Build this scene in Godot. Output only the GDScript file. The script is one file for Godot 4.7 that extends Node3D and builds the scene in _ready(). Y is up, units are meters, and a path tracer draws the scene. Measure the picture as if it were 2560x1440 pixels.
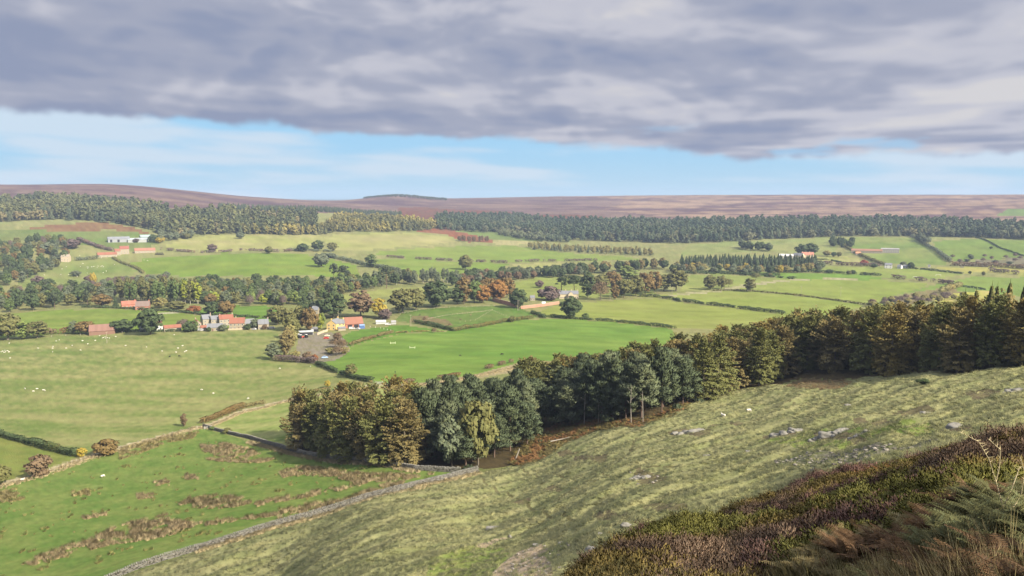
extends Node3D
# A moorland dale on an autumn afternoon, seen from the heather on its southern side.
# Plan: metres, x to the east of the viewpoint, z to the south; y is the height above the lowest survey datum.

const EYE := 120.0
const NK := 220
const NEAR_D := 2.0
const FAR_D := 6500.0

# The survey of the dale: for each bearing (degrees) pairs of distance and height relative to the eye.
const PROFILES := [
	[-180.00, 2,-1.6, 20,3, 60,18, 150,38, 400,48, 6500,55],
	[-115.00, 2,-1.7, 20,-1, 60,0, 150,4, 400,10, 6500,30],
	[-70.00, 2,-1.8, 20,-6, 60,-18, 150,-45, 300,-80, 600,-105, 1200,-100, 2500,-40, 6500,40],
	[-39.48, 2,-1.9, 8,-5.2, 20,-12, 60,-34, 100,-54, 142,-73, 247,-93, 330,-103, 450,-111, 630,-115, 810,-117, 1170,-120, 1425,-112, 1650,-88, 1950,-56, 2550,-12, 3900,62, 6500,75],
	[-33.38, 2,-1.9, 8,-5.2, 20,-12, 60,-34, 100,-54, 142,-72, 247,-91, 330,-101, 450,-109, 630,-113, 810,-115.5, 1170,-118.5, 1425,-108, 1650,-83, 1950,-54, 2550,-13, 3900,62, 6500,75],
	[-26.30, 2,-1.9, 8,-5.2, 20,-12, 60,-34, 100,-53, 140,-70, 160,-73, 260,-92, 330,-100, 450,-107.5, 640,-110, 810,-113, 1200,-118, 1450,-108, 1650,-84.5, 1950,-57, 2500,-15, 3900,66, 6500,75],
	[-18.24, 2,-1.9, 8,-5.2, 20,-12, 60,-33.5, 100,-52.5, 138,-68.6, 168,-72, 300,-93.3, 405,-104, 645,-108.6, 825,-113, 1230,-112, 1500,-98, 1800,-77, 2250,-43, 2900,-22, 4050,15, 6500,18],
	[-13.88, 2,-1.9, 8,-5.2, 20,-12, 60,-33.2, 95,-50, 150,-65.5, 190,-74, 280,-88, 405,-99, 600,-108, 825,-112.5, 1200,-113, 1500,-102, 1850,-77, 2250,-48, 2900,-30, 4050,-3, 6500,-8],
	[-9.36, 2,-1.9, 8,-5.1, 20,-11.8, 60,-33, 95,-49, 150,-62, 210,-75, 270,-82, 405,-95, 560,-104.5, 700,-109.5, 830,-112, 1150,-114, 1500,-105, 1900,-77, 2300,-54, 2800,-50, 3400,-28, 4300,1, 6500,0],
	[0.00, 2,-1.9, 8,-4.9, 20,-11, 45,-24, 70,-35.8, 93,-46, 150,-61.5, 210,-73.7, 240,-78, 320,-85, 435,-96, 560,-105, 720,-110, 840,-111.5, 1130,-114.6, 1480,-112, 1750,-106, 2050,-93, 2400,-84, 2900,-60, 3700,-24, 4500,12, 6500,20],
	[9.36, 2,-1.9, 8,-4.3, 20,-9.1, 35,-18, 70,-32, 95,-40, 135,-49, 180,-58, 225,-65, 290,-72, 400,-90, 520,-103, 700,-111, 900,-113, 1150,-114, 1480,-111, 1750,-105, 2050,-93, 2350,-80, 2800,-60, 3600,-24, 4500,22, 6500,35],
	[18.24, 2,-1.9, 10,-4.9, 20,-8.4, 35,-13.6, 50,-20, 70,-28, 100,-36.6, 150,-47, 200,-55, 240,-60.5, 285,-63.8, 340,-68, 430,-87, 560,-104, 720,-111, 900,-113, 1150,-112.5, 1450,-107, 1750,-98, 2000,-87, 2350,-72, 2900,-52, 3600,-20, 4500,26, 6500,35],
	[26.30, 2,-1.9, 10,-4.2, 20,-7, 35,-11.2, 50,-16.2, 70,-22, 100,-29.4, 150,-38.6, 200,-46.2, 262,-54, 320,-59, 400,-78, 560,-102, 720,-111, 900,-113, 1200,-111.5, 1450,-108, 1700,-97, 1900,-87, 2350,-72, 2900,-52, 3600,-18, 4500,24, 6500,35],
	[33.38, 2,-1.8, 8,-3.2, 20,-5.7, 35,-9.4, 50,-13.4, 70,-18.2, 100,-24.6, 160,-34.2, 250,-45.2, 320,-55, 400,-74, 560,-100, 720,-111, 900,-113, 1200,-112.5, 1450,-109, 1650,-98, 1850,-88, 2350,-74, 2900,-54, 3600,-18, 4500,23, 6500,35],
	[40.86, 2,-1.8, 8,-3.1, 20,-5.2, 35,-8.2, 70,-14.8, 100,-20, 160,-28, 250,-38.5, 330,-50, 450,-73, 600,-95, 800,-108, 1200,-112, 1650,-98, 2350,-74, 2900,-54, 3600,-18, 4500,23, 6500,35],
	[68.00, 2,-1.7, 20,-4, 60,-11, 150,-22, 300,-40, 600,-75, 1200,-95, 2500,-60, 6500,30],
	[115.00, 2,-1.6, 20,1, 60,6, 150,12, 400,18, 6500,40],
	[180.00, 2,-1.6, 20,3, 60,18, 150,38, 400,48, 6500,55],
]

var bearings := PackedFloat32Array()
var table := PackedFloat32Array()
var n_cols := 0
var k_scale := 0.0
var noise := FastNoiseLite.new()
var noise2 := FastNoiseLite.new()
var rng := RandomNumberGenerator.new()
var taken := {}
var mats := {}
var protos := {}
var MV := PackedVector3Array()
var MN := PackedVector3Array()
var MC := PackedColorArray()
var MI := PackedInt32Array()


func V(a: float, b: float) -> Vector2:
	return Vector2(a, b)


# ---------------------------------------------------------------- naming

func numbered(called: String) -> String:
	var k: int = taken.get(called, 0)
	taken[called] = k + 1
	return called if k == 0 else "%s_%03d" % [called, k]


func tag(o: Node3D, label: String, category := "", group := "", kind := "") -> Node3D:
	if label != "":
		o.set_meta("label", label)
	if category != "":
		o.set_meta("category", category)
	if group != "":
		o.set_meta("group", group)
	if kind != "":
		o.set_meta("kind", kind)
	return o


func thing(called: String, at: Vector3, turn := 0.0) -> Node3D:
	var o := Node3D.new()
	o.name = numbered(called)
	add_child(o)
	o.position = at
	o.rotation.y = turn
	return o


func put(called: String, mesh: Mesh, m: Material, parent: Node3D = self) -> MeshInstance3D:
	var o := MeshInstance3D.new()
	o.name = numbered(called) if parent == self else called
	o.mesh = mesh
	o.material_override = m
	parent.add_child(o, true)
	return o


const ONES := ["", "first", "second", "third", "fourth", "fifth", "sixth", "seventh", "eighth", "ninth", "tenth", "eleventh", "twelfth", "thirteenth", "fourteenth", "fifteenth", "sixteenth", "seventeenth", "eighteenth", "nineteenth"]
const TENS := ["", "", "twenty", "thirty", "forty", "fifty", "sixty", "seventy", "eighty", "ninety"]
const TENTH := ["", "", "twentieth", "thirtieth", "fortieth", "fiftieth", "sixtieth", "seventieth", "eightieth", "ninetieth"]


func ordinal(n: int) -> String:
	if n < 20:
		return ONES[n]
	if n < 100:
		return TENTH[n / 10] if n % 10 == 0 else TENS[n / 10] + "-" + ONES[n % 10]
	if n % 100 == 0:
		return ["", "hundredth", "two-hundredth", "three-hundredth"][n / 100]
	return ["", "hundred-and-", "two-hundred-and-", "three-hundred-and-"][n / 100] + ordinal(n % 100)


# ---------------------------------------------------------------- the land

func make_survey() -> void:
	n_cols = PROFILES.size()
	k_scale = (NK - 1) / log(FAR_D / NEAR_D)
	bearings.resize(n_cols)
	table.resize(n_cols * NK)
	for c in n_cols:
		var row: Array = PROFILES[c]
		bearings[c] = deg_to_rad(row[0])
		var n := (row.size() - 1) / 2
		var xs := PackedFloat32Array()
		var ys := PackedFloat32Array()
		for i in n:
			xs.append(log(float(row[1 + i * 2])))
			ys.append(float(row[2 + i * 2]))
		var m := PackedFloat32Array()
		m.resize(n)
		for i in n:
			if i == 0:
				m[i] = (ys[1] - ys[0]) / (xs[1] - xs[0])
			elif i == n - 1:
				m[i] = (ys[i] - ys[i - 1]) / (xs[i] - xs[i - 1])
			else:
				var h0 := xs[i] - xs[i - 1]
				var h1 := xs[i + 1] - xs[i]
				var d0 := (ys[i] - ys[i - 1]) / h0
				var d1 := (ys[i + 1] - ys[i]) / h1
				m[i] = 0.0
				if d0 * d1 > 0.0:
					var w1 := 2.0 * h1 + h0
					var w2 := h1 + 2.0 * h0
					m[i] = (w1 + w2) / (w1 / d0 + w2 / d1)
		var i := 0
		for k in NK:
			var x := log(NEAR_D) + k / k_scale
			while i < n - 2 and x > xs[i + 1]:
				i += 1
			var h := xs[i + 1] - xs[i]
			var t := (x - xs[i]) / h
			table[c * NK + k] = (2 * t * t * t - 3 * t * t + 1) * ys[i] + (t * t * t - 2 * t * t + t) * h * m[i] + (3 * t * t - 2 * t * t * t) * ys[i + 1] + (t * t * t - t * t) * h * m[i + 1]


func survey(x: float, z: float, d: float) -> float:
	var b := atan2(x, -z)
	var k := minf(log(maxf(d, NEAR_D) / NEAR_D) * k_scale, NK - 1.001)
	var k0 := int(k)
	var f := k - k0
	var i := 0
	while i < n_cols - 2 and b >= bearings[i + 1]:
		i += 1
	var a := i * NK + k0
	var y0 := lerpf(table[a], table[a + 1], f)
	a += NK
	var y1 := lerpf(table[a], table[a + 1], f)
	var w := bearings[i + 1] - bearings[i]
	var t := (b - bearings[i]) / w
	var m0 := 0.0
	var m1 := 0.0
	if i > 0:
		a = (i - 1) * NK + k0
		m0 = (y1 - lerpf(table[a], table[a + 1], f)) / (bearings[i + 1] - bearings[i - 1]) * w
	if i + 2 < n_cols:
		a = (i + 2) * NK + k0
		m1 = (lerpf(table[a], table[a + 1], f) - y0) / (bearings[i + 2] - bearings[i]) * w
	var t2 := t * t
	var t3 := t2 * t
	return EYE + (2 * t3 - 3 * t2 + 1) * y0 + (t3 - 2 * t2 + t) * m0 + (3 * t2 - 2 * t3) * y1 + (t3 - t2) * m1


var WALL_A := [V(-81.4,-151.4), V(-9.5,-212.8)]


func height(x: float, z: float) -> float:
	var d := sqrt(x * x + z * z)
	var h := survey(x, z, d)
	if d > 2500.0:
		h += 24.0 * exp(-pow((x + 600.0) / 170.0, 2.0) - pow((z + 4180.0) / 420.0, 2.0))
		h += noise.get_noise_2d(x / 9.0, z / 5.0) * 4.0 * smoothstep(2500.0, 3600.0, d)
	if d > 240.0:
		h += (noise.get_noise_2d(x / 3.0 + 71.0, z / 3.0) * 1.1 + noise.get_noise_2d(x + 13.0, z) * 0.25) * smoothstep(240.0, 600.0, d) * (1.0 - smoothstep(2400.0, 3000.0, d))
	if d > 45.0 and d < 360.0:
		var a: Vector2 = WALL_A[0]
		var e: Vector2 = (WALL_A[1] - a).normalized()
		var side := (x - a.x) * -e.y + (z - a.y) * e.x
		var s := clampf(side / 14.0, 0.1, 1.0) * smoothstep(45.0, 75.0, d) * (1.0 - smoothstep(290.0, 350.0, d))
		var u := x * 0.80 - z * 0.60
		var v := x * 0.60 + z * 0.80
		var r := 1.0 - absf(noise.get_noise_2d(u / 0.62, v / 0.19)) * 2.2
		h += (noise.get_noise_2d(u / 0.35, v / 0.12 + 40.0) * 1.2 + r * 0.6 + noise2.get_noise_2d(x / 1.8, z / 1.8) * 0.32 + noise2.get_noise_2d(x * 2.1, z * 2.1) * 0.09) * s
	elif d <= 45.0:
		h += (noise2.get_noise_2d(x * 4.0, z * 4.0) * 0.26 + noise2.get_noise_2d(x * 1.4 + 5.0, z * 1.4) * 0.5) * smoothstep(3.0, 9.0, d)
	return h


func at(x: float, z: float) -> Vector3:
	return Vector3(x, height(x, z), z)


func inside(p: Vector2, poly: PackedVector2Array) -> bool:
	return Geometry2D.is_point_in_polygon(p, poly)


func ribbon(line: Array, w: float) -> Array:
	var out := []
	for s in [1.0, -1.0]:
		for k in line.size():
			var i: int = k if s > 0.0 else line.size() - 1 - k
			var d: Vector2 = (line[mini(i + 1, line.size() - 1)] - line[maxi(i - 1, 0)]).normalized()
			out.append(line[i] + Vector2(-d.y, d.x) * s * w * 0.5)
	return out


var fields := []


func field(called: String, label: String, poly: Array, a: Color, b: Color, mat: String, speck := 40.0, run := 1.0, angle := 0.0, sharp := 1.0) -> void:
	var pp := PackedVector2Array(poly)
	var lo := Vector2(1e9, 1e9)
	var hi := Vector2(-1e9, -1e9)
	var near := 1e9
	var far := 0.0
	for i in pp.size():
		lo = lo.min(pp[i])
		hi = hi.max(pp[i])
		far = maxf(far, pp[i].length())
		near = minf(near, Geometry2D.get_closest_point_to_segment(Vector2.ZERO, pp[i], pp[(i + 1) % pp.size()]).length())
	fields.append({"called": called, "label": label, "poly": pp, "lo": lo, "hi": hi, "near": near if poly.size() else 0.0, "far": far if poly.size() else 1e9, "a": a, "b": b, "mat": mat, "speck": speck, "run": run, "c": cos(deg_to_rad(angle)), "s": sin(deg_to_rad(angle)), "sharp": sharp})


func field_color(f: Dictionary, x: float, z: float) -> Color:
	var c: float = f.c
	var s: float = f.s
	var k: float = 100.0 / f.speck
	var u := (x * c + z * s) * k / float(f.run)
	var v := (-x * s + z * c) * k
	var t := 0.5 + (noise.get_noise_2d(u, v) * 0.75 + noise2.get_noise_2d(u * 0.45 + 9.0, v * 0.45) * 0.5) * float(f.sharp)
	var q := 1.0 + noise2.get_noise_2d(u * 0.55 + 31.0, v * 0.55) * 0.26 + noise2.get_noise_2d(u * 1.5, v * 1.5 + 77.0) * 0.12
	var col: Color = (f.a as Color).lerp(f.b, clampf(t, 0.0, 1.0))
	return Color(col.r * q, col.g * q, col.b * q)


func build_ground(azimuths: PackedFloat32Array, first: bool) -> void:
	var rows := PackedFloat32Array()
	var d := 1.2
	while d < 6450.0:
		rows.append(d)
		var drop := minf(0.48 * d, 46.0 + maxf(d - 95.0, 0.0) * 0.12)
		d += clampf(d * 0.0021 * d / minf(drop, 112.0), d * (0.018 if d < 40.0 else 0.0055), d * 0.022)
	rows.append(6500.0)
	var nr := rows.size()
	var nc := azimuths.size()
	var P := PackedVector3Array()
	P.resize(nr * nc)
	for r in nr:
		var dd := rows[r]
		for c in nc:
			var x := sin(azimuths[c]) * dd
			var z := -cos(azimuths[c]) * dd
			P[r * nc + c] = Vector3(x, height(x, z), z)
	var N := PackedVector3Array()
	N.resize(nr * nc)
	for r in nr:
		for c in nc:
			var e := P[r * nc + mini(c + 1, nc - 1)] - P[r * nc + maxi(c - 1, 0)]
			var g := P[mini(r + 1, nr - 1) * nc + c] - P[maxi(r - 1, 0) * nc + c]
			N[r * nc + c] = e.cross(g).normalized()
	var cells: Array[PackedInt32Array] = []
	for f in fields:
		cells.append(PackedInt32Array())
	for r in nr - 1:
		var dm := (rows[r] + rows[r + 1]) * 0.5
		var cand := PackedInt32Array()
		for i in range(fields.size() - 1, 0, -1):
			if dm >= fields[i].near and dm <= fields[i].far:
				cand.append(i)
		for c in nc - 1:
			var q := (P[r * nc + c] + P[(r + 1) * nc + c + 1]) * 0.5
			var p := Vector2(q.x, q.z)
			var id := 0
			for i in cand:
				var f: Dictionary = fields[i]
				if p.x < f.lo.x or p.x > f.hi.x or p.y < f.lo.y or p.y > f.hi.y:
					continue
				if Geometry2D.is_point_in_polygon(p, f.poly):
					id = i
					break
			cells[id].append(r * nc + c)
	var stamp := PackedInt32Array()
	stamp.resize(nr * nc)
	stamp.fill(-1)
	var remap := PackedInt32Array()
	remap.resize(nr * nc)
	for id in fields.size():
		var list := cells[id]
		if list.size() < (12 if first else 1):
			continue
		var f: Dictionary = fields[id]
		MV.clear()
		MN.clear()
		MC.clear()
		MI.clear()
		for q in list:
			for v in [q, q + nc, q + 1, q + 1, q + nc, q + nc + 1]:
				if stamp[v] != id:
					stamp[v] = id
					remap[v] = MV.size()
					MV.append(P[v])
					MN.append(N[v])
					MC.append(field_color(f, P[v].x, P[v].z))
				MI.append(remap[v])
		var o := put(f.called, commit(), mats[f.mat])
		tag(o, f.label if first else "land around the viewpoint outside the view, as %s" % f.called.replace("_", " "), "", "", "structure")


func commit() -> ArrayMesh:
	var a := []
	a.resize(Mesh.ARRAY_MAX)
	a[Mesh.ARRAY_VERTEX] = MV
	a[Mesh.ARRAY_NORMAL] = MN
	a[Mesh.ARRAY_COLOR] = MC
	a[Mesh.ARRAY_INDEX] = MI
	var m := ArrayMesh.new()
	m.add_surface_from_arrays(Mesh.PRIMITIVE_TRIANGLES, a)
	MV = PackedVector3Array()
	MN = PackedVector3Array()
	MC = PackedColorArray()
	MI = PackedInt32Array()
	return m


# ---------------------------------------------------------------- small shapes

func rnd(a: float, b: float) -> float:
	return rng.randf_range(a, b)


func sphere_dir() -> Vector3:
	var y := rng.randf_range(-1.0, 1.0)
	var a := rng.randf() * TAU
	var r := sqrt(1.0 - y * y)
	return Vector3(r * cos(a), y, r * sin(a))


func leaf(p: Vector3, nrm: Vector3, out: Vector3, size: float, thin: float, col: Color) -> void:
	var t := nrm.cross(sphere_dir()).normalized()
	var b := nrm.cross(t) * size * thin
	t *= size
	var i := MV.size()
	MV.append(p - t)
	MV.append(p + b)
	MV.append(p + t)
	MV.append(p - b)
	var m := (nrm + out * 1.1).normalized()
	for k in 4:
		MN.append(m)
		MC.append(col)
	MI.append_array([i, i + 1, i + 2, i, i + 2, i + 3])


func blade(p: Vector3, tip: Vector3, side: Vector3, nrm: Vector3, col: Color, col2: Color) -> void:
	var i := MV.size()
	MV.append(p - side)
	MV.append(p + side)
	MV.append(tip)
	MN.append(nrm)
	MN.append(nrm)
	MN.append(nrm)
	MC.append(col)
	MC.append(col)
	MC.append(col2)
	if side.cross(tip - p).dot(nrm) < 0.0:
		MI.append_array([i, i + 1, i + 2])
	else:
		MI.append_array([i, i + 2, i + 1])


func tube(a: Vector3, b: Vector3, ra: float, rb: float, sides: int, col: Color) -> void:
	var ax := (b - a).normalized()
	var u := ax.cross(Vector3(0.3, 0.1, 0.95) if absf(ax.x) > 0.8 else Vector3.RIGHT).normalized()
	var w := ax.cross(u)
	var i := MV.size()
	for k in sides:
		var d := u * cos(TAU * k / sides) + w * sin(TAU * k / sides)
		MV.append(a + d * ra)
		MV.append(b + d * rb)
		MN.append(d)
		MN.append(d)
		MC.append(col)
		MC.append(col)
	for k in sides:
		var p := i + k * 2
		var q := i + (k + 1) % sides * 2
		MI.append_array([p, p + 1, q, q, p + 1, q + 1])


func box(c: Vector3, h: Vector3, bas: Basis, col: Color, wob := 0.0) -> void:
	var v := []
	for k in 8:
		var s := Vector3(-1 if k & 1 == 0 else 1, -1 if k & 2 == 0 else 1, -1 if k & 4 == 0 else 1)
		var p := s * h
		if wob > 0.0:
			p += Vector3(rnd(-wob, wob), rnd(-wob, wob), rnd(-wob, wob))
		v.append(c + bas * p)
	quad(v[1], v[3], v[2], v[0], col)
	quad(v[4], v[6], v[7], v[5], col)
	quad(v[0], v[2], v[6], v[4], col)
	quad(v[5], v[7], v[3], v[1], col)
	quad(v[3], v[7], v[6], v[2], col)
	quad(v[5], v[1], v[0], v[4], col)


func quad(a: Vector3, b: Vector3, c: Vector3, d: Vector3, col: Color) -> void:
	var n := (c - a).cross(b - a)
	if n.length_squared() < 1e-12:
		n = (d - a).cross(c - a)
	n = n.normalized()
	var i := MV.size()
	for p in [a, b, c, d]:
		MV.append(p)
		MN.append(n)
		MC.append(col)
	MI.append_array([i, i + 1, i + 2, i, i + 2, i + 3])


func tri(a: Vector3, b: Vector3, c: Vector3, col: Color) -> void:
	quad(a, b, c, c, col)


func flat_material(key: String, col: Color, rough := 0.9, metal := 0.0) -> StandardMaterial3D:
	if not mats.has(key):
		var m := StandardMaterial3D.new()
		m.resource_name = key
		m.albedo_color = col.linear_to_srgb()
		m.roughness = rough
		m.metallic = metal
		m.vertex_color_use_as_albedo = true
		m.metallic_specular = 0.3
		mats[key] = m
	return mats[key]


func leaf_material(key: String, col: Color, glow := 0.5) -> StandardMaterial3D:
	if not mats.has(key):
		var m := flat_material(key, col, 0.75)
		m.cull_mode = BaseMaterial3D.CULL_DISABLED
		m.metallic_specular = 0.2
		m.backlight_enabled = true
		m.backlight = Color(glow, glow, glow)
	return mats[key]


func grain_material(key: String, fine: float, coarse: float, lo: float, relief: float) -> void:
	# fine colour grain and relief over the vertex colours, laid out in world metres
	var n := FastNoiseLite.new()
	n.seed = key.hash() % 1000
	n.noise_type = FastNoiseLite.TYPE_SIMPLEX_SMOOTH
	n.frequency = 0.06
	n.fractal_octaves = 5
	n.fractal_gain = 0.62
	var im := n.get_seamless_image(512, 512)
	var g := Image.create(512, 512, false, Image.FORMAT_RGB8)
	for y in 512:
		for x in 512:
			var t := smoothstep(0.2, 0.8, im.get_pixel(x, y).r)
			var v := lerpf(lo, 1.0, t)
			g.set_pixel(x, y, Color(v, v, lerpf(v, lo, 0.12)).linear_to_srgb())
	var m := flat_material(key, Color.WHITE, 0.95)
	m.albedo_texture = ImageTexture.create_from_image(g)
	m.heightmap_enabled = relief > 0.0
	m.heightmap_texture = ImageTexture.create_from_image(im)
	m.heightmap_scale = relief
	m.uv1_triplanar = true
	m.uv1_world_triplanar = true
	m.uv1_scale = Vector3.ONE / fine
	m.metallic_specular = 0.15


# ---------------------------------------------------------------- trees

func shade(c: Color, lo: float, hi: float) -> Color:
	var k := rnd(lo, hi)
	return Color(c.r * k, c.g * k, c.b * k)


func bark(h: float, r: float, lean: float, limbs: int, spread: float, from: float) -> ArrayMesh:
	# a tapered trunk in three lengths with limbs that fork
	var col := Color(1, 1, 1)
	var p := Vector3(0, -1.2, 0)
	var top := Vector3(lean, h * 0.85, lean * 0.6)
	var last := p
	for k in range(1, 4):
		var q := p.lerp(top, k / 3.0) + Vector3(rnd(-0.2, 0.2), 0, rnd(-0.2, 0.2)) * r * 2.0
		tube(last, q, r * (1.15 - 0.33 * (k - 1)), r * (1.15 - 0.33 * k), 6, col)
		last = q
	for k in limbs:
		var t := lerpf(from, 0.95, float(k) / limbs)
		var a := k * 2.4 + rnd(-0.4, 0.4)
		var s := p.lerp(top, t)
		var e := s + Vector3(cos(a) * spread * (1.1 - t * 0.6), h * rnd(0.06, 0.2), sin(a) * spread * (1.1 - t * 0.6))
		tube(s, e, r * 0.42 * (1.1 - t * 0.7), r * 0.12, 4, col)
	return commit()


func crown_broad(h: float, w: float, base: float, lobes: int, leaf_size: float, cover: float, flat_lobes: float, autumn := 0.0, bough := 0.34) -> ArrayMesh:
	# a crown of many leafy boughs; autumn is how far the outer boughs have turned
	var rx := w * 0.5
	var y0 := h * base
	var ry := (h - y0) * 0.5
	for k in lobes:
		var d := sphere_dir()
		d.y = d.y * 0.96 + 0.04
		var fill := 1.0 if k % 5 != 0 else rnd(0.3, 0.7)
		var wide := 1.0 - 0.25 * maxf(-d.y, 0.0) - 0.18 * maxf(d.y, 0.0)
		var lr := rx * bough * rnd(0.78, 1.25) * (1.0 - 0.25 * absf(d.y))
		var c := Vector3(d.x * (rx - lr * 0.7) * wide * fill, y0 + ry + d.y * (ry - lr * flat_lobes * 0.6) * fill, d.z * (rx - lr * 0.7) * wide * fill)
		c += Vector3(rnd(-0.06, 0.06), rnd(-0.05, 0.05), rnd(-0.06, 0.06)) * w
		var turned := clampf(autumn * rnd(0.0, 1.0) * (0.6 + 0.6 * maxf(d.y, 0.0)), 0.0, 1.0)
		var own := Color(1, 1, 1).lerp(Color(1.5, 1.05, 0.72), turned)
		own = shade(own, 0.86, 1.13)
		var n := int(lr * lr * cover / (leaf_size * leaf_size))
		for i in n:
			var e := sphere_dir()
			if e.y < -0.35 and rng.randf() < 0.7:
				e.y = -e.y
			var q := rnd(0.66, 1.12)
			var p := c + Vector3(e.x, e.y * flat_lobes, e.z) * lr * q
			leaf(p, (e + sphere_dir() * 0.7 + Vector3.UP * 0.45).normalized(), (e + d * 0.6 + Vector3.UP * 0.25).normalized(), leaf_size * rnd(0.7, 1.3), rnd(0.5, 0.8), shade(own, 0.72, 1.28))
	return commit()


func crown_beech(h: float, w: float, base: float, sprays: int, leaves: int, leaf_size: float, autumn: float) -> ArrayMesh:
	# a domed beech: level fans of twigs reaching out to a ragged rim, more upright towards the top
	var rx := w * 0.5
	var turn := rng.randf() * 50.0
	for k in sprays:
		var t := (k + rng.randf()) / sprays
		var a := rng.randf() * TAU
		var rim := lerpf(0.78, 1.0, smoothstep(0.0, 0.3, t)) * (1.0 - 0.5 * pow(smoothstep(0.6, 1.0, t), 1.6))
		rim *= 1.0 + noise2.get_noise_3d(cos(a) * 6.0 + turn, t * 14.0, sin(a) * 6.0) * 0.75
		var o := Vector3(cos(a), 0, sin(a))
		var side := Vector3(-o.z, 0, o.x)
		var rise := lerpf(-0.22, 1.3, pow(t, 1.7)) + rnd(-0.2, 0.2)
		var dirn := (o + Vector3.UP * rise).normalized()
		var reach := rx * rnd(0.32, 0.62)
		var end := o * rx * rim * (1.0 if t < 0.7 else rnd(0.25, 1.0)) + Vector3(0, lerpf(h * base + 0.6, h * 0.985, t) + rnd(-0.5, 0.5), 0)
		var own := Color(1, 1, 1).lerp(Color(1.35, 1.06, 0.75), clampf(autumn * rng.randf() * (0.4 + 0.8 * t), 0.0, 1.0))
		own = shade(own, 0.86, 1.14)
		var up := (side.cross(dirn) if side.cross(dirn).y > 0.0 else dirn.cross(side)).normalized()
		for i in leaves:
			var u := 1.0 - pow(rng.randf(), 1.25)
			var p := end - dirn * reach * (1.0 - u) + side * reach * rnd(-0.42, 0.42) * (1.15 - u * 0.75) + up * rnd(-0.16, 0.16)
			p.y -= 0.25 * u * u
			leaf(p, (up * 0.8 + sphere_dir() * 0.8 + o * 0.3).normalized(), (up * 0.7 + o * 0.4).normalized(), leaf_size * rnd(0.6, 1.4), rnd(0.45, 0.75), shade(own, 0.72, 1.28))
	return commit()


func crown_pine(h: float, w: float, base: float, pads: int, leaf_size: float, cover: float) -> ArrayMesh:
	# an irregular pine: needle pads held out on boughs, tufted upwards
	for k in pads:
		var t := sqrt((k + 0.5) / pads)
		var y := lerpf(h * base, h * 0.97, t) + rnd(-0.4, 0.4)
		var a := k * 2.399 + rnd(-0.5, 0.5)
		var reach := w * 0.5 * (1.0 - pow(t, 2.4) * 0.7) * rnd(0.3, 1.2)
		var c := Vector3(cos(a) * reach, y, sin(a) * reach)
		var lr := w * rnd(0.11, 0.27) * (1.1 - t * 0.35)
		var own := shade(Color(1, 1, 1).lerp(Color(1.15, 1.02, 0.8), rng.randf() * 0.7), 0.78, 1.25)
		for i in int(lr * lr * cover / (leaf_size * leaf_size)):
			var e := sphere_dir()
			e.y = absf(e.y) if rng.randf() < 0.75 else e.y
			var p := c + Vector3(e.x, e.y * 0.72, e.z) * lr * rnd(0.45, 1.05)
			var dirn := (e * 0.8 + Vector3(0, 0.75, 0) + sphere_dir() * 0.5).normalized()
			var side := dirn.cross(sphere_dir()).normalized() * leaf_size * 0.30
			blade(p - dirn * leaf_size * 0.4, p + dirn * leaf_size * rnd(0.7, 1.2), side, (e + Vector3.UP * 0.6).normalized(), shade(own, 0.7, 1.05), shade(own, 1.0, 1.35))
	return commit()


func crown_spruce(h: float, w: float, tiers: int, fans: int) -> ArrayMesh:
	for k in tiers:
		var t := float(k) / tiers
		var y := h * lerpf(0.08, 0.95, t)
		var r := w * 0.5 * pow(1.0 - t, 0.85) + h * 0.016
		for i in fans:
			var a := TAU * (i + rnd(0.0, 0.8)) / fans + k * 0.7
			var o := Vector3(cos(a), 0, sin(a))
			var rr := r * rnd(0.6, 1.3)
			var s := o.cross(Vector3.UP) * rr * 0.42
			var c := shade(Color(1, 1, 1), 0.7, 1.3)
			var n := (o * 0.9 + Vector3.UP * 0.7).normalized()
			var j := MV.size()
			for p in [Vector3(0, y + h / tiers * 1.1, 0), o * rr * 0.65 + s + Vector3(0, y + 0.05 * h, 0), o * rr + Vector3(0, y - 0.03 * h, 0), o * rr * 0.65 - s + Vector3(0, y + 0.05 * h, 0)]:
				MV.append(p)
				MN.append(n)
				MC.append(c)
			MI.append_array([j, j + 2, j + 1, j, j + 3, j + 2])
	tube(Vector3(0, h * 0.9, 0), Vector3(0, h * 1.04, 0), h * 0.008, h * 0.001, 3, Color(0.8, 0.9, 0.7))
	return commit()


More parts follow.
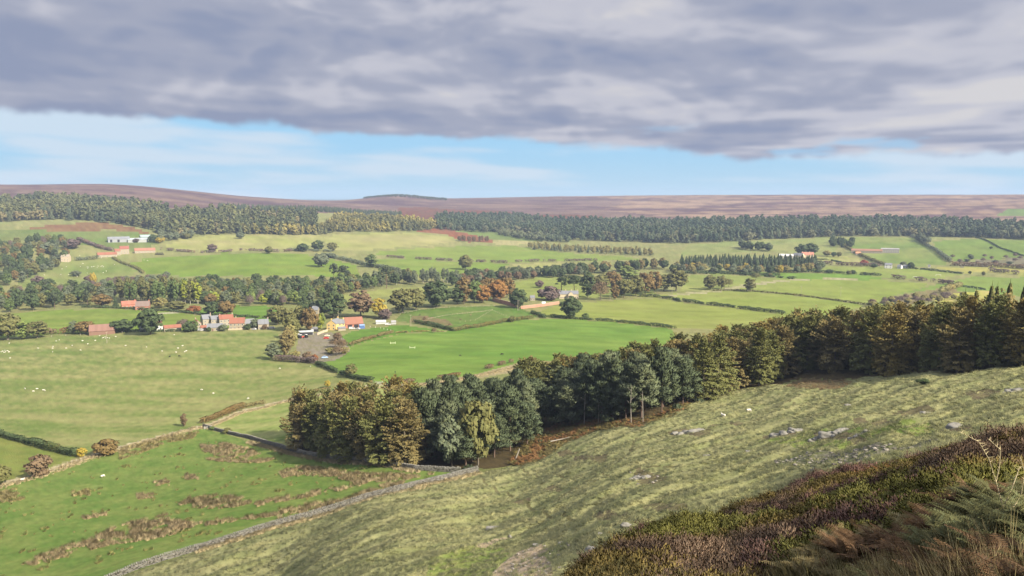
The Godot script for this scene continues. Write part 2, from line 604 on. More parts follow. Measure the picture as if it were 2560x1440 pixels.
# a kind: [height, width, list of crown meshes, list of trunk meshes]
func make_kinds() -> void:
	var K := {}
	K["beech"] = [20.0, 11.0, [], []]
	for k in 6:
		K.beech[2].append(crown_beech(20.0, 12.5, 0.01, [330, 280, 350, 300, 320, 260][k], 46, 0.28, 0.55))
		K.beech[3].append(bark(18.0, 0.38, rnd(-0.5, 0.5), 9, 4.0, 0.2))
	K["pine"] = [19.0, 8.5, [], []]
	for k in 4:
		K.pine[2].append(crown_pine(19.0, 8.5, [0.06, 0.24, 0.04, 0.15][k], 84, 0.55, 17.0))
		K.pine[3].append(bark(19.5, 0.27, rnd(-0.4, 0.4), 12, 2.6, 0.38))
	K["round"] = [14.0, 13.0, [], []]
	for k in 5:
		K["round"][2].append(crown_broad(14.0, 13.0, 0.10, 74, 0.70, 8.5, 0.72, 0.25, 0.28))
		K["round"][3].append(bark(12.0, 0.36, rnd(-0.3, 0.3), 5, 3.5, 0.25))
	K["oval"] = [16.0, 9.5, [], []]
	for k in 4:
		K.oval[2].append(crown_broad(16.0, 9.5, 0.07, 66, 0.65, 8.5, 0.75, 0.25, 0.29))
		K.oval[3].append(bark(14.0, 0.3, rnd(-0.3, 0.3), 5, 2.4, 0.25))
	K["poplar"] = [24.0, 8.0, [], []]
	for k in 3:
		K.poplar[2].append(crown_broad(24.0, 8.0, 0.16, 80, 0.7, 8.0, 1.0, 0.15, 0.32))
		K.poplar[3].append(bark(22.0, 0.36, rnd(-0.3, 0.3), 5, 1.6, 0.3))
	K["bush"] = [4.0, 5.0, [], []]
	for k in 3:
		K.bush[2].append(crown_broad(4.0, 5.0, 0.0, 34, 0.30, 7.0, 0.8, 0.2))
		K.bush[3].append(bark(2.6, 0.14, 0.2, 5, 1.4, 0.2))
	K["bare"] = [10.0, 9.0, [], []]
	for k in 3:
		for i in 260:
			var e := sphere_dir()
			e.y = absf(e.y)
			var s := Vector3(e.x * 1.2, 2.5 + e.y * 2.0, e.z * 1.2)
			var p := Vector3(e.x * 4.4, 4.6 + e.y * 5.2, e.z * 4.4) * rnd(0.75, 1.05)
			blade(s.lerp(p, rnd(0.1, 0.6)), p, s.cross(p).normalized() * 0.07, e, Color(0.8, 0.8, 0.8), Color(1.1, 1.05, 1.0))
			for j in 3:
				leaf(p + sphere_dir() * 0.8, (e + sphere_dir()).normalized(), e, 0.42, 0.6, shade(Color(1, 0.97, 0.9), 0.75, 1.25))
		K.bare[2].append(commit())
		K.bare[3].append(bark(8.0, 0.24, 0.3, 7, 2.8, 0.2))
	K["conifer"] = [15.0, 6.5, [], []]
	for k in 3:
		K.conifer[2].append(crown_spruce(15.0, 6.5, 15, 11))
		K.conifer[3].append(bark(12.0, 0.2, 0.0, 0, 0.0, 0.3))
	K["spire"] = [15.0, 5.0, [crown_spruce(15.0, 5.0, 30, 8), crown_spruce(15.0, 5.0, 27, 7)], [bark(13.0, 0.16, 0.0, 0, 0.0, 0.3), bark(13.0, 0.16, 0.2, 0, 0.0, 0.3)]]
	K["scots"] = [17.0, 9.0, [], []]
	for k in 3:
		K.scots[2].append(crown_pine(17.0, 9.0, 0.42, 22, 1.0, 22.0))
		K.scots[3].append(bark(17.0, 0.3, rnd(-0.6, 0.6), 6, 3.0, 0.45))
	K["column"] = [9.0, 4.0, [crown_broad(9.0, 4.0, 0.0, 40, 0.45, 9.0, 1.3, 0.0)], [bark(6.0, 0.14, 0.0, 0, 0.0, 0.3)]]
	protos = K


const TINTS := {
	"deep": [0.070, 0.098, 0.042], "green": [0.112, 0.156, 0.053], "fresh": [0.172, 0.218, 0.063], "olive": [0.144, 0.146, 0.055], "grey green": [0.131, 0.156, 0.094],
	"bronze": [0.171, 0.123, 0.050], "brown": [0.168, 0.121, 0.074], "orange": [0.245, 0.135, 0.045], "rust": [0.24, 0.105, 0.045], "red": [0.30, 0.09, 0.06], "gold": [0.340, 0.270, 0.050], "lime": [0.250, 0.280, 0.045],
	"blue green": [0.090, 0.115, 0.064], "pale needle": [0.135, 0.160, 0.092], "purple brown": [0.149, 0.113, 0.101], "larch": [0.240, 0.220, 0.085], "beech gold": [0.215, 0.176, 0.060], "beech green": [0.150, 0.158, 0.056], "beech brown": [0.185, 0.155, 0.066],
}


func tint(key: String) -> StandardMaterial3D:
	var c: Array = TINTS[key]
	return leaf_material("leaves_" + key.replace(" ", "_"), Color(c[0], c[1], c[2]))


func tree(kind: String, x: float, z: float, h: float, w: float, hue: String, called: String, label: String, category: String, group := "") -> Node3D:
	var K: Array = protos[kind]
	var i := rng.randi() % (K[2] as Array).size()
	var o := thing(called, at(x, z), rng.randf() * TAU)
	var s := Vector3(w / K[1], h / K[0], w / K[1])
	var t := put("trunk", K[3][i], flat_material("bark_pine", Color(0.13, 0.09, 0.07)) if kind == "pine" or kind == "scots" else flat_material("bark_pale", Color(0.32, 0.30, 0.25)) if kind == "poplar" else flat_material("bark", Color(0.14, 0.12, 0.095)), o)
	var c := put("crown", K[2][i], tint(hue), o)
	t.scale = s
	c.scale = s
	tag(o, label, category, group)
	return o


func scatter(poly: Array, spacing: float, limit := 100000) -> Array:
	# places at least a spacing apart inside the outline, sorted from the west round to the east
	var pp := PackedVector2Array(poly)
	var lo := pp[0]
	var hi := pp[0]
	for p in pp:
		lo = lo.min(p)
		hi = hi.max(p)
	var grid := {}
	var out := []
	var tries := int((hi - lo).x * (hi - lo).y / spacing / spacing * 5.0)
	for k in tries:
		var p := Vector2(rnd(lo.x, hi.x), rnd(lo.y, hi.y))
		if not Geometry2D.is_point_in_polygon(p, pp):
			continue
		var c := Vector2i((p / spacing).floor())
		var free := true
		for dx in [-1, 0, 1]:
			for dy in [-1, 0, 1]:
				for q in grid.get(c + Vector2i(dx, dy), []):
					if p.distance_squared_to(q) < spacing * spacing:
						free = false
		if free:
			if not grid.has(c):
				grid[c] = []
			grid[c].append(p)
			out.append(p)
			if out.size() >= limit:
				break
	out.sort_custom(func(a, b): return atan2(a.x, -a.y) < atan2(b.x, -b.y))
	return out


# A wood: every tree a thing. The mix is a list of [kind, hue, what it looks like, height low, height high, width, share].
func wood(poly: Array, spacing: float, mix: Array, where: String, called: String, category: String, group: String) -> int:
	var spots := scatter(poly, spacing)
	var n := {}
	for p in spots:
		var r := rng.randf()
		var m: Array = mix[mix.size() - 1]
		for c in mix:
			r -= c[6]
			if r <= 0.0:
				m = c
				break
		n[m[2]] = n.get(m[2], 0) + 1
		var h := rnd(m[3], m[4])
		var own_category := category
		var own_called := called
		if category == "broadleaf tree":
			own_category = {"round": "oak tree", "oval": "ash tree", "bare": "thorn tree", "scots": "pine tree", "conifer": "spruce tree"}[m[0]]  # species names assigned by crown shape; the actual species is unknown
			own_called = own_category.replace(" ", "_")
		tree(m[0], p.x, p.y, h, m[5] * rnd(0.85, 1.15), m[1], own_called, "%s, %s %s" % [m[2], ordinal(n[m[2]]), where], own_category, group)
	return spots.size()


func copies(called: String, label: String, mesh: Mesh, m: Material, list: Array, tints: Array) -> void:
	# what nobody would count
	if list.is_empty():
		return
	var mm := MultiMesh.new()
	mm.transform_format = MultiMesh.TRANSFORM_3D
	mm.use_colors = true
	mm.mesh = mesh
	mm.instance_count = list.size()
	for i in list.size():
		mm.set_instance_transform(i, list[i])
		mm.set_instance_color(i, tints[i] if tints.size() else Color.WHITE)
	var o := MultiMeshInstance3D.new()
	o.name = numbered(called)
	o.multimesh = mm
	o.material_override = m
	add_child(o)
	tag(o, label, "", "", "stuff")


func far_wood(called: String, label: String, poly: Array, spacing: float, kinds: Array) -> void:
	# kinds: [mesh, material, low, high, colours, share]
	var spots := scatter(poly, spacing)
	for k in kinds:
		k.append([])
		k.append([])
	for p in spots:
		var r := rng.randf()
		var m: Array = kinds[kinds.size() - 1]
		for k in kinds:
			r -= k[5]
			if r <= 0.0:
				m = k
				break
		var h := rnd(m[2], m[3])
		var w := h * rnd(0.85, 1.2)
		m[6].append(Transform3D(Basis(Vector3.UP, rng.randf() * TAU).scaled(Vector3(w, h, w)), at(p.x, p.y)))
		var two: Array = m[4]
		var t := clampf(0.5 + noise.get_noise_2d(p.x * 0.5, p.y * 0.5) * 1.1 + rnd(-0.25, 0.25), 0.0, 1.0)
		var c: Color = (two[0] as Color).lerp(two[1], t)
		m[7].append(shade(c, 0.88, 1.12))
	var i := 0
	for k in kinds:
		copies(called, label if i == 0 else label + ", its broader trees", k[0], k[1], k[6], k[7])
		i += 1


# ---------------------------------------------------------------- hedges, walls, fences

func along(line: Array, step: float) -> PackedVector2Array:
	var out := PackedVector2Array()
	var left := 0.0
	for i in line.size() - 1:
		var a: Vector2 = line[i]
		var b: Vector2 = line[i + 1]
		var l := a.distance_to(b)
		while left < l:
			out.append(a.lerp(b, left / l))
			left += step
		left -= l
	return out


func hedge(label: String, line: Array, h: float, w: float, hue: String, gappy := 0.0, called := "hedge", group := "field hedges") -> void:
	var pts := along(line, 0.9)
	var o := thing(called, at(pts[0].x, pts[0].y))
	var dist := pts[0].length()
	var size := clampf(dist * 0.00075, 0.16, 0.9)
	var per := int(clampf((h * 2.0 + w) * 0.9 / (size * size * 1.1), 4.0, 90.0))
	for i in pts.size():
		var p := pts[i]
		var here := 0.5 + noise2.get_noise_2d(p.x * 0.6, p.y * 0.6) * 1.1
		if here < gappy:
			continue
		var k := 0.75 + 0.5 * clampf(here, 0.0, 1.0) if gappy > 0.0 else 0.74 + 0.48 * clampf(here, 0.0, 1.0)
		var c := at(p.x, p.y) - o.position
		var own := shade(Color(1, 1, 1).lerp(Color(1.5, 0.95, 0.7), clampf(noise2.get_noise_2d(p.x * 0.3 + 50.0, p.y * 0.3) * 1.5, 0.0, 1.0)), 0.85, 1.15)
		for j in per:
			var e := sphere_dir()
			e.y = e.y if e.y > -0.5 else -e.y
			var q := Vector3(clampf(e.x * 1.5, -1, 1) * w * 0.5, h * 0.5 + clampf(e.y * 1.35, -1.0, 1.0) * h * 0.5, clampf(e.z * 1.5, -1, 1) * w * 0.5) * k
			leaf(c + q + Vector3(rnd(-0.45, 0.45), rnd(-0.12, 0.12), rnd(-0.45, 0.45)), (e + sphere_dir() * 0.6).normalized(), e, size * rnd(0.7, 1.3), 0.65, shade(own, 0.7, 1.3))
	put("foliage", commit(), tint(hue), o)
	for i in range(0, pts.size(), 3):
		var c := at(pts[i].x, pts[i].y) - o.position
		tube(c - Vector3(0, 0.2, 0), c + Vector3(rnd(-0.3, 0.3), h * 0.6, rnd(-0.3, 0.3)), 0.06, 0.03, 3, Color.WHITE)
	put("stems", commit(), flat_material("bark", Color(0.14, 0.12, 0.095)), o).set_meta("kind", "stuff")
	tag(o, label, "hedge", group)


func dry_wall(label: String, line: Array, h: float, size: float) -> void:
	var o := thing("dry_stone_wall", at(line[0].x, line[0].y))
	var pts := along(line, size)
	var courses := int(h / (size * 0.5))
	for i in pts.size() - 1:
		var a := pts[i]
		var d := (pts[i + 1] - a).normalized()
		var bas := Basis(Vector3(d.x, 0, d.y), Vector3.UP, Vector3(-d.y, 0, d.x))
		var g := at(a.x, a.y) - o.position
		var sag := noise2.get_noise_2d(a.x * 0.8, a.y * 0.8) * 0.25
		for s in [-1.0, 1.0]:
			for k in courses:
				var y := (k + 0.5) * size * 0.5
				if y > h + sag - size * 0.2:
					continue
				var t := 1.0 - y / h * 0.4
				var v := rnd(0.45, 1.5)
				if rng.randf() < 0.06:
					v = rnd(1.5, 2.0)
				box(g + bas * Vector3(rnd(-0.3, 0.3) * size + (size * 0.5 if k % 2 else 0.0), y - 0.1 + rnd(-0.02, 0.02), s * 0.26 * t + rnd(-0.05, 0.05)), Vector3(size * rnd(0.28, 0.52), size * rnd(0.13, 0.24), 0.17), bas.rotated(Vector3.UP, rnd(-0.2, 0.2)), Color(v, v * rnd(0.95, 1.0), v * rnd(0.86, 0.97)), size * 0.07)
		var v2 := rnd(0.7, 1.5)
		box(g + Vector3(0, h + sag - 0.02 + rnd(-0.05, 0.04), 0), Vector3(size * 0.3, size * rnd(0.25, 0.4), 0.24), bas.rotated(bas.z, rnd(-0.4, 0.4)), Color(v2, v2, v2 * 0.94), size * 0.1)
	put("stones", commit(), flat_material("gritstone", Color(0.185, 0.178, 0.158), 0.95), o).set_meta("kind", "stuff")
	for i in pts.size() - 1:
		var a := pts[i]
		var d := (pts[i + 1] - a).normalized()
		var bas := Basis(Vector3(d.x, 0, d.y), Vector3.UP, Vector3(-d.y, 0, d.x))
		box(at(a.x, a.y) - o.position + bas.x * size * 0.5 + Vector3(0, h * 0.4 - 0.1, 0), Vector3(size * 0.55, h * 0.5, 0.13), bas, Color(0.22, 0.22, 0.2))
	put("core", commit(), flat_material("gritstone", Color(0.185, 0.178, 0.158), 0.95), o)
	tag(o, label, "stone wall", "dry stone walls on the near slope")


func fence(label: String, line: Array, gap: float, h: float, rails: int, col: Color, thick := 0.055) -> void:
	var o := thing("post_and_wire_fence" if rails == 0 else "post_and_rail_fence", at(line[0].x, line[0].y))
	var pts := along(line, gap)
	var m := flat_material("fence_wood_%d" % int(col.r * 100), col)
	box(Vector3(0, h * 0.5 - 0.2, 0), Vector3(thick, h * 0.5 + 0.2, thick), Basis(), Color.WHITE, 0.01)
	var pm := commit()
	var last := Vector3.ZERO
	for i in pts.size():
		var p := at(pts[i].x, pts[i].y) - o.position
		var q := put("post", pm, m, o)
		q.position = p
		q.rotation = Vector3(rnd(-0.06, 0.06), rng.randf() * 3.0, rnd(-0.06, 0.06))
		if i > 0:
			for k in maxi(rails, 3):
				var y := h * lerpf(0.35, 0.92, k / maxf(maxi(rails, 3) - 1, 1))
				tube(last + Vector3(0, y, 0), p + Vector3(0, y, 0), 0.006 if rails == 0 else 0.05, 0.006 if rails == 0 else 0.05, 3, Color.WHITE)
		last = p
	var w := put("wire" if rails == 0 else "rail", commit(), flat_material("fence_wire", Color(0.25, 0.25, 0.24), 0.5, 0.6) if rails == 0 else m, o)
	w.set_meta("kind", "stuff")
	tag(o, label, "fence", "fences between the fields")


# ---------------------------------------------------------------- buildings

func building(called: String, label: String, x: float, z: float, l: float, face: float, w: float, eave: float, rise: float, wall_c: Color, roof_c: Color, opt := {}) -> Node3D:
	# the front stands at x, z and looks along face; the ridge runs along the front, or away from it with opt.gable
	var f := deg_to_rad(face)
	var back := Vector3(-sin(f), 0, -cos(f))
	var c := at(x, z) + back * w * 0.5
	c.y = height(c.x, c.z) * 0.4 + height(x, z) * 0.6
	var o := thing(called, c, f)
	var hl := l * 0.5
	var hw := w * 0.5
	var gable: bool = opt.get("gable", false)
	var turn := Basis(Vector3.UP, PI / 2) if gable else Basis()
	var rl := hw if gable else hl
	var rw := hl if gable else hw
	var W := Color.WHITE
	# walls with their gables
	var b := func(px: float, py: float, pz: float) -> Vector3: return turn * Vector3(px, py, pz)
	quad(b.call(-rl, -2, rw), b.call(-rl, eave, rw), b.call(rl, eave, rw), b.call(rl, -2, rw), W)
	quad(b.call(rl, -2, -rw), b.call(rl, eave, -rw), b.call(-rl, eave, -rw), b.call(-rl, -2, -rw), W)
	quad(b.call(rl, -2, rw), b.call(rl, eave, rw), b.call(rl, eave, -rw), b.call(rl, -2, -rw), W)
	quad(b.call(-rl, -2, -rw), b.call(-rl, eave, -rw), b.call(-rl, eave, rw), b.call(-rl, -2, rw), W)
	tri(b.call(rl, eave, rw), b.call(rl, eave + rise, 0), b.call(rl, eave, -rw), W)
	tri(b.call(-rl, eave, -rw), b.call(-rl, eave + rise, 0), b.call(-rl, eave, rw), W)
	var wm := flat_material("wall_%d_%d_%d" % [int(wall_c.r * 99), int(wall_c.g * 99), int(wall_c.b * 99)], wall_c)
	put("wall", commit(), wm, o)
	# two roof slopes with thickness and overhang
	for s in [-1.0, 1.0]:
		var sl := Vector3(0, -rise, s * rw)
		var ln := sl.length() + 0.3
		var n := Vector3(0, rw, s * rise).normalized()
		var mid := Vector3(0, eave + rise, 0) + sl.normalized() * ln * 0.5 + n * 0.14
		var ax := Basis(Vector3.RIGHT, n, Vector3.RIGHT.cross(n))
		for q in 9:
			var v := rnd(0.88, 1.1)
			box(turn * (mid + Vector3(lerpf(-rl, rl, (q + 0.5) / 9.0) * 1.02, 0, 0)), Vector3(rl / 9.0 * 1.03, 0.11 + 0.004 * (q % 2), ln * 0.5), turn * ax, Color(v, v, v))
	var roof := put("roof", commit(), flat_material("roof_%d_%d_%d" % [int(roof_c.r * 99), int(roof_c.g * 99), int(roof_c.b * 99)], roof_c, 0.8), o)
	for t in opt.get("chimneys", []):
		box(turn * Vector3(rl * t, eave + rise + 0.25, 0), Vector3(0.42, 0.95, 0.42), turn, W)
		box(turn * Vector3(rl * t, eave + rise + 1.25, 0), Vector3(0.5, 0.07, 0.5), turn, W)
		var ch := put("chimney", commit(), wm, roof)
		box(turn * Vector3(rl * t, eave + rise + 1.5, 0), Vector3(0.14, 0.2, 0.14), turn, W)
		put("chimney_pot", commit(), flat_material("clay_pot", Color(0.45, 0.2, 0.11)), roof)
		ch.set_meta("label", "stone chimney stack on the ridge")
	# windows and doors on the front
	var bays: int = opt.get("bays", 0)
	var floors: int = opt.get("floors", 1)
	for fl in floors:
		for k in bays:
			var px := lerpf(-hl, hl, (k + 0.5) / bays)
			var py := 1.5 + fl * 2.7
			if fl == 0 and opt.get("door", -1) == k:
				box(Vector3(px, 1.0, hw + 0.05), Vector3(0.55, 1.05, 0.06), Basis(), W)
				put("door", commit(), flat_material("door_paint", Color(0.16, 0.10, 0.07)), o)
				continue
			box(Vector3(px, py, hw + 0.03), Vector3(0.62, 0.72, 0.05), Basis(), W)
			var fr := put("window", commit(), flat_material("window_frame", Color(0.6, 0.58, 0.54)), o)
			box(Vector3(px - 0.27, py, hw + 0.085), Vector3(0.24, 0.62, 0.012), Basis(), W)
			box(Vector3(px + 0.27, py, hw + 0.085), Vector3(0.24, 0.62, 0.012), Basis(), W)
			put("pane", commit(), flat_material("window_glass", Color(0.03, 0.035, 0.045), 0.08), fr)
	for q in opt.get("openings", []):
		box(Vector3(hl * q, eave * 0.42, hw + 0.02), Vector3(1.9, eave * 0.42, 0.06), Basis(), W)
		put("doorway", commit(), flat_material("dark_doorway", Color(0.03, 0.03, 0.035)), o)
	tag(o, label, opt.get("category", "house"), opt.get("group", ""))
	return o


# ---------------------------------------------------------------- animals, people, vehicles

func flesh(caps: Array, cell: float, blend: float) -> ArrayMesh:
	# one continuous skin round tapered bones: the smooth union of capsules, meshed as surface nets
	var lo := Vector3(1e9, 1e9, 1e9)
	var hi := -lo
	for c in caps:
		var r := maxf(c[2], c[3]) + cell * 2.0
		lo = lo.min(c[0] - Vector3.ONE * r).min(c[1] - Vector3.ONE * r)
		hi = hi.max(c[0] + Vector3.ONE * r).max(c[1] + Vector3.ONE * r)
	var n := Vector3i(((hi - lo) / cell).ceil()) + Vector3i.ONE
	var f := PackedFloat32Array()
	f.resize(n.x * n.y * n.z)
	for z in n.z:
		for y in n.y:
			for x in n.x:
				var p := lo + Vector3(x, y, z) * cell
				var d := 1e9
				for c in caps:
					var a: Vector3 = c[0]
					var ab: Vector3 = c[1] - a
					var t := clampf((p - a).dot(ab) / maxf(ab.length_squared(), 1e-6), 0.0, 1.0)
					var e := p.distance_to(a + ab * t) - lerpf(c[2], c[3], t)
					var h := clampf(0.5 + 0.5 * (d - e) / blend, 0.0, 1.0)
					d = lerpf(d, e, h) - blend * h * (1.0 - h) if d < 1e8 else e
				f[(z * n.y + y) * n.x + x] = d
	var ids := {}
	var steps := [1, n.x, n.x * n.y]
	for z in n.z - 1:
		for y in n.y - 1:
			for x in n.x - 1:
				var base := (z * n.y + y) * n.x + x
				var sum := Vector3.ZERO
				var cnt := 0
				for k in 8:
					var ca := Vector3(k & 1, (k >> 1) & 1, k >> 2)
					var fa := f[base + (k & 1) + ((k >> 1) & 1) * n.x + (k >> 2) * n.x * n.y]
					for ax in 3:
						if k & (1 << ax):
							continue
						var fb := f[base + (k & 1) + ((k >> 1) & 1) * n.x + (k >> 2) * n.x * n.y + int(steps[ax])]
						if (fa < 0.0) != (fb < 0.0):
							var u := Vector3.ZERO
							u[ax] = fa / (fa - fb)
							sum += ca + u
							cnt += 1
				if cnt:
					ids[base] = MV.size()
					MV.append(lo + (Vector3(x, y, z) + sum / cnt) * cell)
					var g := Vector3(f[base + 1] - f[base], f[base + n.x] - f[base], f[base + n.x * n.y] - f[base])
					MN.append(g.normalized())
					MC.append(Color.WHITE)
	for z in range(1, n.z - 1):
		for y in range(1, n.y - 1):
			for x in range(1, n.x - 1):
				var base := (z * n.y + y) * n.x + x
				for ax in 3:
					var fb := f[base + int(steps[ax])]
					if (f[base] < 0.0) == (fb < 0.0):
						continue
					var u: int = steps[(ax + 1) % 3]
					var w: int = steps[(ax + 2) % 3]
					var q := [ids[base], ids[base - u], ids[base - u - w], ids[base - w]]
					if f[base] < 0.0:
						q.reverse()
					MI.append_array([q[0], q[1], q[2], q[0], q[2], q[3]])
	for i in range(0, MI.size(), 3):
		if (MV[MI[i + 2]] - MV[MI[i]]).cross(MV[MI[i + 1]] - MV[MI[i]]).dot(MN[MI[i]] + MN[MI[i + 1]] + MN[MI[i + 2]]) < 0.0:
			var k := MI[i + 1]
			MI[i + 1] = MI[i + 2]
			MI[i + 2] = k
	return commit()


func legs(xs: Array, half: float, top: float, r0: float, r1: float) -> Array:
	var out := []
	for x in xs:
		for s in [-1.0, 1.0]:
			out.append([Vector3(x, top, s * half), Vector3(x + 0.02, r1, s * half), r0, r1])
	return out


func sheep_shape(grazing: bool) -> ArrayMesh:
	var c := [[Vector3(-0.42, 0.58, 0), Vector3(0.33, 0.6, 0), 0.27, 0.26]]
	if grazing:
		c += [[Vector3(0.4, 0.56, 0), Vector3(0.62, 0.3, 0), 0.15, 0.1], [Vector3(0.62, 0.3, 0), Vector3(0.74, 0.1, 0), 0.1, 0.06]]
	else:
		c += [[Vector3(0.36, 0.66, 0), Vector3(0.56, 0.9, 0), 0.15, 0.1], [Vector3(0.56, 0.92, 0), Vector3(0.76, 0.84, 0), 0.1, 0.06]]
	return flesh(c + legs([-0.36, 0.28], 0.13, 0.42, 0.07, 0.04), 0.055, 0.06)


func horse_shape(grazing: bool) -> ArrayMesh:
	var c := [[Vector3(-0.62, 1.12, 0), Vector3(0.45, 1.1, 0), 0.3, 0.31], [Vector3(-0.85, 1.2, 0), Vector3(-1.0, 0.55, 0), 0.1, 0.05]]
	if grazing:
		c += [[Vector3(0.62, 1.2, 0), Vector3(1.12, 0.62, 0), 0.22, 0.13], [Vector3(1.12, 0.6, 0), Vector3(1.3, 0.12, 0), 0.13, 0.07]]
	else:
		c += [[Vector3(0.6, 1.25, 0), Vector3(0.98, 1.75, 0), 0.22, 0.14], [Vector3(0.98, 1.78, 0), Vector3(1.4, 1.55, 0), 0.13, 0.08]]
	return flesh(c + legs([-0.7, 0.5], 0.17, 0.9, 0.13, 0.055), 0.085, 0.1)


func animal(called: String, label: String, category: String, group: String, mesh: ArrayMesh, m: Material, x: float, z: float, turn: float, s := 1.0) -> void:
	var o := put(called, mesh, m)
	o.position = at(x, z) - Vector3(0, 0.02, 0)
	o.rotation.y = turn
	o.scale = Vector3.ONE * s
	tag(o, label, category, group)


func prism(profile: Array, half: float, col: Color) -> void:
	# a side outline given a width, its upper edges drawn in a little
	var n := profile.size()
	for i in n:
		var a: Vector2 = profile[i]
		var b: Vector2 = profile[(i + 1) % n]
		var ha := half * (1.0 - 0.16 * smoothstep(0.8, 1.5, a.y))
		var hb := half * (1.0 - 0.16 * smoothstep(0.8, 1.5, b.y))
		quad(Vector3(a.x, a.y, ha), Vector3(a.x, a.y, -ha), Vector3(b.x, b.y, -hb), Vector3(b.x, b.y, hb), col)
	for s in [-1.0, 1.0]:
		var t := Geometry2D.triangulate_polygon(PackedVector2Array(profile))
		for i in range(0, t.size(), 3):
			var v := []
			for k in 3:
				var p: Vector2 = profile[t[i + k]]
				v.append(Vector3(p.x, p.y, s * half * (1.0 - 0.16 * smoothstep(0.8, 1.5, p.y))))
			var flip: bool = (v[2] - v[0]).cross(v[1] - v[0]).z * s < 0.0
			tri(v[0], v[2] if flip else v[1], v[1] if flip else v[2], col)


func wheels(o: Node3D, spots: Array) -> void:
	for w in spots:
		var r: float = w[2]
		tube(Vector3(0, 0, -w[3]), Vector3(0, 0, w[3]), r, r, 14, Color.WHITE)
		for s in [-1.0, 1.0]:
			for k in 14:
				tri(Vector3(0, 0, s * w[3]), Vector3(cos(TAU * k / 14) * r, -s * sin(TAU * k / 14) * r, s * w[3]), Vector3(cos(TAU * (k + 1) / 14) * r, -s * sin(TAU * (k + 1) / 14) * r, s * w[3]), Color.WHITE)
		var t := put("wheel", commit(), flat_material("tyre", Color(0.02, 0.02, 0.02)), o)
		t.position = Vector3(w[0], r, w[1])
		tube(Vector3(0, 0, -w[3] - 0.02), Vector3(0, 0, w[3] + 0.02), r * 0.55, r * 0.5, 10, Color.WHITE)
		put("rim", commit(), flat_material("rim", Color(0.4, 0.4, 0.4), 0.4, 0.6), t)


func car(label: String, x: float, z: float, turn: float, col: Color, van := false) -> void:
	var o := thing("parked_van" if van else "parked_car", at(x, z), turn)
	var side := [V(-2.1, 0.35), V(-2.12, 0.8), V(-1.6, 0.98), V(-1.2, 1.46), V(0.35, 1.5), V(1.05, 0.98), V(1.95, 0.82), V(2.1, 0.35)]
	if van:
		side = [V(-2.5, 0.4), V(-2.5, 2.05), V(0.9, 2.15), V(1.7, 1.35), V(2.4, 1.15), V(2.5, 0.4)]
	prism(side, 0.86, Color.WHITE)
	put("body", commit(), flat_material("paint_%d_%d_%d" % [int(col.r * 99), int(col.g * 99), int(col.b * 99)], col, 0.3), o)
	for s in [-1.0, 1.0]:
		box(Vector3(0.9 if van else -0.35, 1.6 if van else 1.22, s * 0.80), Vector3(0.4 if van else 0.8, 0.25 if van else 0.17, 0.03), Basis(Vector3.RIGHT, s * -0.16), Color.WHITE)
		put("side_window", commit(), flat_material("window_glass", Color(0.03, 0.035, 0.045), 0.08), o)
		box(Vector3(2.08 if not van else 2.46, 0.68, s * 0.6), Vector3(0.04, 0.09, 0.16), Basis(), Color.WHITE)
		put("headlight", commit(), flat_material("lamp_glass", Color(0.5, 0.5, 0.5), 0.1), o)
	box(Vector3(1.36 if van else 0.74, 1.75 if van else 1.25, 0), Vector3(0.03, 0.3 if van else 0.28, 0.66), Basis(Vector3.FORWARD, -0.75), Color.WHITE)
	put("windscreen", commit(), flat_material("window_glass", Color(0.03, 0.035, 0.045), 0.08), o)
	wheels(o, [[-1.35, 0.74, 0.32, 0.11], [-1.35, -0.74, 0.32, 0.11], [1.35, 0.74, 0.32, 0.11], [1.35, -0.74, 0.32, 0.11]])
	tag(o, label, "van" if van else "car", "vehicles parked in the hamlet")


func tractor(label: String, x: float, z: float, turn: float, col: Color) -> void:
	var o := thing("tractor", at(x, z), turn)
	prism([V(-0.6, 0.9), V(-0.6, 1.35), V(1.9, 1.5), V(2.0, 0.8), V(0.2, 0.7)], 0.42, Color.WHITE)
	put("bonnet", commit(), flat_material("paint_%d_%d_%d" % [int(col.r * 99), int(col.g * 99), int(col.b * 99)], col, 0.4), o)
	prism([V(-1.5, 1.2), V(-1.4, 2.7), V(0.0, 2.7), V(0.15, 1.2)], 0.75, Color.WHITE)
	put("cab", commit(), flat_material("window_glass", Color(0.03, 0.035, 0.045), 0.08), o)
	box(Vector3(-0.7, 2.76, 0), Vector3(0.9, 0.07, 0.8), Basis(), Color.WHITE)
	put("roof", commit(), flat_material("white_paint", Color(0.7, 0.7, 0.68)), o)
	wheels(o, [[-0.9, 0.9, 0.85, 0.24], [-0.9, -0.9, 0.85, 0.24], [1.4, 0.75, 0.5, 0.17], [1.4, -0.75, 0.5, 0.17]])
	tag(o, label, "tractor")


func pole(label: String, x: float, z: float, h: float, arm := true) -> void:
	var o := thing("telegraph_pole", at(x, z), 0.4)
	tube(Vector3(0, -0.5, 0), Vector3(0.05, h, 0), 0.15, 0.10, 7, Color.WHITE)
	put("pole", commit(), flat_material("pole_wood", Color(0.36, 0.31, 0.25)), o)
	if arm:
		box(Vector3(0.05, h - 0.5, 0), Vector3(0.9, 0.06, 0.05), Basis(), Color.WHITE)
		var a := put("crossarm", commit(), flat_material("pole_wood", Color(0.36, 0.31, 0.25)), o)
		for k in [-0.8, 0.0, 0.8]:
			tube(Vector3(k, h - 0.45, 0), Vector3(k, h - 0.22, 0), 0.06, 0.05, 6, Color.WHITE)
			put("insulator", commit(), flat_material("porcelain", Color(0.6, 0.6, 0.58), 0.2), a)
	tag(o, label, "telegraph pole", "telegraph poles across the dale")


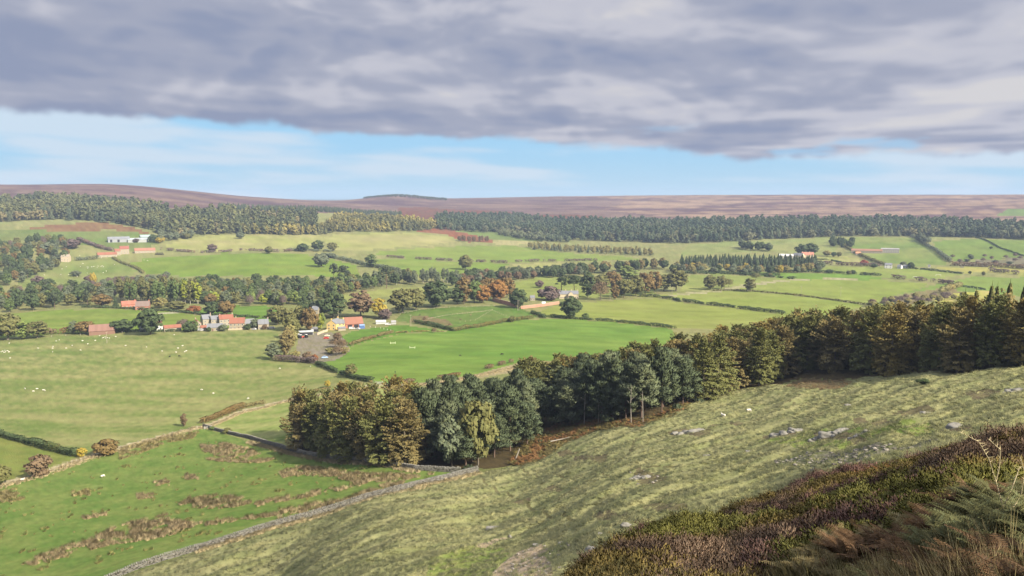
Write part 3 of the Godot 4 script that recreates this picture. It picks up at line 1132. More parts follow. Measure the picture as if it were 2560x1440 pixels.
func rock_shape(seed_at: float, sharp: float) -> ArrayMesh:
	var n := 9
	for i in n + 1:
		for j in 14:
			var a := TAU * j / 14
			var b := PI * i / n
			var d := Vector3(sin(b) * cos(a), cos(b), sin(b) * sin(a))
			var k := Vector3(signf(d.x) * pow(absf(d.x), sharp), signf(d.y) * pow(absf(d.y), sharp), signf(d.z) * pow(absf(d.z), sharp))
			var r := 1.0 + noise2.get_noise_3d(d.x * 9.0 + seed_at, d.y * 9.0, d.z * 9.0) * 0.55 + noise2.get_noise_3d(d.x * 27.0, d.y * 27.0 + seed_at, d.z * 27.0) * 0.16
			MV.append(k * r)
			MN.append(d)
			var v := 1.0 + noise2.get_noise_3d(d.x * 30.0, d.y * 30.0, d.z * 30.0 + seed_at) * 0.5
			MC.append(Color(v, v, v * 0.96))
	for i in n:
		for j in 14:
			var p := i * 14 + j
			var q := i * 14 + (j + 1) % 14
			MI.append_array([p, p + 14, q, q, p + 14, q + 14])
	for i in MN.size():
		MN[i] = Vector3.ZERO
	for i in range(0, MI.size(), 3):
		var g := (MV[MI[i + 2]] - MV[MI[i]]).cross(MV[MI[i + 1]] - MV[MI[i]])
		for k in 3:
			MN[MI[i + k]] += g
	for i in MN.size():
		MN[i] = MN[i].normalized() if MN[i].length() > 1e-9 else Vector3.UP
	return commit()


# ---------------------------------------------------------------- ground cover shapes

func tuft_shape(n: int, r: float, h: float, thick: float, droop: float, lo: Color, hi: Color) -> ArrayMesh:
	for i in n:
		var a := rng.randf() * TAU
		var o := Vector3(cos(a), 0, sin(a))
		var root := o * r * sqrt(rng.randf()) * 0.6
		var tip := root + o * r * rnd(0.2, 1.0) * droop + Vector3(0, h * rnd(0.55, 1.1), 0)
		var s := o.cross(Vector3.UP) * thick
		var k := rnd(0.75, 1.25)
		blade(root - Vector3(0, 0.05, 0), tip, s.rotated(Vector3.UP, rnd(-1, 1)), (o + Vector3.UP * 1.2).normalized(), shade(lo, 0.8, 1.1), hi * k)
	return commit()


func mound_shape(n: int, r: float, h: float, sprig: float, thick: float, lo: Color, hi: Color) -> ArrayMesh:
	# a low bush of many short upright sprigs on woody stems
	for i in n:
		var e := sphere_dir()
		e.y = absf(e.y)
		var lump := 1.0 + noise2.get_noise_3d(e.x * 14.0 + r * 90.0, e.y * 14.0, e.z * 14.0) * 0.5
		var p := Vector3(e.x * r, e.y * h, e.z * r) * lump * rnd(0.7, 1.0)
		var d := (e + Vector3(0, 0.3, 0) + sphere_dir() * 0.55).normalized()
		var s := d.cross(sphere_dir()).normalized() * thick
		var c := lo.lerp(hi, rng.randf())
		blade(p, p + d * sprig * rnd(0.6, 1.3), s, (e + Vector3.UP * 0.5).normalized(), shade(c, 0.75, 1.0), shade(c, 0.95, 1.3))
	for i in 10:
		var e := sphere_dir()
		tube(Vector3(0, -0.1, 0), Vector3(e.x * r * 0.7, absf(e.y) * h * 0.8, e.z * r * 0.7), 0.012, 0.005, 3, Color(0.09, 0.07, 0.06))
	return commit()


func frond_shape(l: float, lo: Color, hi: Color) -> ArrayMesh:
	# a bracken frond: an arching stem with pinnae that taper towards its tip
	var last := Vector3.ZERO
	var n := 26
	for i in range(1, n + 1):
		var t := float(i) / n
		var p := Vector3(l * 0.8 * t * t * 0.9 + 0.05 * t, l * (0.95 * t - 0.55 * t * t), rnd(-0.01, 0.01))
		tube(last, p, 0.007 * (1.2 - t), 0.006 * (1.1 - t), 3, lo)
		if t > 0.25:
			for s in [-1.0, 1.0]:
				var reach := l * rnd(0.26, 0.36) * pow(1.0 - t, 0.7) + 0.02
				var c := lo.lerp(hi, rng.randf())
				var droop := rnd(-0.35, 0.05)
				for j in 5:
					var q := p + Vector3(reach * 0.25 * j / 5.0, droop * reach * j / 5.0, s * reach * j / 5.0)
					for w in [-1.0, 1.0]:
						blade(q, q + Vector3(w * reach * 0.26 * (1.0 - j / 6.0), -0.01, s * reach * 0.22), Vector3(0, 0, s * reach * 0.115), Vector3(0.2, 1, 0), shade(c, 0.8, 1.1), shade(c, 0.9, 1.3))
		last = p
	return commit()


func standing(p: Vector2, size: float, tilt := 0.12, sink := 0.0) -> Transform3D:
	var b := Basis.from_euler(Vector3(rnd(-tilt, tilt), rng.randf() * TAU, rnd(-tilt, tilt))).scaled(Vector3.ONE * size)
	return Transform3D(b, at(p.x, p.y) - Vector3(0, sink, 0))


# ---------------------------------------------------------------- sky

const DECK_EDGE := [-180.0, 5.0, -120.0, 7.0, -70.0, 6.5, -40.0, 5.6, -33.0, 5.45, -26.0, 5.4, -18.0, 5.15, -11.0, 4.6, 0.0, 4.2, 9.0, 3.75, 17.0, 2.8, 23.0, 3.2, 28.0, 3.0, 33.0, 2.85, 60.0, 3.5, 110.0, 5.0, 180.0, 5.0]


func sky_color(b: float, e: float) -> Color:
	var deg := rad_to_deg(b)
	var i := 0
	while i < DECK_EDGE.size() - 4 and deg > DECK_EDGE[i + 2]:
		i += 2
	var edge := lerpf(DECK_EDGE[i + 1], DECK_EDGE[i + 3], smoothstep(DECK_EDGE[i], DECK_EDGE[i + 2], deg))
	var eg := rad_to_deg(e)
	# the clear band, with thin high streaks
	var clear := Color(0.47, 0.68, 0.83).lerp(Color(0.37, 0.655, 0.90), smoothstep(0.0, 4.5, eg)).lerp(Color(0.25, 0.45, 0.78), smoothstep(6.0, 60.0, eg))
	var sx := deg * 2.6
	var thin := noise.get_noise_2d(sx * 0.9 + 300.0, eg * 26.0 + deg * 0.9) + noise.get_noise_2d(sx * 3.0, eg * 70.0 + deg * 2.5) * 0.35
	var left := smoothstep(30.0, -20.0, deg)
	thin = smoothstep(-0.12, 0.42, thin * 1.25 + (0.26 * left + 0.02) - absf(eg - 2.4) * 0.05)
	clear = clear.lerp(Color(0.66, 0.76, 0.86), thin * 0.8)
	# the cloud deck, a level sheet seen from below
	var y := maxf(sin(e), 0.02)
	var p := Vector2(sin(b), -cos(b)) * cos(e) / y
	var wob := noise2.get_noise_2d(deg * 2.1, eg * 3.0) * 0.22 + noise2.get_noise_2d(deg * 7.0, eg * 9.0) * 0.10 + noise.get_noise_2d(deg * 5.0, 3.0) * 0.25
	var in_deck := smoothstep(-0.22, 0.30, eg - edge + wob * 1.5)
	var wx := noise.get_noise_2d(deg * 3.0 + 500.0, eg * 7.0) * 5.0
	var wy := noise.get_noise_2d(deg * 3.0, eg * 7.0 + 700.0) * 1.6
	var big := noise.get_noise_2d(p.x * 30.0 + 17.0, p.y * 24.0)
	var mid := noise.get_noise_2d(p.x * 70.0, p.y * 56.0 + 50.0) * 0.55 + noise.get_noise_2d((deg + wx) * 5.0, (eg + wy) * 13.0 + deg * 1.6 + 200.0) * 0.8
	var small := 0.35 - absf(noise2.get_noise_2d((deg + wx) * 1.1, (eg + wy) * 2.9 + deg * 0.3)) * 1.5
	var fine := noise2.get_noise_2d((deg + wx) * 4.0 + 60.0, (eg + wy) * 9.0 + deg)
	var t := 0.55 + big * 0.75 + mid * 0.42 + (small * 0.28 + fine * 0.11) * smoothstep(1.5, 5.0, eg)
	t += 0.12 * smoothstep(5.0, 30.0, deg) - 0.16 * smoothstep(5.0, -28.0, deg) + 0.42 * smoothstep(12.0, 21.0, eg) * smoothstep(12.0, 34.0, deg) - 0.04 * smoothstep(1.2, 0.2, eg - edge)
	var deck := Color(0.28, 0.325, 0.475).lerp(Color(0.365, 0.395, 0.52), smoothstep(0.05, 0.45, t)).lerp(Color(0.545, 0.555, 0.65), smoothstep(0.42, 0.85, t)).lerp(Color(0.66, 0.65, 0.69), smoothstep(0.85, 1.2, t))
	# holes near the eastern edge of the deck
	var hole := smoothstep(0.30, 0.52, noise.get_noise_2d(deg * 7.5 + 40.0, eg * 42.0 + 11.0)) * smoothstep(6.0, 15.0, deg) * smoothstep(60.0, 34.0, deg) * smoothstep(3.0, 0.9, eg - edge)
	deck = deck.lerp(Color(0.36, 0.60, 0.86), hole * 0.8)
	# brighter where the sun stands behind thinner cloud; unseen zenith raised as fill light
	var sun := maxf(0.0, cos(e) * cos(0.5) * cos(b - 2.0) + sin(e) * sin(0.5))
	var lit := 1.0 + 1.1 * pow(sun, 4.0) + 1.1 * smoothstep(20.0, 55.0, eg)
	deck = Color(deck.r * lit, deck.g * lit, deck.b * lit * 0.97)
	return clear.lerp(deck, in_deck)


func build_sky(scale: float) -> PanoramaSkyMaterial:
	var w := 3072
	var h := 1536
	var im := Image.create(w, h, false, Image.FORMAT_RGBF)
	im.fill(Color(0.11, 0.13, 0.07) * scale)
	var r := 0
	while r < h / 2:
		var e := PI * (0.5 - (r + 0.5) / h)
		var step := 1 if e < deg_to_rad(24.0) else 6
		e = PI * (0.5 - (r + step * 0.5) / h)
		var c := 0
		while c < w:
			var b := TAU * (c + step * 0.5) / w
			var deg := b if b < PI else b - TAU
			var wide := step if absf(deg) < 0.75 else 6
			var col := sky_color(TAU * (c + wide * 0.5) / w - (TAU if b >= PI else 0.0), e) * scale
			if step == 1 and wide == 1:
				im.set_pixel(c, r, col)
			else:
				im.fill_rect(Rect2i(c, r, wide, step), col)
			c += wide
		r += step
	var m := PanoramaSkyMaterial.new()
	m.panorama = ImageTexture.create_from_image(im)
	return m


# ---------------------------------------------------------------- the scene

func _ready() -> void:
	var cam := Camera3D.new()
	cam.name = "camera"
	cam.fov = 40.13
	cam.position = Vector3(0, EYE, 0)
	cam.rotation = Vector3(deg_to_rad(-6.37), 0, 0)
	cam.near = 0.2
	cam.far = 12000.0
	add_child(cam)
	rng.seed = 7
	noise.seed = 4
	noise.frequency = 0.01
	noise.fractal_octaves = 4
	noise2.seed = 9
	noise2.frequency = 0.1
	noise2.fractal_octaves = 3
	var exposure := 2.75
	var env := Environment.new()
	env.background_mode = Environment.BG_SKY
	env.sky = Sky.new()
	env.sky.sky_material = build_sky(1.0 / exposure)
	env.tonemap_mode = Environment.TONE_MAPPER_LINEAR
	env.tonemap_exposure = exposure
	env.fog_enabled = true
	env.fog_density = 0.000075
	env.fog_light_color = Color(0.78, 0.86, 1.0)
	env.sdfgi_enabled = true
	env.ssao_enabled = true
	env.ssil_enabled = true
	var we := WorldEnvironment.new()
	we.name = "environment"
	we.environment = env
	add_child(we)
	var sun := DirectionalLight3D.new()
	sun.name = "sun"
	sun.light_energy = 1.25
	sun.light_color = Color(1.0, 0.955, 0.87)
	sun.light_angular_distance = 0.8
	sun.shadow_enabled = true
	var sb := deg_to_rad(130.0)
	var se := deg_to_rad(35.0)
	sun.look_at_from_position(Vector3.ZERO, -Vector3(sin(sb) * cos(se), sin(se), -cos(sb) * cos(se)))
	add_child(sun)

	make_survey()
	lay_ground()
	make_kinds()
	lay_boundaries()
	plant_plantation()
	plant_valley()
	plant_single_trees()
	build_hamlet()
	build_farms()
	place_animals()
	place_small_things()
	cover_ground()


func lay_ground() -> void:
	grain_material("turf_near", 3.2, 1.0, 0.62, 7.0)
	grain_material("turf", 17.0, 1.0, 0.72, 30.0)
	grain_material("moor", 60.0, 1.0, 0.62, 120.0)
	grain_material("soil", 2.2, 1.0, 0.5, 10.0)
	var G := Color(0.10, 0.172, 0.036)
	var G2 := Color(0.13, 0.205, 0.046)
	var Y := Color(0.18, 0.218, 0.055)
	var Y2 := Color(0.225, 0.245, 0.075)
	var S := Color(0.27, 0.25, 0.115)
	var R := Color(0.17, 0.19, 0.07)
	field("valley_meadow", "rough green and straw meadow land along the valley floor and lower slopes", [], R, Color(0.22, 0.21, 0.09), "turf", 90.0)
	field("moor", "purple brown heather moor with pale grassy streaks along the skyline", [V(-2235.5,-1119.1),V(-1589.5,-1929.7),V(-1364.6,-2070.8),V(-1085.5,-2196.4),V(-751,-2279.5),V(-430.8,-2614.8),V(0,-2900),V(447,-2713.4),V(782.3,-2374.4),V(1041.2,-2106.7),V(1293.1,-1962.3),V(1537.3,-1777.4),V(2240.1,-1110),V(5806.3,-2877.1),V(3647.8,-5367.8),V(0,-6490),V(-3571.1,-5419.2),V(-5803.4,-2905.3)], Color(0.094, 0.054, 0.062), Color(0.185, 0.125, 0.100), "moor", 300.0, 3.6, 6.0, 1.5)
	field("moor", "paler moor with straw coloured grass streaks above the long forest", [V(166.7,-6477.9),V(373.8,-5186.5),V(243.1,-4293.1),V(556.4,-3860.1),V(371.4,-3279),V(519.4,-2802.3),V(560.1,-2590.1),V(776.1,-2355.4),V(1041.2,-2106.7),V(1537.3,-1777.4),V(2240.1,-1110),V(5806.3,-2877.1),V(3647.8,-5367.8)], Color(0.105, 0.060, 0.064), Color(0.27, 0.185, 0.13), "moor", 190.0, 4.0, 6.0, 2.0)
	field("bracken_slope", "red brown bracken slope below the middle of the moor", [V(-377.4,-2572.5),V(-232.5,-2509.2),V(-26.8,-2599.9),V(167.7,-2714.8),V(343.3,-2778.9),V(229.4,-2971.2),V(77.2,-2999),V(-49.7,-3219.6),V(-270.9,-3288.9),V(-391.6,-3457.9),V(-478,-3315.7)], Color(0.16, 0.055, 0.035), Color(0.12, 0.07, 0.045), "moor", 160.0)
	field("bracken_bank", "red bracken bank falling from the end of the yellowing larch wood", [V(-245.8,-1941.9),V(-205.4,-2137.4),V(-179.8,-2221.8),V(-124.4,-2047.2),V(-49,-1932.5),V(-42.4,-1860.2),V(-101.5,-1819.7),V(-170,-1975)], Color(0.20, 0.075, 0.04), Color(0.17, 0.09, 0.05), "turf", 60.0)
	field("bracken_patch", "rust brown bracken along the foot of the dark hillside forest", [V(-994.2,-1610.4),V(-990.2,-1702.6),V(-932.2,-1790.1),V(-834.4,-1736.2),V(-735.5,-1631.7),V(-756.8,-1606.6),V(-849.2,-1678),V(-882.7,-1614.4),V(-942.9,-1605.9)], Color(0.15, 0.075, 0.04), Color(0.19, 0.13, 0.06), "turf", 70.0)
	field("upper_pasture", "green hill pasture above the grey barns", [V(-1077.9,-1566.1),V(-997.8,-1616.3),V(-889.3,-1596.7),V(-803.6,-1671),V(-725.2,-1608.4),V(-676.9,-1516.8),V(-689,-1428.8),V(-762.1,-1444.5),V(-863.4,-1494.3),V(-995.3,-1444)], Color(0.11, 0.16, 0.045), Color(0.15, 0.17, 0.06), "turf", 120.0)
	field("sloping_pasture", "pale sloping pasture below the red roofed hill farm", [V(-697.1,-1102.7),V(-754.8,-1279.6),V(-740.4,-1324.3),V(-691.5,-1375),V(-586.7,-1232.6),V(-573.7,-1148.6),V(-602.1,-1093),V(-663,-1065.3)], Color(0.20, 0.21, 0.08), Color(0.13, 0.18, 0.045), "turf", 110.0, 2.0)
	field("hay_hill", "straw coloured hillside field under the yellowing larch wood", [V(-658.2,-1482.7),V(-665.5,-1582.2),V(-646.1,-1678.6),V(-557.3,-1746.9),V(-431.8,-1776),V(-399.7,-1696.2),V(-401.1,-1614.2),V(-435,-1530.8),V(-506,-1465.9),V(-576.2,-1455.3)], Y2, S, "turf", 150.0, 3.0, 10.0)
	field("pale_hill", "pale dry grass hill in the middle distance", [V(-419.9,-1764),V(-384,-1805.3),V(-309.2,-1850.4),V(-223.8,-1921.8),V(-156.1,-1925.8),V(-112.4,-1847.8),V(-173.8,-1713.6),V(-259.3,-1597.1),V(-320.2,-1538.6),V(-362.1,-1550.9)], Y2, S, "turf", 170.0, 3.0, -8.0)
	field("long_green_field", "long bright green field below the red roofed hill farm", [V(-653.6,-1336.4),V(-611.2,-1399.2),V(-527.1,-1442),V(-431.1,-1464),V(-353.3,-1448.9),V(-264.6,-1333.9),V(-228.1,-1178.4),V(-309.9,-1169.9),V(-404.4,-1167.4),V(-501.1,-1185.2),V(-566.4,-1215.6)], Color(0.125, 0.195, 0.03), Color(0.16, 0.205, 0.04), "turf", 160.0, 3.0)
	field("middle_green_field", "smooth green field across the middle distance", [V(-275.3,-1527.1),V(-183.9,-1647.2),V(-88.2,-1739.6),V(0,-1805.8),V(116.8,-1643),V(221,-1553.8),V(240.7,-1480.1),V(117.5,-1444.4),V(-14.6,-1433.2),V(-132.1,-1444.3),V(-207.4,-1457.6)], Color(0.14, 0.205, 0.04), Y, "turf", 180.0, 3.0)
	field("lone_tree_field", "green field round the lone tree in the middle distance", [V(-260.2,-1346.5),V(-235.6,-1449),V(-145.6,-1432.6),V(-64.8,-1416),V(0,-1394.8),V(-31.8,-1251),V(-80.6,-1129),V(-132.8,-1185),V(-196,-1284)], Color(0.13, 0.20, 0.035), Y, "turf", 150.0, 3.0)
	field("dry_flat", "dry straw coloured flat beyond the larch plantation", [V(-48,-1894.1),V(39.9,-1970.5),V(37.2,-1834.1),V(-36.7,-1808.1)], S, S, "turf", 60.0)
	field("dry_flat", "dry pale grass beside the dark wood in the middle of the dale", [V(0,-1379.4),V(87.7,-1437.5),V(93.1,-1306.3),V(72.7,-1188.5),V(12.1,-1189.3)], S, Y2, "turf", 60.0)
	field("park_field", "pale mown park field behind the orange trees", [V(-2.7,-1063.5),V(42.4,-1189.1),V(115,-1127.7),V(211.3,-1151.7),V(174.6,-949.9),V(78.7,-905.9),V(9.1,-890.3)], Color(0.20, 0.225, 0.07), Y, "turf", 140.0, 3.0)
	field("narrow_meadow", "narrow pale meadow between two belts of valley trees", [V(-208.6,-917.7),V(-188.2,-969.9),V(-141.8,-1029.3),V(-85.8,-1051.6),V(-72.6,-948),V(-114.7,-935.5),V(-157.6,-907),V(-184.3,-858.1)], Y2, Color(0.20, 0.215, 0.07), "turf", 80.0, 3.0)
	field("crest_field", "bright green field on the low crest behind the hamlet", [V(-524.4,-752),V(-523.8,-798.9),V(-479.9,-829.7),V(-436.4,-836.1),V(-353.8,-803.6),V(-295.6,-759.1),V(-248.8,-735.5),V(-229.9,-700.4),V(-300.3,-664.6),V(-370,-667.1),V(-455.7,-652)], Color(0.125, 0.19, 0.032), Y, "turf", 90.0, 4.0, 5.0)
	field("back_field", "green field behind the hamlet roofs", [V(-336.3,-811.1),V(-297.4,-842.6),V(-247.4,-833.7),V(-212.7,-761.7),V(-213.9,-719.3),V(-256.5,-735.8),V(-297.8,-764.9)], Color(0.10, 0.175, 0.03), G2, "turf", 90.0, 3.0)
	field("sheep_field", "large striped sheep pasture in front of the hamlet", [V(-457.8,-617.8),V(-420.4,-638.9),V(-379.3,-653.3),V(-320.8,-664.7),V(-257.7,-660.5),V(-199.4,-672.3),V(-182.2,-602.6),V(-172,-545.6),V(-156,-514.7),V(-125.6,-496.7),V(-101.9,-453.3),V(-73.1,-405.9),V(-92,-403.9),V(-120.4,-400.4),V(-139.6,-389.6),V(-143.5,-354.4),V(-162.4,-327.7),V(-175.4,-307.9),V(-236.7,-354.8),V(-295.9,-395.2)], Color(0.128, 0.176, 0.048), Color(0.248, 0.242, 0.102), "turf", 26.0, 5.0, 14.0, 1.05)
	field("corner_field", "small yellow green field beyond the dark clipped hedge", [V(-293.5,-391.9),V(-234.7,-351.8),V(-174.6,-306.5),V(-176.4,-295.7),V(-181.5,-283.9),V(-184,-273.9),V(-203.8,-269.3)], Color(0.13, 0.18, 0.04), Color(0.20, 0.205, 0.06), "turf", 40.0, 2.5, 30.0)
	field("wedge_field", "pale yellow green wedge of pasture between the fence and the stone wall", [V(-142.8,-353.5),V(-136.1,-385.6),V(-119.8,-398.4),V(-89,-399.6),V(-69.4,-400.3),V(-54.3,-388.3),V(-14.6,-352.1),V(-13.6,-260.3),V(-20.5,-217.1),V(-37.3,-222.8),V(-51.9,-242),V(-73,-268.8),V(-91.8,-293.2),V(-123,-332.6)], Color(0.155, 0.215, 0.055), Color(0.30, 0.30, 0.12), "turf", 24.0, 3.5, 12.0, 1.1)
	field("horse_field", "vivid green horse field in the centre of the dale", [V(-125.1,-502.4),V(-119,-537.3),V(-118.3,-564.7),V(-90,-625.7),V(-52.9,-644.4),V(-27.5,-670.2),V(7.3,-716.9),V(45,-731.2),V(91.3,-712),V(137.9,-671.6),V(125.9,-582.8),V(85.2,-516.8),V(5,-480.6),V(-9.1,-442.5),V(-37.7,-405.6),V(-57.7,-398.2),V(-73.3,-409.6),V(-101.7,-455.8)], Color(0.105, 0.190, 0.034), Color(0.150, 0.222, 0.046), "turf", 110.0, 2.5, 8.0)
	field("paddock", "green paddock beside the red roofed barn", [V(-136,-615.4),V(-134,-652.3),V(-117.3,-672.6),V(-95.1,-686.4),V(-53.3,-649.4),V(-90.7,-630.5),V(-118.4,-568.4),V(-125.6,-578.6)], Color(0.09, 0.175, 0.025), Color(0.11, 0.19, 0.035), "turf", 50.0, 2.0)
	field("grazed_paddock", "fenced paddocks with bare brown patches behind the horse field", [V(-108.9,-720.3),V(-108.8,-787),V(-75.3,-817.8),V(-21.4,-836.5),V(8.3,-809.3),V(24.9,-748.9),V(18.7,-728.7),V(-27.6,-672.8),V(-49.8,-646.9),V(-86.1,-699.5)], Color(0.085, 0.155, 0.03), Color(0.135, 0.175, 0.05), "turf", 45.0, 1.5)
	field("bare_paddock", "bare brown trodden corner of the paddocks", [V(-93.7,-708.1),V(-96.3,-751.8),V(-83,-754.1),V(-58.9,-718.2),V(-50.6,-680.2),V(-70.9,-690.9)], Color(0.20, 0.14, 0.09), Color(0.15, 0.15, 0.06), "soil", 20.0)
	field("oak_field", "yellow green field beyond the big lone oak", [V(19.2,-748.5),V(37.3,-811),V(56.3,-846.8),V(108,-880.1),V(167.2,-908.9),V(194.5,-864.7),V(231.1,-821.3),V(266.1,-769.5),V(286.5,-755.7),V(225.3,-654.9),V(141.8,-674.1),V(114.6,-698.4),V(91.6,-714.6),V(45.1,-734)], Color(0.178, 0.217, 0.048), Color(0.215, 0.235, 0.066), "turf", 120.0, 4.0)
	field("strip_field", "green strip field above the long dark hedge", [V(151.2,-924.8),V(205.4,-957.8),V(254.6,-977.8),V(292.7,-971.7),V(343.8,-921.8),V(369.5,-881.5),V(383.7,-847.7),V(293.3,-733.7),V(269.1,-772.6),V(232.9,-827.8),V(200.1,-890)], Color(0.168, 0.216, 0.046), Color(0.21, 0.235, 0.064), "turf", 120.0, 4.0)
	field("broad_field", "broad smooth green field on the broad valley floor", [V(259.1,-995.5),V(321,-1049.1),V(405.6,-1105.3),V(515.1,-1098.5),V(556.8,-1039.8),V(481.3,-962),V(450.6,-923.7),V(407.2,-838),V(387.4,-860.9),V(370.7,-895.5),V(343.3,-933.4),V(301.5,-984.4)], Color(0.172, 0.219, 0.048), Color(0.215, 0.24, 0.068), "turf", 130.0, 4.0)
	field("low_meadow", "pale meadow strip beside the track with two ash trees", [V(210,-979.7),V(263.6,-1176.1),V(318.8,-1204),V(363.9,-1152.1),V(403.9,-1116.2),V(321,-1049.1),V(254.1,-995.8)], Color(0.165, 0.205, 0.055), Y2, "turf", 120.0, 3.0)
	field("hedged_strip", "green strip between two dark hedges below the spruce block", [V(276.7,-1235.4),V(384.3,-1217.6),V(490.5,-1174.5),V(540,-1139.8),V(515.1,-1098.5),V(405.6,-1105.3),V(370.7,-1173.8),V(321.8,-1215.4)], Color(0.115, 0.20, 0.035), Color(0.14, 0.21, 0.04), "turf", 120.0, 3.0)
	field("cottage_field", "light green field in front of the far white cottages", [V(445.9,-1234),V(525,-1290.1),V(636.3,-1276.2),V(662.4,-1239.6),V(674.7,-1172.5),V(587.7,-1098.2),V(540.8,-1129.1),V(502.2,-1174)], Color(0.16, 0.215, 0.05), Y2, "turf", 150.0, 3.0)
	field("stubble_field", "bright straw stubble field beyond the row of dark thorns", [V(674.9,-1263.3),V(785.2,-1286.4),V(850.1,-1228.4),V(791.7,-1142.8),V(749,-1148.7),V(729.8,-1204.6),V(687,-1183.4)], Color(0.30, 0.27, 0.085), Color(0.23, 0.25, 0.065), "turf", 150.0, 3.0)
	field("bushy_field", "green field with scattered bushes and goal frames", [V(462.1,-942.6),V(562.2,-1039.9),V(680.3,-1151.4),V(772.3,-1114.5),V(642.3,-924.5),V(518.4,-905.8),V(538.4,-995.3)], Color(0.135, 0.20, 0.045), Color(0.16, 0.21, 0.05), "turf", 120.0, 3.0)
	field("scrub_corner", "brown scrubby corner below the ragged line of bushes", [V(439.5,-905.4),V(505.1,-970),V(573.7,-1022.4),V(550.6,-962.9),V(485.7,-905.3),V(420.1,-837.9)], Color(0.20, 0.155, 0.085), Color(0.17, 0.16, 0.07), "turf", 30.0)
	field("sunlit_field", "small sunlit yellow field above the shaded beeches", [V(485.7,-905.3),V(550.6,-962.9),V(605.8,-989.1),V(576.4,-924.8),V(498.3,-854.7),V(477.3,-880.8)], Color(0.27, 0.285, 0.05), Color(0.34, 0.29, 0.11), "turf", 40.0)
	field("hill_field", "green hillside field beneath the long forest", [V(722.5,-1760),V(826.1,-1811.9),V(900.5,-1742.3),V(773,-1422.3),V(729.9,-1316.8),V(670.8,-1292.8),V(634.7,-1357),V(663.8,-1502.7)], Color(0.12, 0.175, 0.045), Color(0.19, 0.215, 0.07), "turf", 150.0, 2.0)
	field("hill_field", "green hillside field split by a slanting wall under the long forest", [V(884.9,-1662.6),V(1008.8,-1716.3),V(1126.2,-1633.8),V(947.8,-1372.1),V(829.1,-1359.5),V(764.3,-1354.6),V(803.7,-1479.6)], Color(0.12, 0.18, 0.04), Color(0.145, 0.19, 0.05), "turf", 150.0, 2.0)
	field("hill_field", "pale hillside field above the white barned farm", [V(400.4,-1794.5),V(571.9,-1820.2),V(737.5,-1819.7),V(689.5,-1658),V(592.6,-1458.4),V(531.8,-1563.6),V(428.3,-1562.2),V(326,-1528.1)], Color(0.165, 0.205, 0.065), Color(0.21, 0.215, 0.085), "turf", 150.0, 2.0)
	field("hill_field", "straw tinted field between the white barned farm and the red tree", [V(544.5,-1428.9),V(610.5,-1484.3),V(620,-1402.3),V(601.6,-1314.4),V(545.4,-1340.8)], Y2, S, "turf", 100.0)
	field("far_pasture", "small green pasture behind the young larches", [V(-158.4,-2086.5),V(23,-2272.4),V(120.4,-1979.5),V(48.9,-1931.2),V(-38.9,-1918.7),V(-124.4,-2047.2)], Color(0.12, 0.165, 0.05), Color(0.14, 0.175, 0.06), "turf", 150.0, 2.0)
	field("scrub_land", "grey brown rough scrub land below the slanting hill wall", [V(756.3,-1340.3),V(829.1,-1359.5),V(934,-1351.8),V(850.1,-1228.4),V(785.2,-1286.4),V(725.2,-1272.8)], Color(0.19, 0.165, 0.12), Color(0.13, 0.13, 0.07), "turf", 60.0)
	field("far_field", "strip of green field high on the streaked moor", [V(1567.2,-2558.1),V(1663.3,-2375.6),V(1757.6,-2306.7),V(2000,-2624.9),V(1781.8,-2836.9)], Color(0.11, 0.165, 0.045), Color(0.12, 0.17, 0.05), "turf", 150.0)
	field("farmyard", "trodden brown farmyard with rough grass in front of the yellow house", [V(-142.8,-509.8),V(-159.6,-576.7),V(-173.3,-634.3),V(-161,-653.4),V(-144.3,-641.4),V(-129.6,-603.2),V(-113.3,-544.9),V(-114.8,-513.1),V(-124.9,-502.3)], Color(0.235, 0.205, 0.175), Color(0.20, 0.185, 0.11), "soil", 14.0, 1.0, 0.0, 1.2)
	field("track", "pale farm track running between the field and the plantation", [V(-58.3,-397.1),V(-45.7,-401.5),V(-36,-409.6),V(-21.9,-424.4),V(-9.3,-449.3),V(4.9,-478.6),V(12.6,-487),V(11.8,-459.1),V(0,-434.8),V(-17,-411.7),V(-36.7,-394.4),V(-56,-386.4)], Color(0.33, 0.27, 0.17), Color(0.27, 0.25, 0.12), "soil", 12.0)
	field("track", "pale lane curving past the two ash trees on the broad valley floor", [V(167.9,-912.9),V(218,-970.5),V(256.8,-986.6),V(320.2,-1064.3),V(385.5,-1112.2),V(435.3,-1124),V(522.2,-1113.9),V(517.4,-1103.6),V(429.5,-1108.9),V(376.6,-1086.5),V(315.2,-1029.8),V(257.2,-968.9),V(212.3,-944.9)], Color(0.36, 0.33, 0.22), Color(0.24, 0.24, 0.10), "soil", 30.0)
	field("track", "short white farm track behind the big sycamore", [V(-357.4,-788.6),V(-350.2,-800.1),V(-342.6,-802.4),V(-338.6,-792.8),V(-342.6,-787.1),V(-351.9,-779)], Color(0.40, 0.38, 0.28), Color(0.3, 0.3, 0.18), "soil", 12.0)
	field("rushy_pasture", "bright green wet pasture with brown rush clumps below the wall", [V(-200,-264.1),V(-181.8,-270.5),V(-175.2,-280.9),V(-168.9,-304.7),V(-160.2,-323.8),V(-151.7,-338.5),V(-142.3,-351.8),V(-122.4,-330.7),V(-91.3,-291.5),V(-72.7,-267.4),V(-51.6,-240.7),V(-37.1,-221.7),V(-26.9,-213.9),V(-10,-211.2),V(-27.4,-186),V(-53.1,-170.4),V(-66.3,-160.3),V(-80.9,-150.5),V(-85.4,-141.5),V(-122.7,-159.5)], Color(0.105, 0.175, 0.040), Color(0.175, 0.215, 0.062), "turf_near", 14.0, 1.6, 20.0)
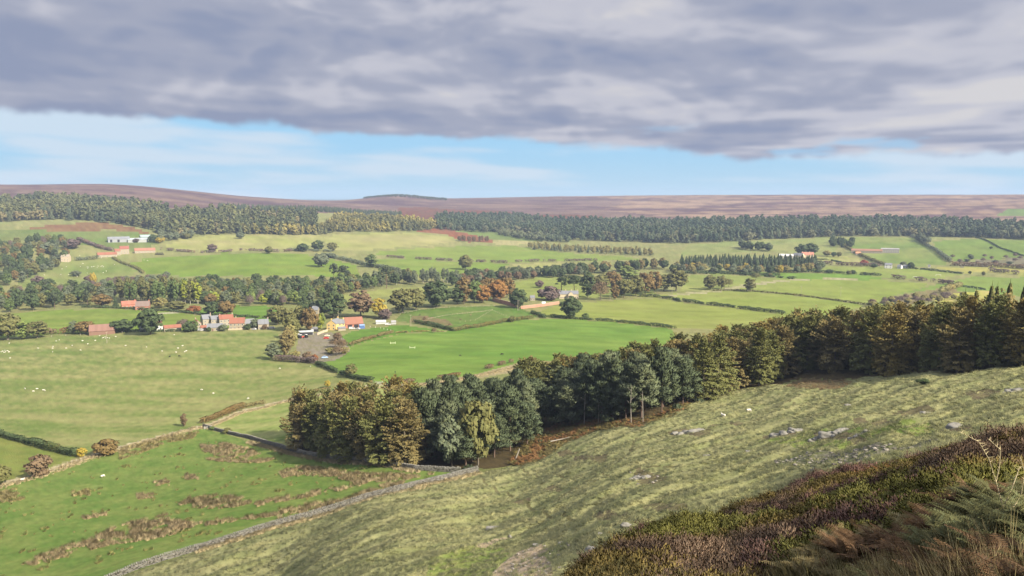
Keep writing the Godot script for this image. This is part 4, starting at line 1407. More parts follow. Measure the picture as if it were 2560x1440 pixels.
	field("bracken_floor", "brown bracken and leaf litter floor of the plantation", [V(-77.8,-273.1),V(-51.5,-240.1),V(-25.9,-214.9),V(-10.2,-216.5),V(1.1,-214.5),V(17.1,-234.1),V(26.8,-233.9),V(37.1,-222.9),V(52.4,-240.5),V(67.4,-255.1),V(78.3,-265.3),V(91.2,-263.2),V(100.8,-267.1),V(107.8,-251.3),V(126.2,-228.3),V(137.6,-208.8),V(149.7,-196.5),V(234.5,-307.8),V(214.6,-325.7),V(179.4,-324.6),V(151.2,-352.4),V(136.1,-360.6),V(127.2,-367.1),V(109.4,-370.8),V(95.5,-361.5),V(73.8,-338.2),V(54.4,-326.5),V(40.4,-353.1),V(26.6,-363.8),V(1.8,-344.5),V(-14.7,-311.4),V(-37.3,-309.2),V(-69.3,-323.2),V(-96.9,-340.4)], Color(0.080, 0.064, 0.036), Color(0.115, 0.088, 0.045), "soil", 6.0)
	field("hill_pasture", "rough tussocky hill pasture sloping down from the heather to the wall and plantation", [V(-80.1,-149),V(-66,-159.7),V(-52.9,-169.7),V(-27.2,-184.8),V(-9.7,-210.6),V(1.1,-213.8),V(17,-233.5),V(26.7,-233.2),V(37,-222.1),V(52.3,-239.8),V(67.2,-254.3),V(78,-264.4),V(90.9,-262.3),V(100.5,-266.2),V(107.5,-250.4),V(125.5,-227)] + [V(138.1,-209.6),V(150.3,-197.3),V(180.2,-173.3),V(14.4,-13.9),V(13.2,-20),V(10.6,-21.5),V(6.9,-20.9),V(3.6,-16.6),V(1.9,-13.9),V(1.1,-14),V(0,-16),V(-5.8,-29.4),V(-24.8,-54.7),V(-49.5,-75.2)], Color(0.192, 0.208, 0.092), Color(0.285, 0.274, 0.138), "turf_near", 7.0, 3.4, -36.0, 1.1)
	field("green_flush", "short greener turf in a wet hollow of the hill pasture", [V(52.2,-166.7),V(59.1,-162),V(60.6,-138.5),V(63.3,-119.3),V(56.5,-101.4),V(49.7,-109.4),V(49.6,-131.9)], Color(0.13, 0.195, 0.045), Color(0.20, 0.215, 0.07), "turf_near", 10.0, 2.0, -30.0)
	field("green_flush", "short green turf in the hollow beside the bare soil scars", [V(-12,-113.1),V(-5.1,-120.4),V(0,-112.8),V(-2,-95.2),V(-4.9,-92),V(-11.4,-97.3)], Color(0.13, 0.20, 0.045), Color(0.20, 0.22, 0.07), "turf_near", 8.0, 2.0, -30.0)
	for q in [[V(27,-129.4),V(25.5,-127.3),V(24,-126.7),V(22.8,-128.1),V(21.6,-133.9),V(21.1,-139.5),V(22.6,-140.8),V(23.6,-146.1),V(25.2,-142.1),V(26.4,-138.1),V(27.5,-133)], [V(22.2,-177.4),V(21.7,-173.8),V(20.1,-176.7),V(18.5,-181.9),V(17,-186.6),V(15.5,-195.8),V(16.2,-197.7),V(18.1,-196.5),V(19.6,-193.3),V(21.7,-188.2),V(22.7,-181.3)], [V(48.6,-188.5),V(47.8,-184.2),V(45,-183.8),V(42.8,-189),V(40.5,-191.9),V(39.8,-198.2),V(41.6,-199.9),V(42.4,-203.3),V(45.4,-200.5),V(47.9,-196.1),V(49.8,-191)], [V(17.7,-204.4),V(17,-203.2),V(16.1,-203.4),V(14.8,-206.7),V(13,-210.5),V(12.2,-215.5),V(12.4,-217.8),V(13.9,-218),V(15.2,-215.4),V(16.6,-211.3),V(18.1,-206.2)], [V(52.7,-111.3),V(52.3,-112.5),V(51.3,-111.6),V(52.2,-116.4),V(53,-121.5),V(53.9,-124.3),V(55,-127.3),V(55.5,-126.6),V(55.6,-123.9),V(55,-119.6),V(54.1,-116.1)], [V(73.9,-132.9),V(71.6,-131.7),V(69.8,-130.2),V(70.5,-136.4),V(71.4,-142.8),V(73.7,-149.7),V(76.3,-154.1),V(78.6,-155.4),V(79.1,-152.8),V(78.6,-146.5),V(76.6,-139.5)], [V(92.2,-145.8),V(89.6,-143.1),V(86.3,-139.8),V(86.1,-142.7),V(88.7,-151.9),V(91.2,-157.1),V(94.4,-162),V(97.1,-165),V(97.3,-161.6),V(96.6,-156.3),V(95.6,-151.2)], [V(22.2,-95.8),V(20.9,-95),V(20.1,-95.7),V(18.8,-96.9),V(17.9,-100.7),V(17.6,-104.7),V(18,-106),V(18.5,-107.7),V(20.2,-104.5),V(21.4,-102.6),V(22.5,-98)], [V(15.4,-100.4),V(14.7,-100),V(13.8,-100.3),V(12.8,-104.7),V(11.9,-108.3),V(11.4,-113.2),V(11.3,-116.7),V(12.3,-115.5),V(13.7,-112.2),V(15,-107.4),V(15.7,-102.6)], [V(58.4,-153.2),V(57.2,-153.1),V(55.8,-152.4),V(55.4,-157.9),V(54.7,-163),V(55,-168.3),V(56,-170.7),V(57.7,-169.6),V(59.1,-168.5),V(59.4,-162.5),V(59.3,-157.3)], [V(56,-124.9),V(54.9,-124.5),V(54,-125.7),V(54.6,-131.5),V(55.4,-138.4),V(56.3,-142.1),V(57.8,-148),V(59,-147.2),V(59.1,-142.5),V(59.4,-138),V(57.5,-128.8)], [V(55.4,-92.1),V(53.9,-90.1),V(53,-90.1),V(53.7,-93.4),V(54.7,-97.4),V(56.6,-102.1),V(58.3,-104.8),V(59.8,-106),V(59.4,-103.5),V(58.7,-100.3),V(57.1,-95.6)], [V(3.7,-154.5),V(3,-154),V(2.3,-153.5),V(0.3,-155.1),V(-0.9,-158.4),V(-2.5,-161.1),V(-2.7,-163.7),V(-1.2,-164.4),V(0.4,-163.2),V(2.2,-161.3),V(3.9,-156.7)], [V(59.4,-194.4),V(57.6,-192.9),V(56,-192.7),V(54.3,-196),V(53.3,-198),V(51.9,-203.3),V(53.1,-205.4),V(54.5,-207.3),V(57.4,-206.3),V(58.9,-202.8),V(59.4,-198.4)], [V(65.4,-131.2),V(64,-128.5),V(63,-131),V(63.3,-136.2),V(65.2,-145.7),V(66.4,-150.1),V(67.8,-153.3),V(69.4,-154.1),V(68.9,-148.9),V(68.4,-142.7),V(66.9,-136.8)], [V(10.3,-157),V(9.8,-155.8),V(9.1,-157.2),V(8,-158.8),V(6.9,-162.6),V(6.6,-165.3),V(6.3,-168),V(7.4,-167.2),V(8.4,-165.4),V(9.6,-163.2),V(10.4,-158.8)]]:
		field("rough_knoll", "dull brown rough patch on a knoll of the hill pasture", q, Color(0.105, 0.085, 0.058), Color(0.16, 0.145, 0.075), "turf_near", 5.0, 2.0, -30.0)
	for q in [ribbon([V(-8.9,-208.1),V(-7.1,-192.4),V(-3.3,-180.1),V(1.1,-167.1),V(4.2,-146.5),V(6.8,-132.1),V(9.9,-117.2)], 0.8), ribbon([V(33.1,-203.6),V(28,-179.8),V(24.6,-169.5),V(18.1,-157.3),V(12.7,-151.6),V(7.7,-145.7)], 0.9), ribbon([V(2.1,-204.2),V(12.7,-172.8),V(21.5,-146.3),V(31.2,-141.8)], 0.7), ribbon([V(71.5,-246.1),V(80.6,-222),V(83.4,-186.9),V(88.4,-167.2)], 0.8)]:
		field("sheep_track", "narrow dark sheep track worn into the hill pasture", q, Color(0.13, 0.125, 0.06), Color(0.17, 0.16, 0.08), "soil", 6.0)
	field("rough_bank", "rough straw coloured bank along the fence of the rushy pasture", ribbon([V(-188.6,-267.9),V(-182.5,-271.6),V(-175.6,-281.5),V(-169.2,-305.4),V(-160.5,-324.6),V(-151.7,-338.5),V(-143.5,-353.6)], 5.5), Color(0.46, 0.40, 0.26), Color(0.31, 0.26, 0.15), "turf_near", 4.0)
	field("rough_bank", "rough straw coloured bank along the fence towards the track", ribbon([V(-142.2,-352.6),V(-137.8,-368.1),V(-135.5,-383.8),V(-119.5,-397.5),V(-88.7,-398.4),V(-69.6,-401.6),V(-57.1,-394.2)], 5.0), Color(0.44, 0.385, 0.25), Color(0.30, 0.25, 0.14), "turf_near", 4.0)
	field("bare_soil", "bare sandy soil scar in the near turf with small stones", [V(-2.5,-97.3),V(-1,-103.4),V(1.1,-108.1),V(4.1,-107.4),V(4.9,-102.1),V(3.4,-98.4),V(5.4,-84.3),V(3.7,-69.5),V(1.6,-60.2),V(-2.1,-78.2)], Color(0.47, 0.37, 0.28), Color(0.36, 0.29, 0.19), "soil", 3.0, 1.0, 0.0, 0.9)
	field("bare_soil", "upper smaller sandy scar in the near turf", [V(-5.7,-116.2),V(-5.2,-121.7),V(-3,-126),V(0,-127.5),V(-0.1,-123.3),V(-2.5,-119.5),V(-4.3,-116.2)], Color(0.47, 0.37, 0.28), Color(0.36, 0.29, 0.19), "soil", 3.0)
	field("scree_bank", "grey stony bank breaking through the hill pasture", [V(43.2,-127.1),V(46.1,-122.5),V(48.1,-115.2),V(46.6,-94.8),V(45.1,-82.3),V(40.9,-73.2),V(38.7,-76.3),V(38.9,-85.4),V(42.3,-109.1)], Color(0.20, 0.185, 0.155), Color(0.14, 0.16, 0.06), "soil", 5.0, 1.5, -30.0, 1.4)
	field("quarry_hollow", "brown bracken filled hollow at the corner of the plantation", [V(90.5,-259.2),V(100.8,-267.1),V(107.5,-250.4),V(106.4,-240.6),V(99.2,-233.7),V(91.7,-242.5)], Color(0.16, 0.12, 0.07), Color(0.20, 0.17, 0.09), "soil", 10.0)
	field("heath", "dark peaty ground under the heather at the viewpoint", [V(14.4,-13.9),V(23.9,-27),V(20.4,-30.9),V(16.8,-34.1),V(11,-33.2),V(7,-27.1),V(4,-21.6),V(2.6,-17.8),V(1.4,-13.9),V(0.4,-6),V(0,-2),V(0,-1),V(0.7,-0.7)], Color(0.055, 0.042, 0.026), Color(0.085, 0.07, 0.035), "soil", 3.0)
	var az := PackedFloat32Array()
	for i in 761:
		az.append(deg_to_rad(-38.0 + i * 0.1))
	build_ground(az, true)
	az = PackedFloat32Array()
	for i in 72:
		az.append(deg_to_rad(38.0 + i * 4.0))
	az[71] = deg_to_rad(322.0)
	build_ground(az, false)


func lay_boundaries() -> void:
	dry_wall("long grey dry stone wall slanting down between the rushy and hill pastures", [V(-81.7,-150.8),V(-74.6,-156),V(-66.7,-161.3),V(-59.9,-166.4),V(-53.4,-171.5),V(-40.6,-179.5),V(-27.5,-187.2),V(-18.9,-200),V(-9.4,-212.8)], 1.35, 0.42)
	dry_wall("grey dry stone wall along the foot of the plantation to the field corner", [V(-14.4,-211.3),V(-27,-215),V(-37.3,-222.8),V(-51.9,-242),V(-72.9,-268.1),V(-92.3,-294.9),V(-109.6,-318.4),V(-126.4,-337),V(-142.2,-353.3)], 1.35, 0.52)
	var W := Color(0.34, 0.31, 0.26)
	fence("post and wire fence along the low edge of the rushy pasture", [V(-187.8,-266.8),V(-182.1,-271.1),V(-175.2,-280.9),V(-168.9,-304.7),V(-160.2,-323.8),V(-151.7,-338.5),V(-143.2,-352.7)], 4.2, 1.25, 0, W)
	fence("post and wire fence running from the wall corner to the track", [V(-140.1,-350.5),V(-137.1,-366.3),V(-134.9,-382),V(-119.3,-396.5),V(-88.4,-397.2),V(-69.4,-400.3),V(-56.7,-391.6)], 5.0, 1.25, 0, W)
	fence("post and wire fence along the top of the sheep field", [V(-437.3,-634.6),V(-421.7,-641),V(-378,-651.2),V(-348.4,-658.6),V(-317.9,-662.1)], 11.0, 1.3, 0, W, 0.10)
	fence("white post fence slanting across the paddock by the red barn", [V(-128.3,-679.8),V(-112.9,-666.9),V(-97.4,-643.1)], 7.0, 1.3, 0, Color(0.5, 0.48, 0.4), 0.12)
	fence("pale rail fence between the two grazed paddocks", [V(-78.3,-727.3),V(-65.3,-750.3),V(-47,-765),V(-30,-780.1),V(-18.3,-795.9)], 6.0, 1.2, 2, Color(0.40, 0.34, 0.25), 0.09)
	fence("rail fence below the trees at the top of the paddocks", [V(-110.1,-768.1),V(-89.9,-798.6),V(-66.6,-813.9),V(-16.9,-825.9)], 6.0, 1.2, 2, Color(0.36, 0.31, 0.24), 0.09)
	fence("thin fence climbing across the far paddock", [V(-46.8,-701.6),V(-33.1,-718.3),V(-20.3,-792.7),V(-6.9,-747.3),V(7.4,-719.6)], 7.0, 1.2, 0, Color(0.40, 0.34, 0.25), 0.09)
	fence("rail fence beside the track behind the plantation", [V(-73.5,-408.5),V(-66.4,-401.4),V(-57.1,-394.2),V(-54.4,-389.6)], 3.0, 1.3, 2, W, 0.08)
	hedge("dark clipped hedge beside the yellow corner field", [V(-266.4,-376.3),V(-235.7,-353.3),V(-214.9,-337.7),V(-195.5,-322.7),V(-175.8,-307.9)], 2.7, 2.2, "deep")
	hedge("bushy bronze hedge rising from the wall corner", [V(-145.5,-361.3),V(-142.2,-372.1),V(-139.3,-383.1),V(-136.4,-392.1)], 3.0, 2.4, "bronze")
	hedge("low broken hedge along the fence towards the track", [V(-136.4,-392.1),V(-121,-402.4),V(-102.9,-405.5),V(-90,-404.5),V(-74,-408.8)], 1.7, 1.6, "beech brown", 0.35)
	hedge("dark hedge between the sheep field and the horse field", [V(-125.4,-498.1),V(-114,-478.2),V(-104,-459.7),V(-89.8,-434.5),V(-74.7,-412.8)], 2.4, 2.0, "deep")
	hedge("broken hedge of thorn beside the track behind the plantation", [V(-55.7,-398.8),V(-46.2,-405.7),V(-36.2,-412.5),V(-26.3,-424.8),V(-13.9,-449.6),V(0,-478.7)], 2.0, 2.0, "brown", 0.45)
	hedge("dark hedge on the near side of the farmyard", [V(-156.5,-516.1),V(-145.1,-511.7),V(-135.8,-508.3),V(-127.3,-501.6)], 4.0, 3.0, "purple brown")
	hedge("dark clipped hedge running down into the paddock corner", [V(-87.2,-699.5),V(-69.8,-680.3),V(-57.5,-659.4),V(-49.2,-646.9)], 2.8, 2.6, "deep")
	hedge("brownish hedge along the top of the horse field", [V(-48.3,-644.5),V(-27.5,-670.2),V(-7.2,-702.6),V(18.7,-728.7)], 3.0, 2.4, "olive", 0.12)
	hedge("low brown hedge on the lower side of the small paddock", [V(-118.9,-572.3),V(-110.5,-596.9),V(-104.7,-617.6),V(-97.3,-635.8)], 2.2, 2.2, "beech brown", 0.15)
	hedge("hedge with straw grass at the southern edge of the small paddock", [V(-95.9,-633.2),V(-78.8,-639.7),V(-56,-641.9)], 1.1, 1.2, "larch", 0.3)
	hedge("short dark hedge beside the big lone oak", [V(19.6,-766.1),V(25,-751.8),V(30.7,-729.7)], 3.0, 3.0, "deep")
	hedge("long dark hedge from the big oak down to the beeches", [V(37.9,-738.8),V(63.2,-724.9),V(91.6,-714.6),V(114.6,-698.4),V(141.3,-671.6)], 2.6, 2.4, "deep")
	hedge("upper part of the dark hedge between the two yellow green fields", [V(149.8,-924.8),V(168.6,-916.8),V(186.5,-889.9),V(187.9,-875.3)], 3.0, 2.6, "deep")
	hedge("lower part of the dark hedge between the two yellow green fields", [V(191.9,-878.9),V(209.7,-854.4),V(232,-824.5),V(251.8,-793.2),V(269.9,-772.6)], 3.2, 2.6, "deep")
	hedge("grassy bank and low hedge below the broad smooth field", [V(252.7,-982.3),V(293,-976),V(341.4,-925.7),V(366,-888.5),V(380.2,-857.6),V(388.1,-847.7)], 1.8, 2.4, "olive")
	hedge("dark hedge beside the low meadow", [V(272.2,-1223.5),V(321.8,-1215.4),V(367.3,-1162.9),V(403.3,-1116.3)], 3.2, 3.0, "deep")
	hedge("long dark hedge below the conifer block", [V(365.6,-1238.2),V(421.9,-1218.9),V(469.7,-1198),V(502.2,-1174),V(539.1,-1145.3)], 3.6, 3.2, "deep")
	hedge("dark hedge past the far white cottages", [V(626.9,-1270.2),V(650,-1228),V(672.3,-1172.4)], 2.6, 3.0, "deep")
	hedge("row of dark thorn bushes before the stubble field", [V(728.9,-1199),V(742.7,-1176.2),V(759.9,-1147.6)], 6.0, 5.0, "purple brown", 0.2)
	hedge("ragged line of bushes above the brown scrubby corner", [V(539.6,-1113.5),V(554.1,-1092.7),V(560.4,-1077.8),V(575.1,-1058.9),V(583.1,-1031.7)], 5.0, 4.0, "purple brown", 0.42)
	hedge("short dark hedge above the sunlit yellow field", [V(586.1,-1018.5),V(592.7,-1001.4),V(594,-984.5)], 2.2, 2.6, "deep")
	hedge("golden thorn thicket at the corner of the sunlit field", [V(519.3,-950.4),V(559,-995.9),V(586.5,-1022.9)], 6.0, 5.0, "larch", 0.1)
	hedge("hedge bank dropping from the red roofed farm", [V(-689.1,-1360.2),V(-663,-1330.7),V(-630.9,-1296),V(-598.7,-1258.1),V(-570.8,-1215.7)], 3.0, 4.0, "olive")
	hedge("straggling thorn hedgerow above the long green field", [V(-648.7,-1457.4),V(-608.9,-1445.1),V(-566.7,-1438.3),V(-530.7,-1451.9),V(-506.1,-1477.2),V(-452.9,-1467.3),V(-410.8,-1496)], 4.0, 4.0, "purple brown", 0.4)
	hedge("thorny hedge at the head of the long green field", [V(-426.6,-1500.7),V(-398.4,-1509.2),V(-346.6,-1517.3)], 4.5, 5.0, "grey green", 0.3)
	hedge("dotted hedge across the middle green fields", [V(-238.9,-1469.4),V(-200,-1452.6),V(-131.5,-1436.9),V(-69.4,-1422.8),V(-8.6,-1401.8)], 4.0, 4.0, "purple brown", 0.45)
	hedge("bushy hedge slanting down towards the valley wood", [V(-343.7,-1452.1),V(-291,-1389.4),V(-252.7,-1335.6),V(-218.7,-1298.9),V(-175.4,-1239.4)], 5.0, 6.0, "grey green", 0.15)
	hedge("hedge line above the dry flat in the middle distance", [V(7.3,-1427.4),V(51.5,-1446.3),V(102.9,-1445.3),V(162.9,-1457.1)], 4.0, 4.0, "purple brown", 0.35)
	hedge("dark straight hedge behind the park field", [V(36.3,-1189.1),V(72.7,-1170.2),V(118.4,-1127.6)], 3.4, 3.4, "deep")
	hedge("clipped hedge behind the hamlet from the brick cottages to the bronze tree", [V(-468.2,-851.2),V(-416.8,-832.7),V(-353.8,-803.6),V(-307.5,-773.6),V(-271,-764.5),V(-221.5,-745.2)], 2.2, 2.4, "deep")
	hedge("thorn hedge in the sheep field's corner by the brown roofed barn", [V(-399.8,-665.3),V(-383,-665.8),V(-368,-666.7)], 5.0, 5.0, "brown", 0.1)
	hedge("low dark garden hedge in front of the white cottage", [V(-360.3,-665.1),V(-335.5,-666.8),V(-317.2,-664.3),V(-291.3,-663.7),V(-265.7,-663.7)], 1.8, 2.4, "deep")
	hedge("long slanting hill wall hedge under the long forest", [V(1021.4,-1737.9),V(1002.1,-1672.9),V(934.4,-1509.5),V(893.9,-1374.8)], 2.2, 2.6, "deep")
	hedge("tree lined hedge climbing to the long forest", [V(905.7,-1787.8),V(846.3,-1620.3),V(803.1,-1494),V(747.7,-1341.8)], 5.0, 6.0, "grey green", 0.2)
	hedge("hedge running down past the red tree to the cottages", [V(717.1,-1731.7),V(672.6,-1578),V(637.5,-1419.4),V(628.1,-1357.6),V(618.3,-1301.5)], 4.0, 5.0, "olive", 0.1)
	hedge("scrubby hedge behind the long red roofed barn", [V(-829.9,-1509.2),V(-783.2,-1463.8),V(-747.3,-1432.6),V(-719.7,-1417.9)], 5.0, 6.0, "purple brown", 0.2)
	hedge("dark hedge in front of the far stone house", [V(-731.6,-1320.5),V(-718.6,-1333.8),V(-707.8,-1345.8)], 5.0, 6.0, "grey green", 0.1)
	hedge("thin hedge between the farm and the red tree", [V(536.8,-1408.5),V(562.9,-1393.2),V(565.7,-1340.4)], 2.2, 3.0, "deep")
	hedge("dark hedgerow along the lower edge of the yellow wood", [V(259.4,-1213.1),V(293.8,-1202),V(345,-1188.5),V(399.5,-1170.7)], 3.0, 3.0, "deep")
	hedge("bushes between the crest field and the far white lane", [V(521.8,-1315.4),V(543.2,-1302.3),V(564.2,-1289.6),V(597.7,-1277)], 5.5, 5.0, "purple brown", 0.15)
	hedge("rough hedge below the scrub land", [V(725.3,-1296.3),V(756.3,-1281.7),V(785.9,-1266.2),V(816.7,-1215.6)], 6.0, 8.0, "brown", 0.15)


func plant_plantation() -> void:
	var beeches := [["beech", "beech green", "green beech", 17.0, 21.0, 10.5, 0.42], ["beech", "beech gold", "golden beech", 17.0, 21.0, 10.5, 0.16], ["bare", "beech brown", "half bare brown beech", 16.0, 20.0, 9.0, 0.07], ["beech", "beech brown", "brown beech", 16.0, 20.0, 10.5, 0.35]]
	wood([V(-76.7,-277.3),V(-65,-259.1),V(-52.3,-243.8),V(-37.7,-225),V(-26.2,-217.7),V(-33.9,-281.2),V(-47.6,-284.1),V(-64,-298.6),V(-77.2,-307.6),V(-86.9,-313.9)], 6.4, beeches, "from the pale wedge field, in the plantation's rounded end", "beech_tree", "beech tree", "beeches in the rounded end of the plantation")
	var pines := [["pine", "blue green", "dark green pine", 13.0, 20.5, 8.5, 0.62], ["pine", "pale needle", "pale green pine", 12.0, 20.0, 9.0, 0.38]]
	wood([V(-25,-217.1),V(-18.4,-219.9),V(-9.8,-219.9),V(-4.8,-227.9),V(1.2,-237.7),V(7.7,-247.6),V(9.4,-301.5),V(1.5,-295.7),V(-6,-287.9),V(-12.5,-279.9),V(-23.3,-277.7),V(-31,-268.7)], 5.8, pines, "from the beeches, at the wall end of the pines", "pine_tree", "pine tree", "pines of the plantation")
	wood([V(14,-255.6),V(21.2,-254.3),V(27.7,-242.2),V(37.7,-226.5),V(46,-232.7),V(56.1,-244.5),V(62.8,-273.7),V(52.2,-264.1),V(43.3,-260),V(32.3,-281.9),V(24.7,-296.1),V(16.4,-299.5)], 5.9, pines, "from the leaning stump, along the bracken edge", "pine_tree", "pine tree", "pines of the plantation")
	wood([V(3.1,-296.3),V(18.5,-296.7),V(32.6,-284.6),V(43.7,-262.7),V(63.4,-276.4),V(77.3,-336.8),V(53.6,-321.9),V(38.3,-334.3),V(21.3,-340.6),V(3.5,-332.3)], 7.2, beeches, "from the leaning stump side, behind the pines", "beech_tree", "beech tree", "beeches behind the pines")
	wood([V(57.4,-246.9),V(68.3,-258.3),V(78.8,-267),V(92.4,-266.6),V(97.2,-275.7),V(123.8,-351.2),V(117.9,-340.3),V(99.7,-338),V(87.2,-329.8),V(74.1,-319)], 6.2, beeches, "from the pines, in the projecting beech block", "beech_tree", "beech tree", "beeches in the middle block of the plantation")
	var tall := [["beech", "beech green", "green beech", 19.0, 23.5, 11.0, 0.46], ["beech", "beech gold", "golden beech", 19.0, 23.0, 11.0, 0.18], ["bare", "beech brown", "half bare brown beech", 18.0, 22.5, 9.0, 0.06], ["beech", "beech brown", "brown beech", 18.0, 22.5, 11.0, 0.30]]
	wood([V(101.7,-284.3),V(112.8,-263.9),V(118.6,-242.5),V(126.4,-229.5),V(139.2,-211.3),V(146.2,-202.8),V(207,-287.2),V(196.4,-298.1),V(172.7,-313.6),V(159,-325.2),V(145.8,-341.2),V(127.3,-355.9)], 6.5, tall, "from the brown hollow, in the shaded beech block", "beech_tree", "beech tree", "beeches in the shaded block of the plantation")
	tree("round", -9.8,-221.1,19.4,10.6, "olive", "oak_tree", "bushy olive brown oak above the wall end in front of the pines", "oak tree")
	tree("round", -17.3,-219.9,13.8,9.2, "grey green", "oak_tree", "grey green young oak low among the pines near the wall end", "oak tree")
	var k := 0
	for q in [[152.4,-263.1,24.5,6], [152,-256.3,25,7], [157.8,-257.5,26.5,7], [161.2,-260.1,26,6], [158.8,-249.8,25.5,7], [160,-244.3,25,7]]:
		k += 1
		tree("spire", q[0], q[1], q[2], q[3], "beech green", "spruce_tree", "dark pointed spruce above the shaded beeches, %s of six from the pines" % ordinal(k), "spruce tree", "spruces above the shaded beeches")
	# dead pines and fallen wood
	k = 0
	for q in [[23.5,-251.4,11.77], [35.6,-231,11.42], [38.6,-227.8,10.07], [27.1,-243.5,8.87]]:
		k += 1
		var h: float = q[2]
		tube(Vector3(0, -0.5, 0), Vector3(0.3, h * 0.55, 0), 0.14, 0.1, 6, Color.WHITE)
		tube(Vector3(0.3, h * 0.55, 0), Vector3(0.2, h, 0.3), 0.1, 0.04, 6, Color.WHITE)
		var o := thing("dead_tree", at(q[0], q[1]) + Vector3(0, 0, 1.5), k * 1.3)
		put("trunk", commit(), flat_material("dead_wood", Color(0.27, 0.245, 0.205)), o)
		for j in 4:
			var y := h * (0.5 + j * 0.12)
			tube(Vector3(0.28, y, 0), Vector3(cos(j * 2.1) * 1.5, y + 1.0, sin(j * 2.1) * 1.5), 0.06, 0.02, 4, Color.WHITE)
			put("branch", commit(), flat_material("dead_wood", Color(0.27, 0.245, 0.205)), o)
		tag(o, "bare pale dead trunk at the bracken edge of the pines, %s from the wall end" % ordinal(k), "dead tree", "dead trunks in the pine stand")
	tube(Vector3(-3.2, 0.35, 0), Vector3(3.0, 0.9, 0), 0.17, 0.08, 6, Color.WHITE)
	tube(Vector3(1.0, 0.7, 0), Vector3(3.4, 1.5, 0.8), 0.09, 0.03, 5, Color.WHITE)
	tube(Vector3(-0.5, 0.6, 0), Vector3(2.0, 0.4, -1.0), 0.07, 0.03, 5, Color.WHITE)
	var log_o := put("fallen_branch", commit(), flat_material("dead_wood", Color(0.27, 0.245, 0.205)))
	log_o.position = at(14.6,-232.9) + Vector3(0, 0.5, 0)
	log_o.rotation.y = 0.35
	tag(log_o, "pale fallen forked branch lying in the bracken below the pines", "fallen branch")
	tube(Vector3(0, -0.3, 0), Vector3(1.4, 3.4, 0), 0.24, 0.2, 8, Color.WHITE)
	var snag := put("leaning_stump", commit(), flat_material("dead_wood", Color(0.27, 0.245, 0.205)))
	snag.position = at(0.8,-224.2)
	tag(snag, "pale leaning broken stump beside the bracken near the wall end", "stump")


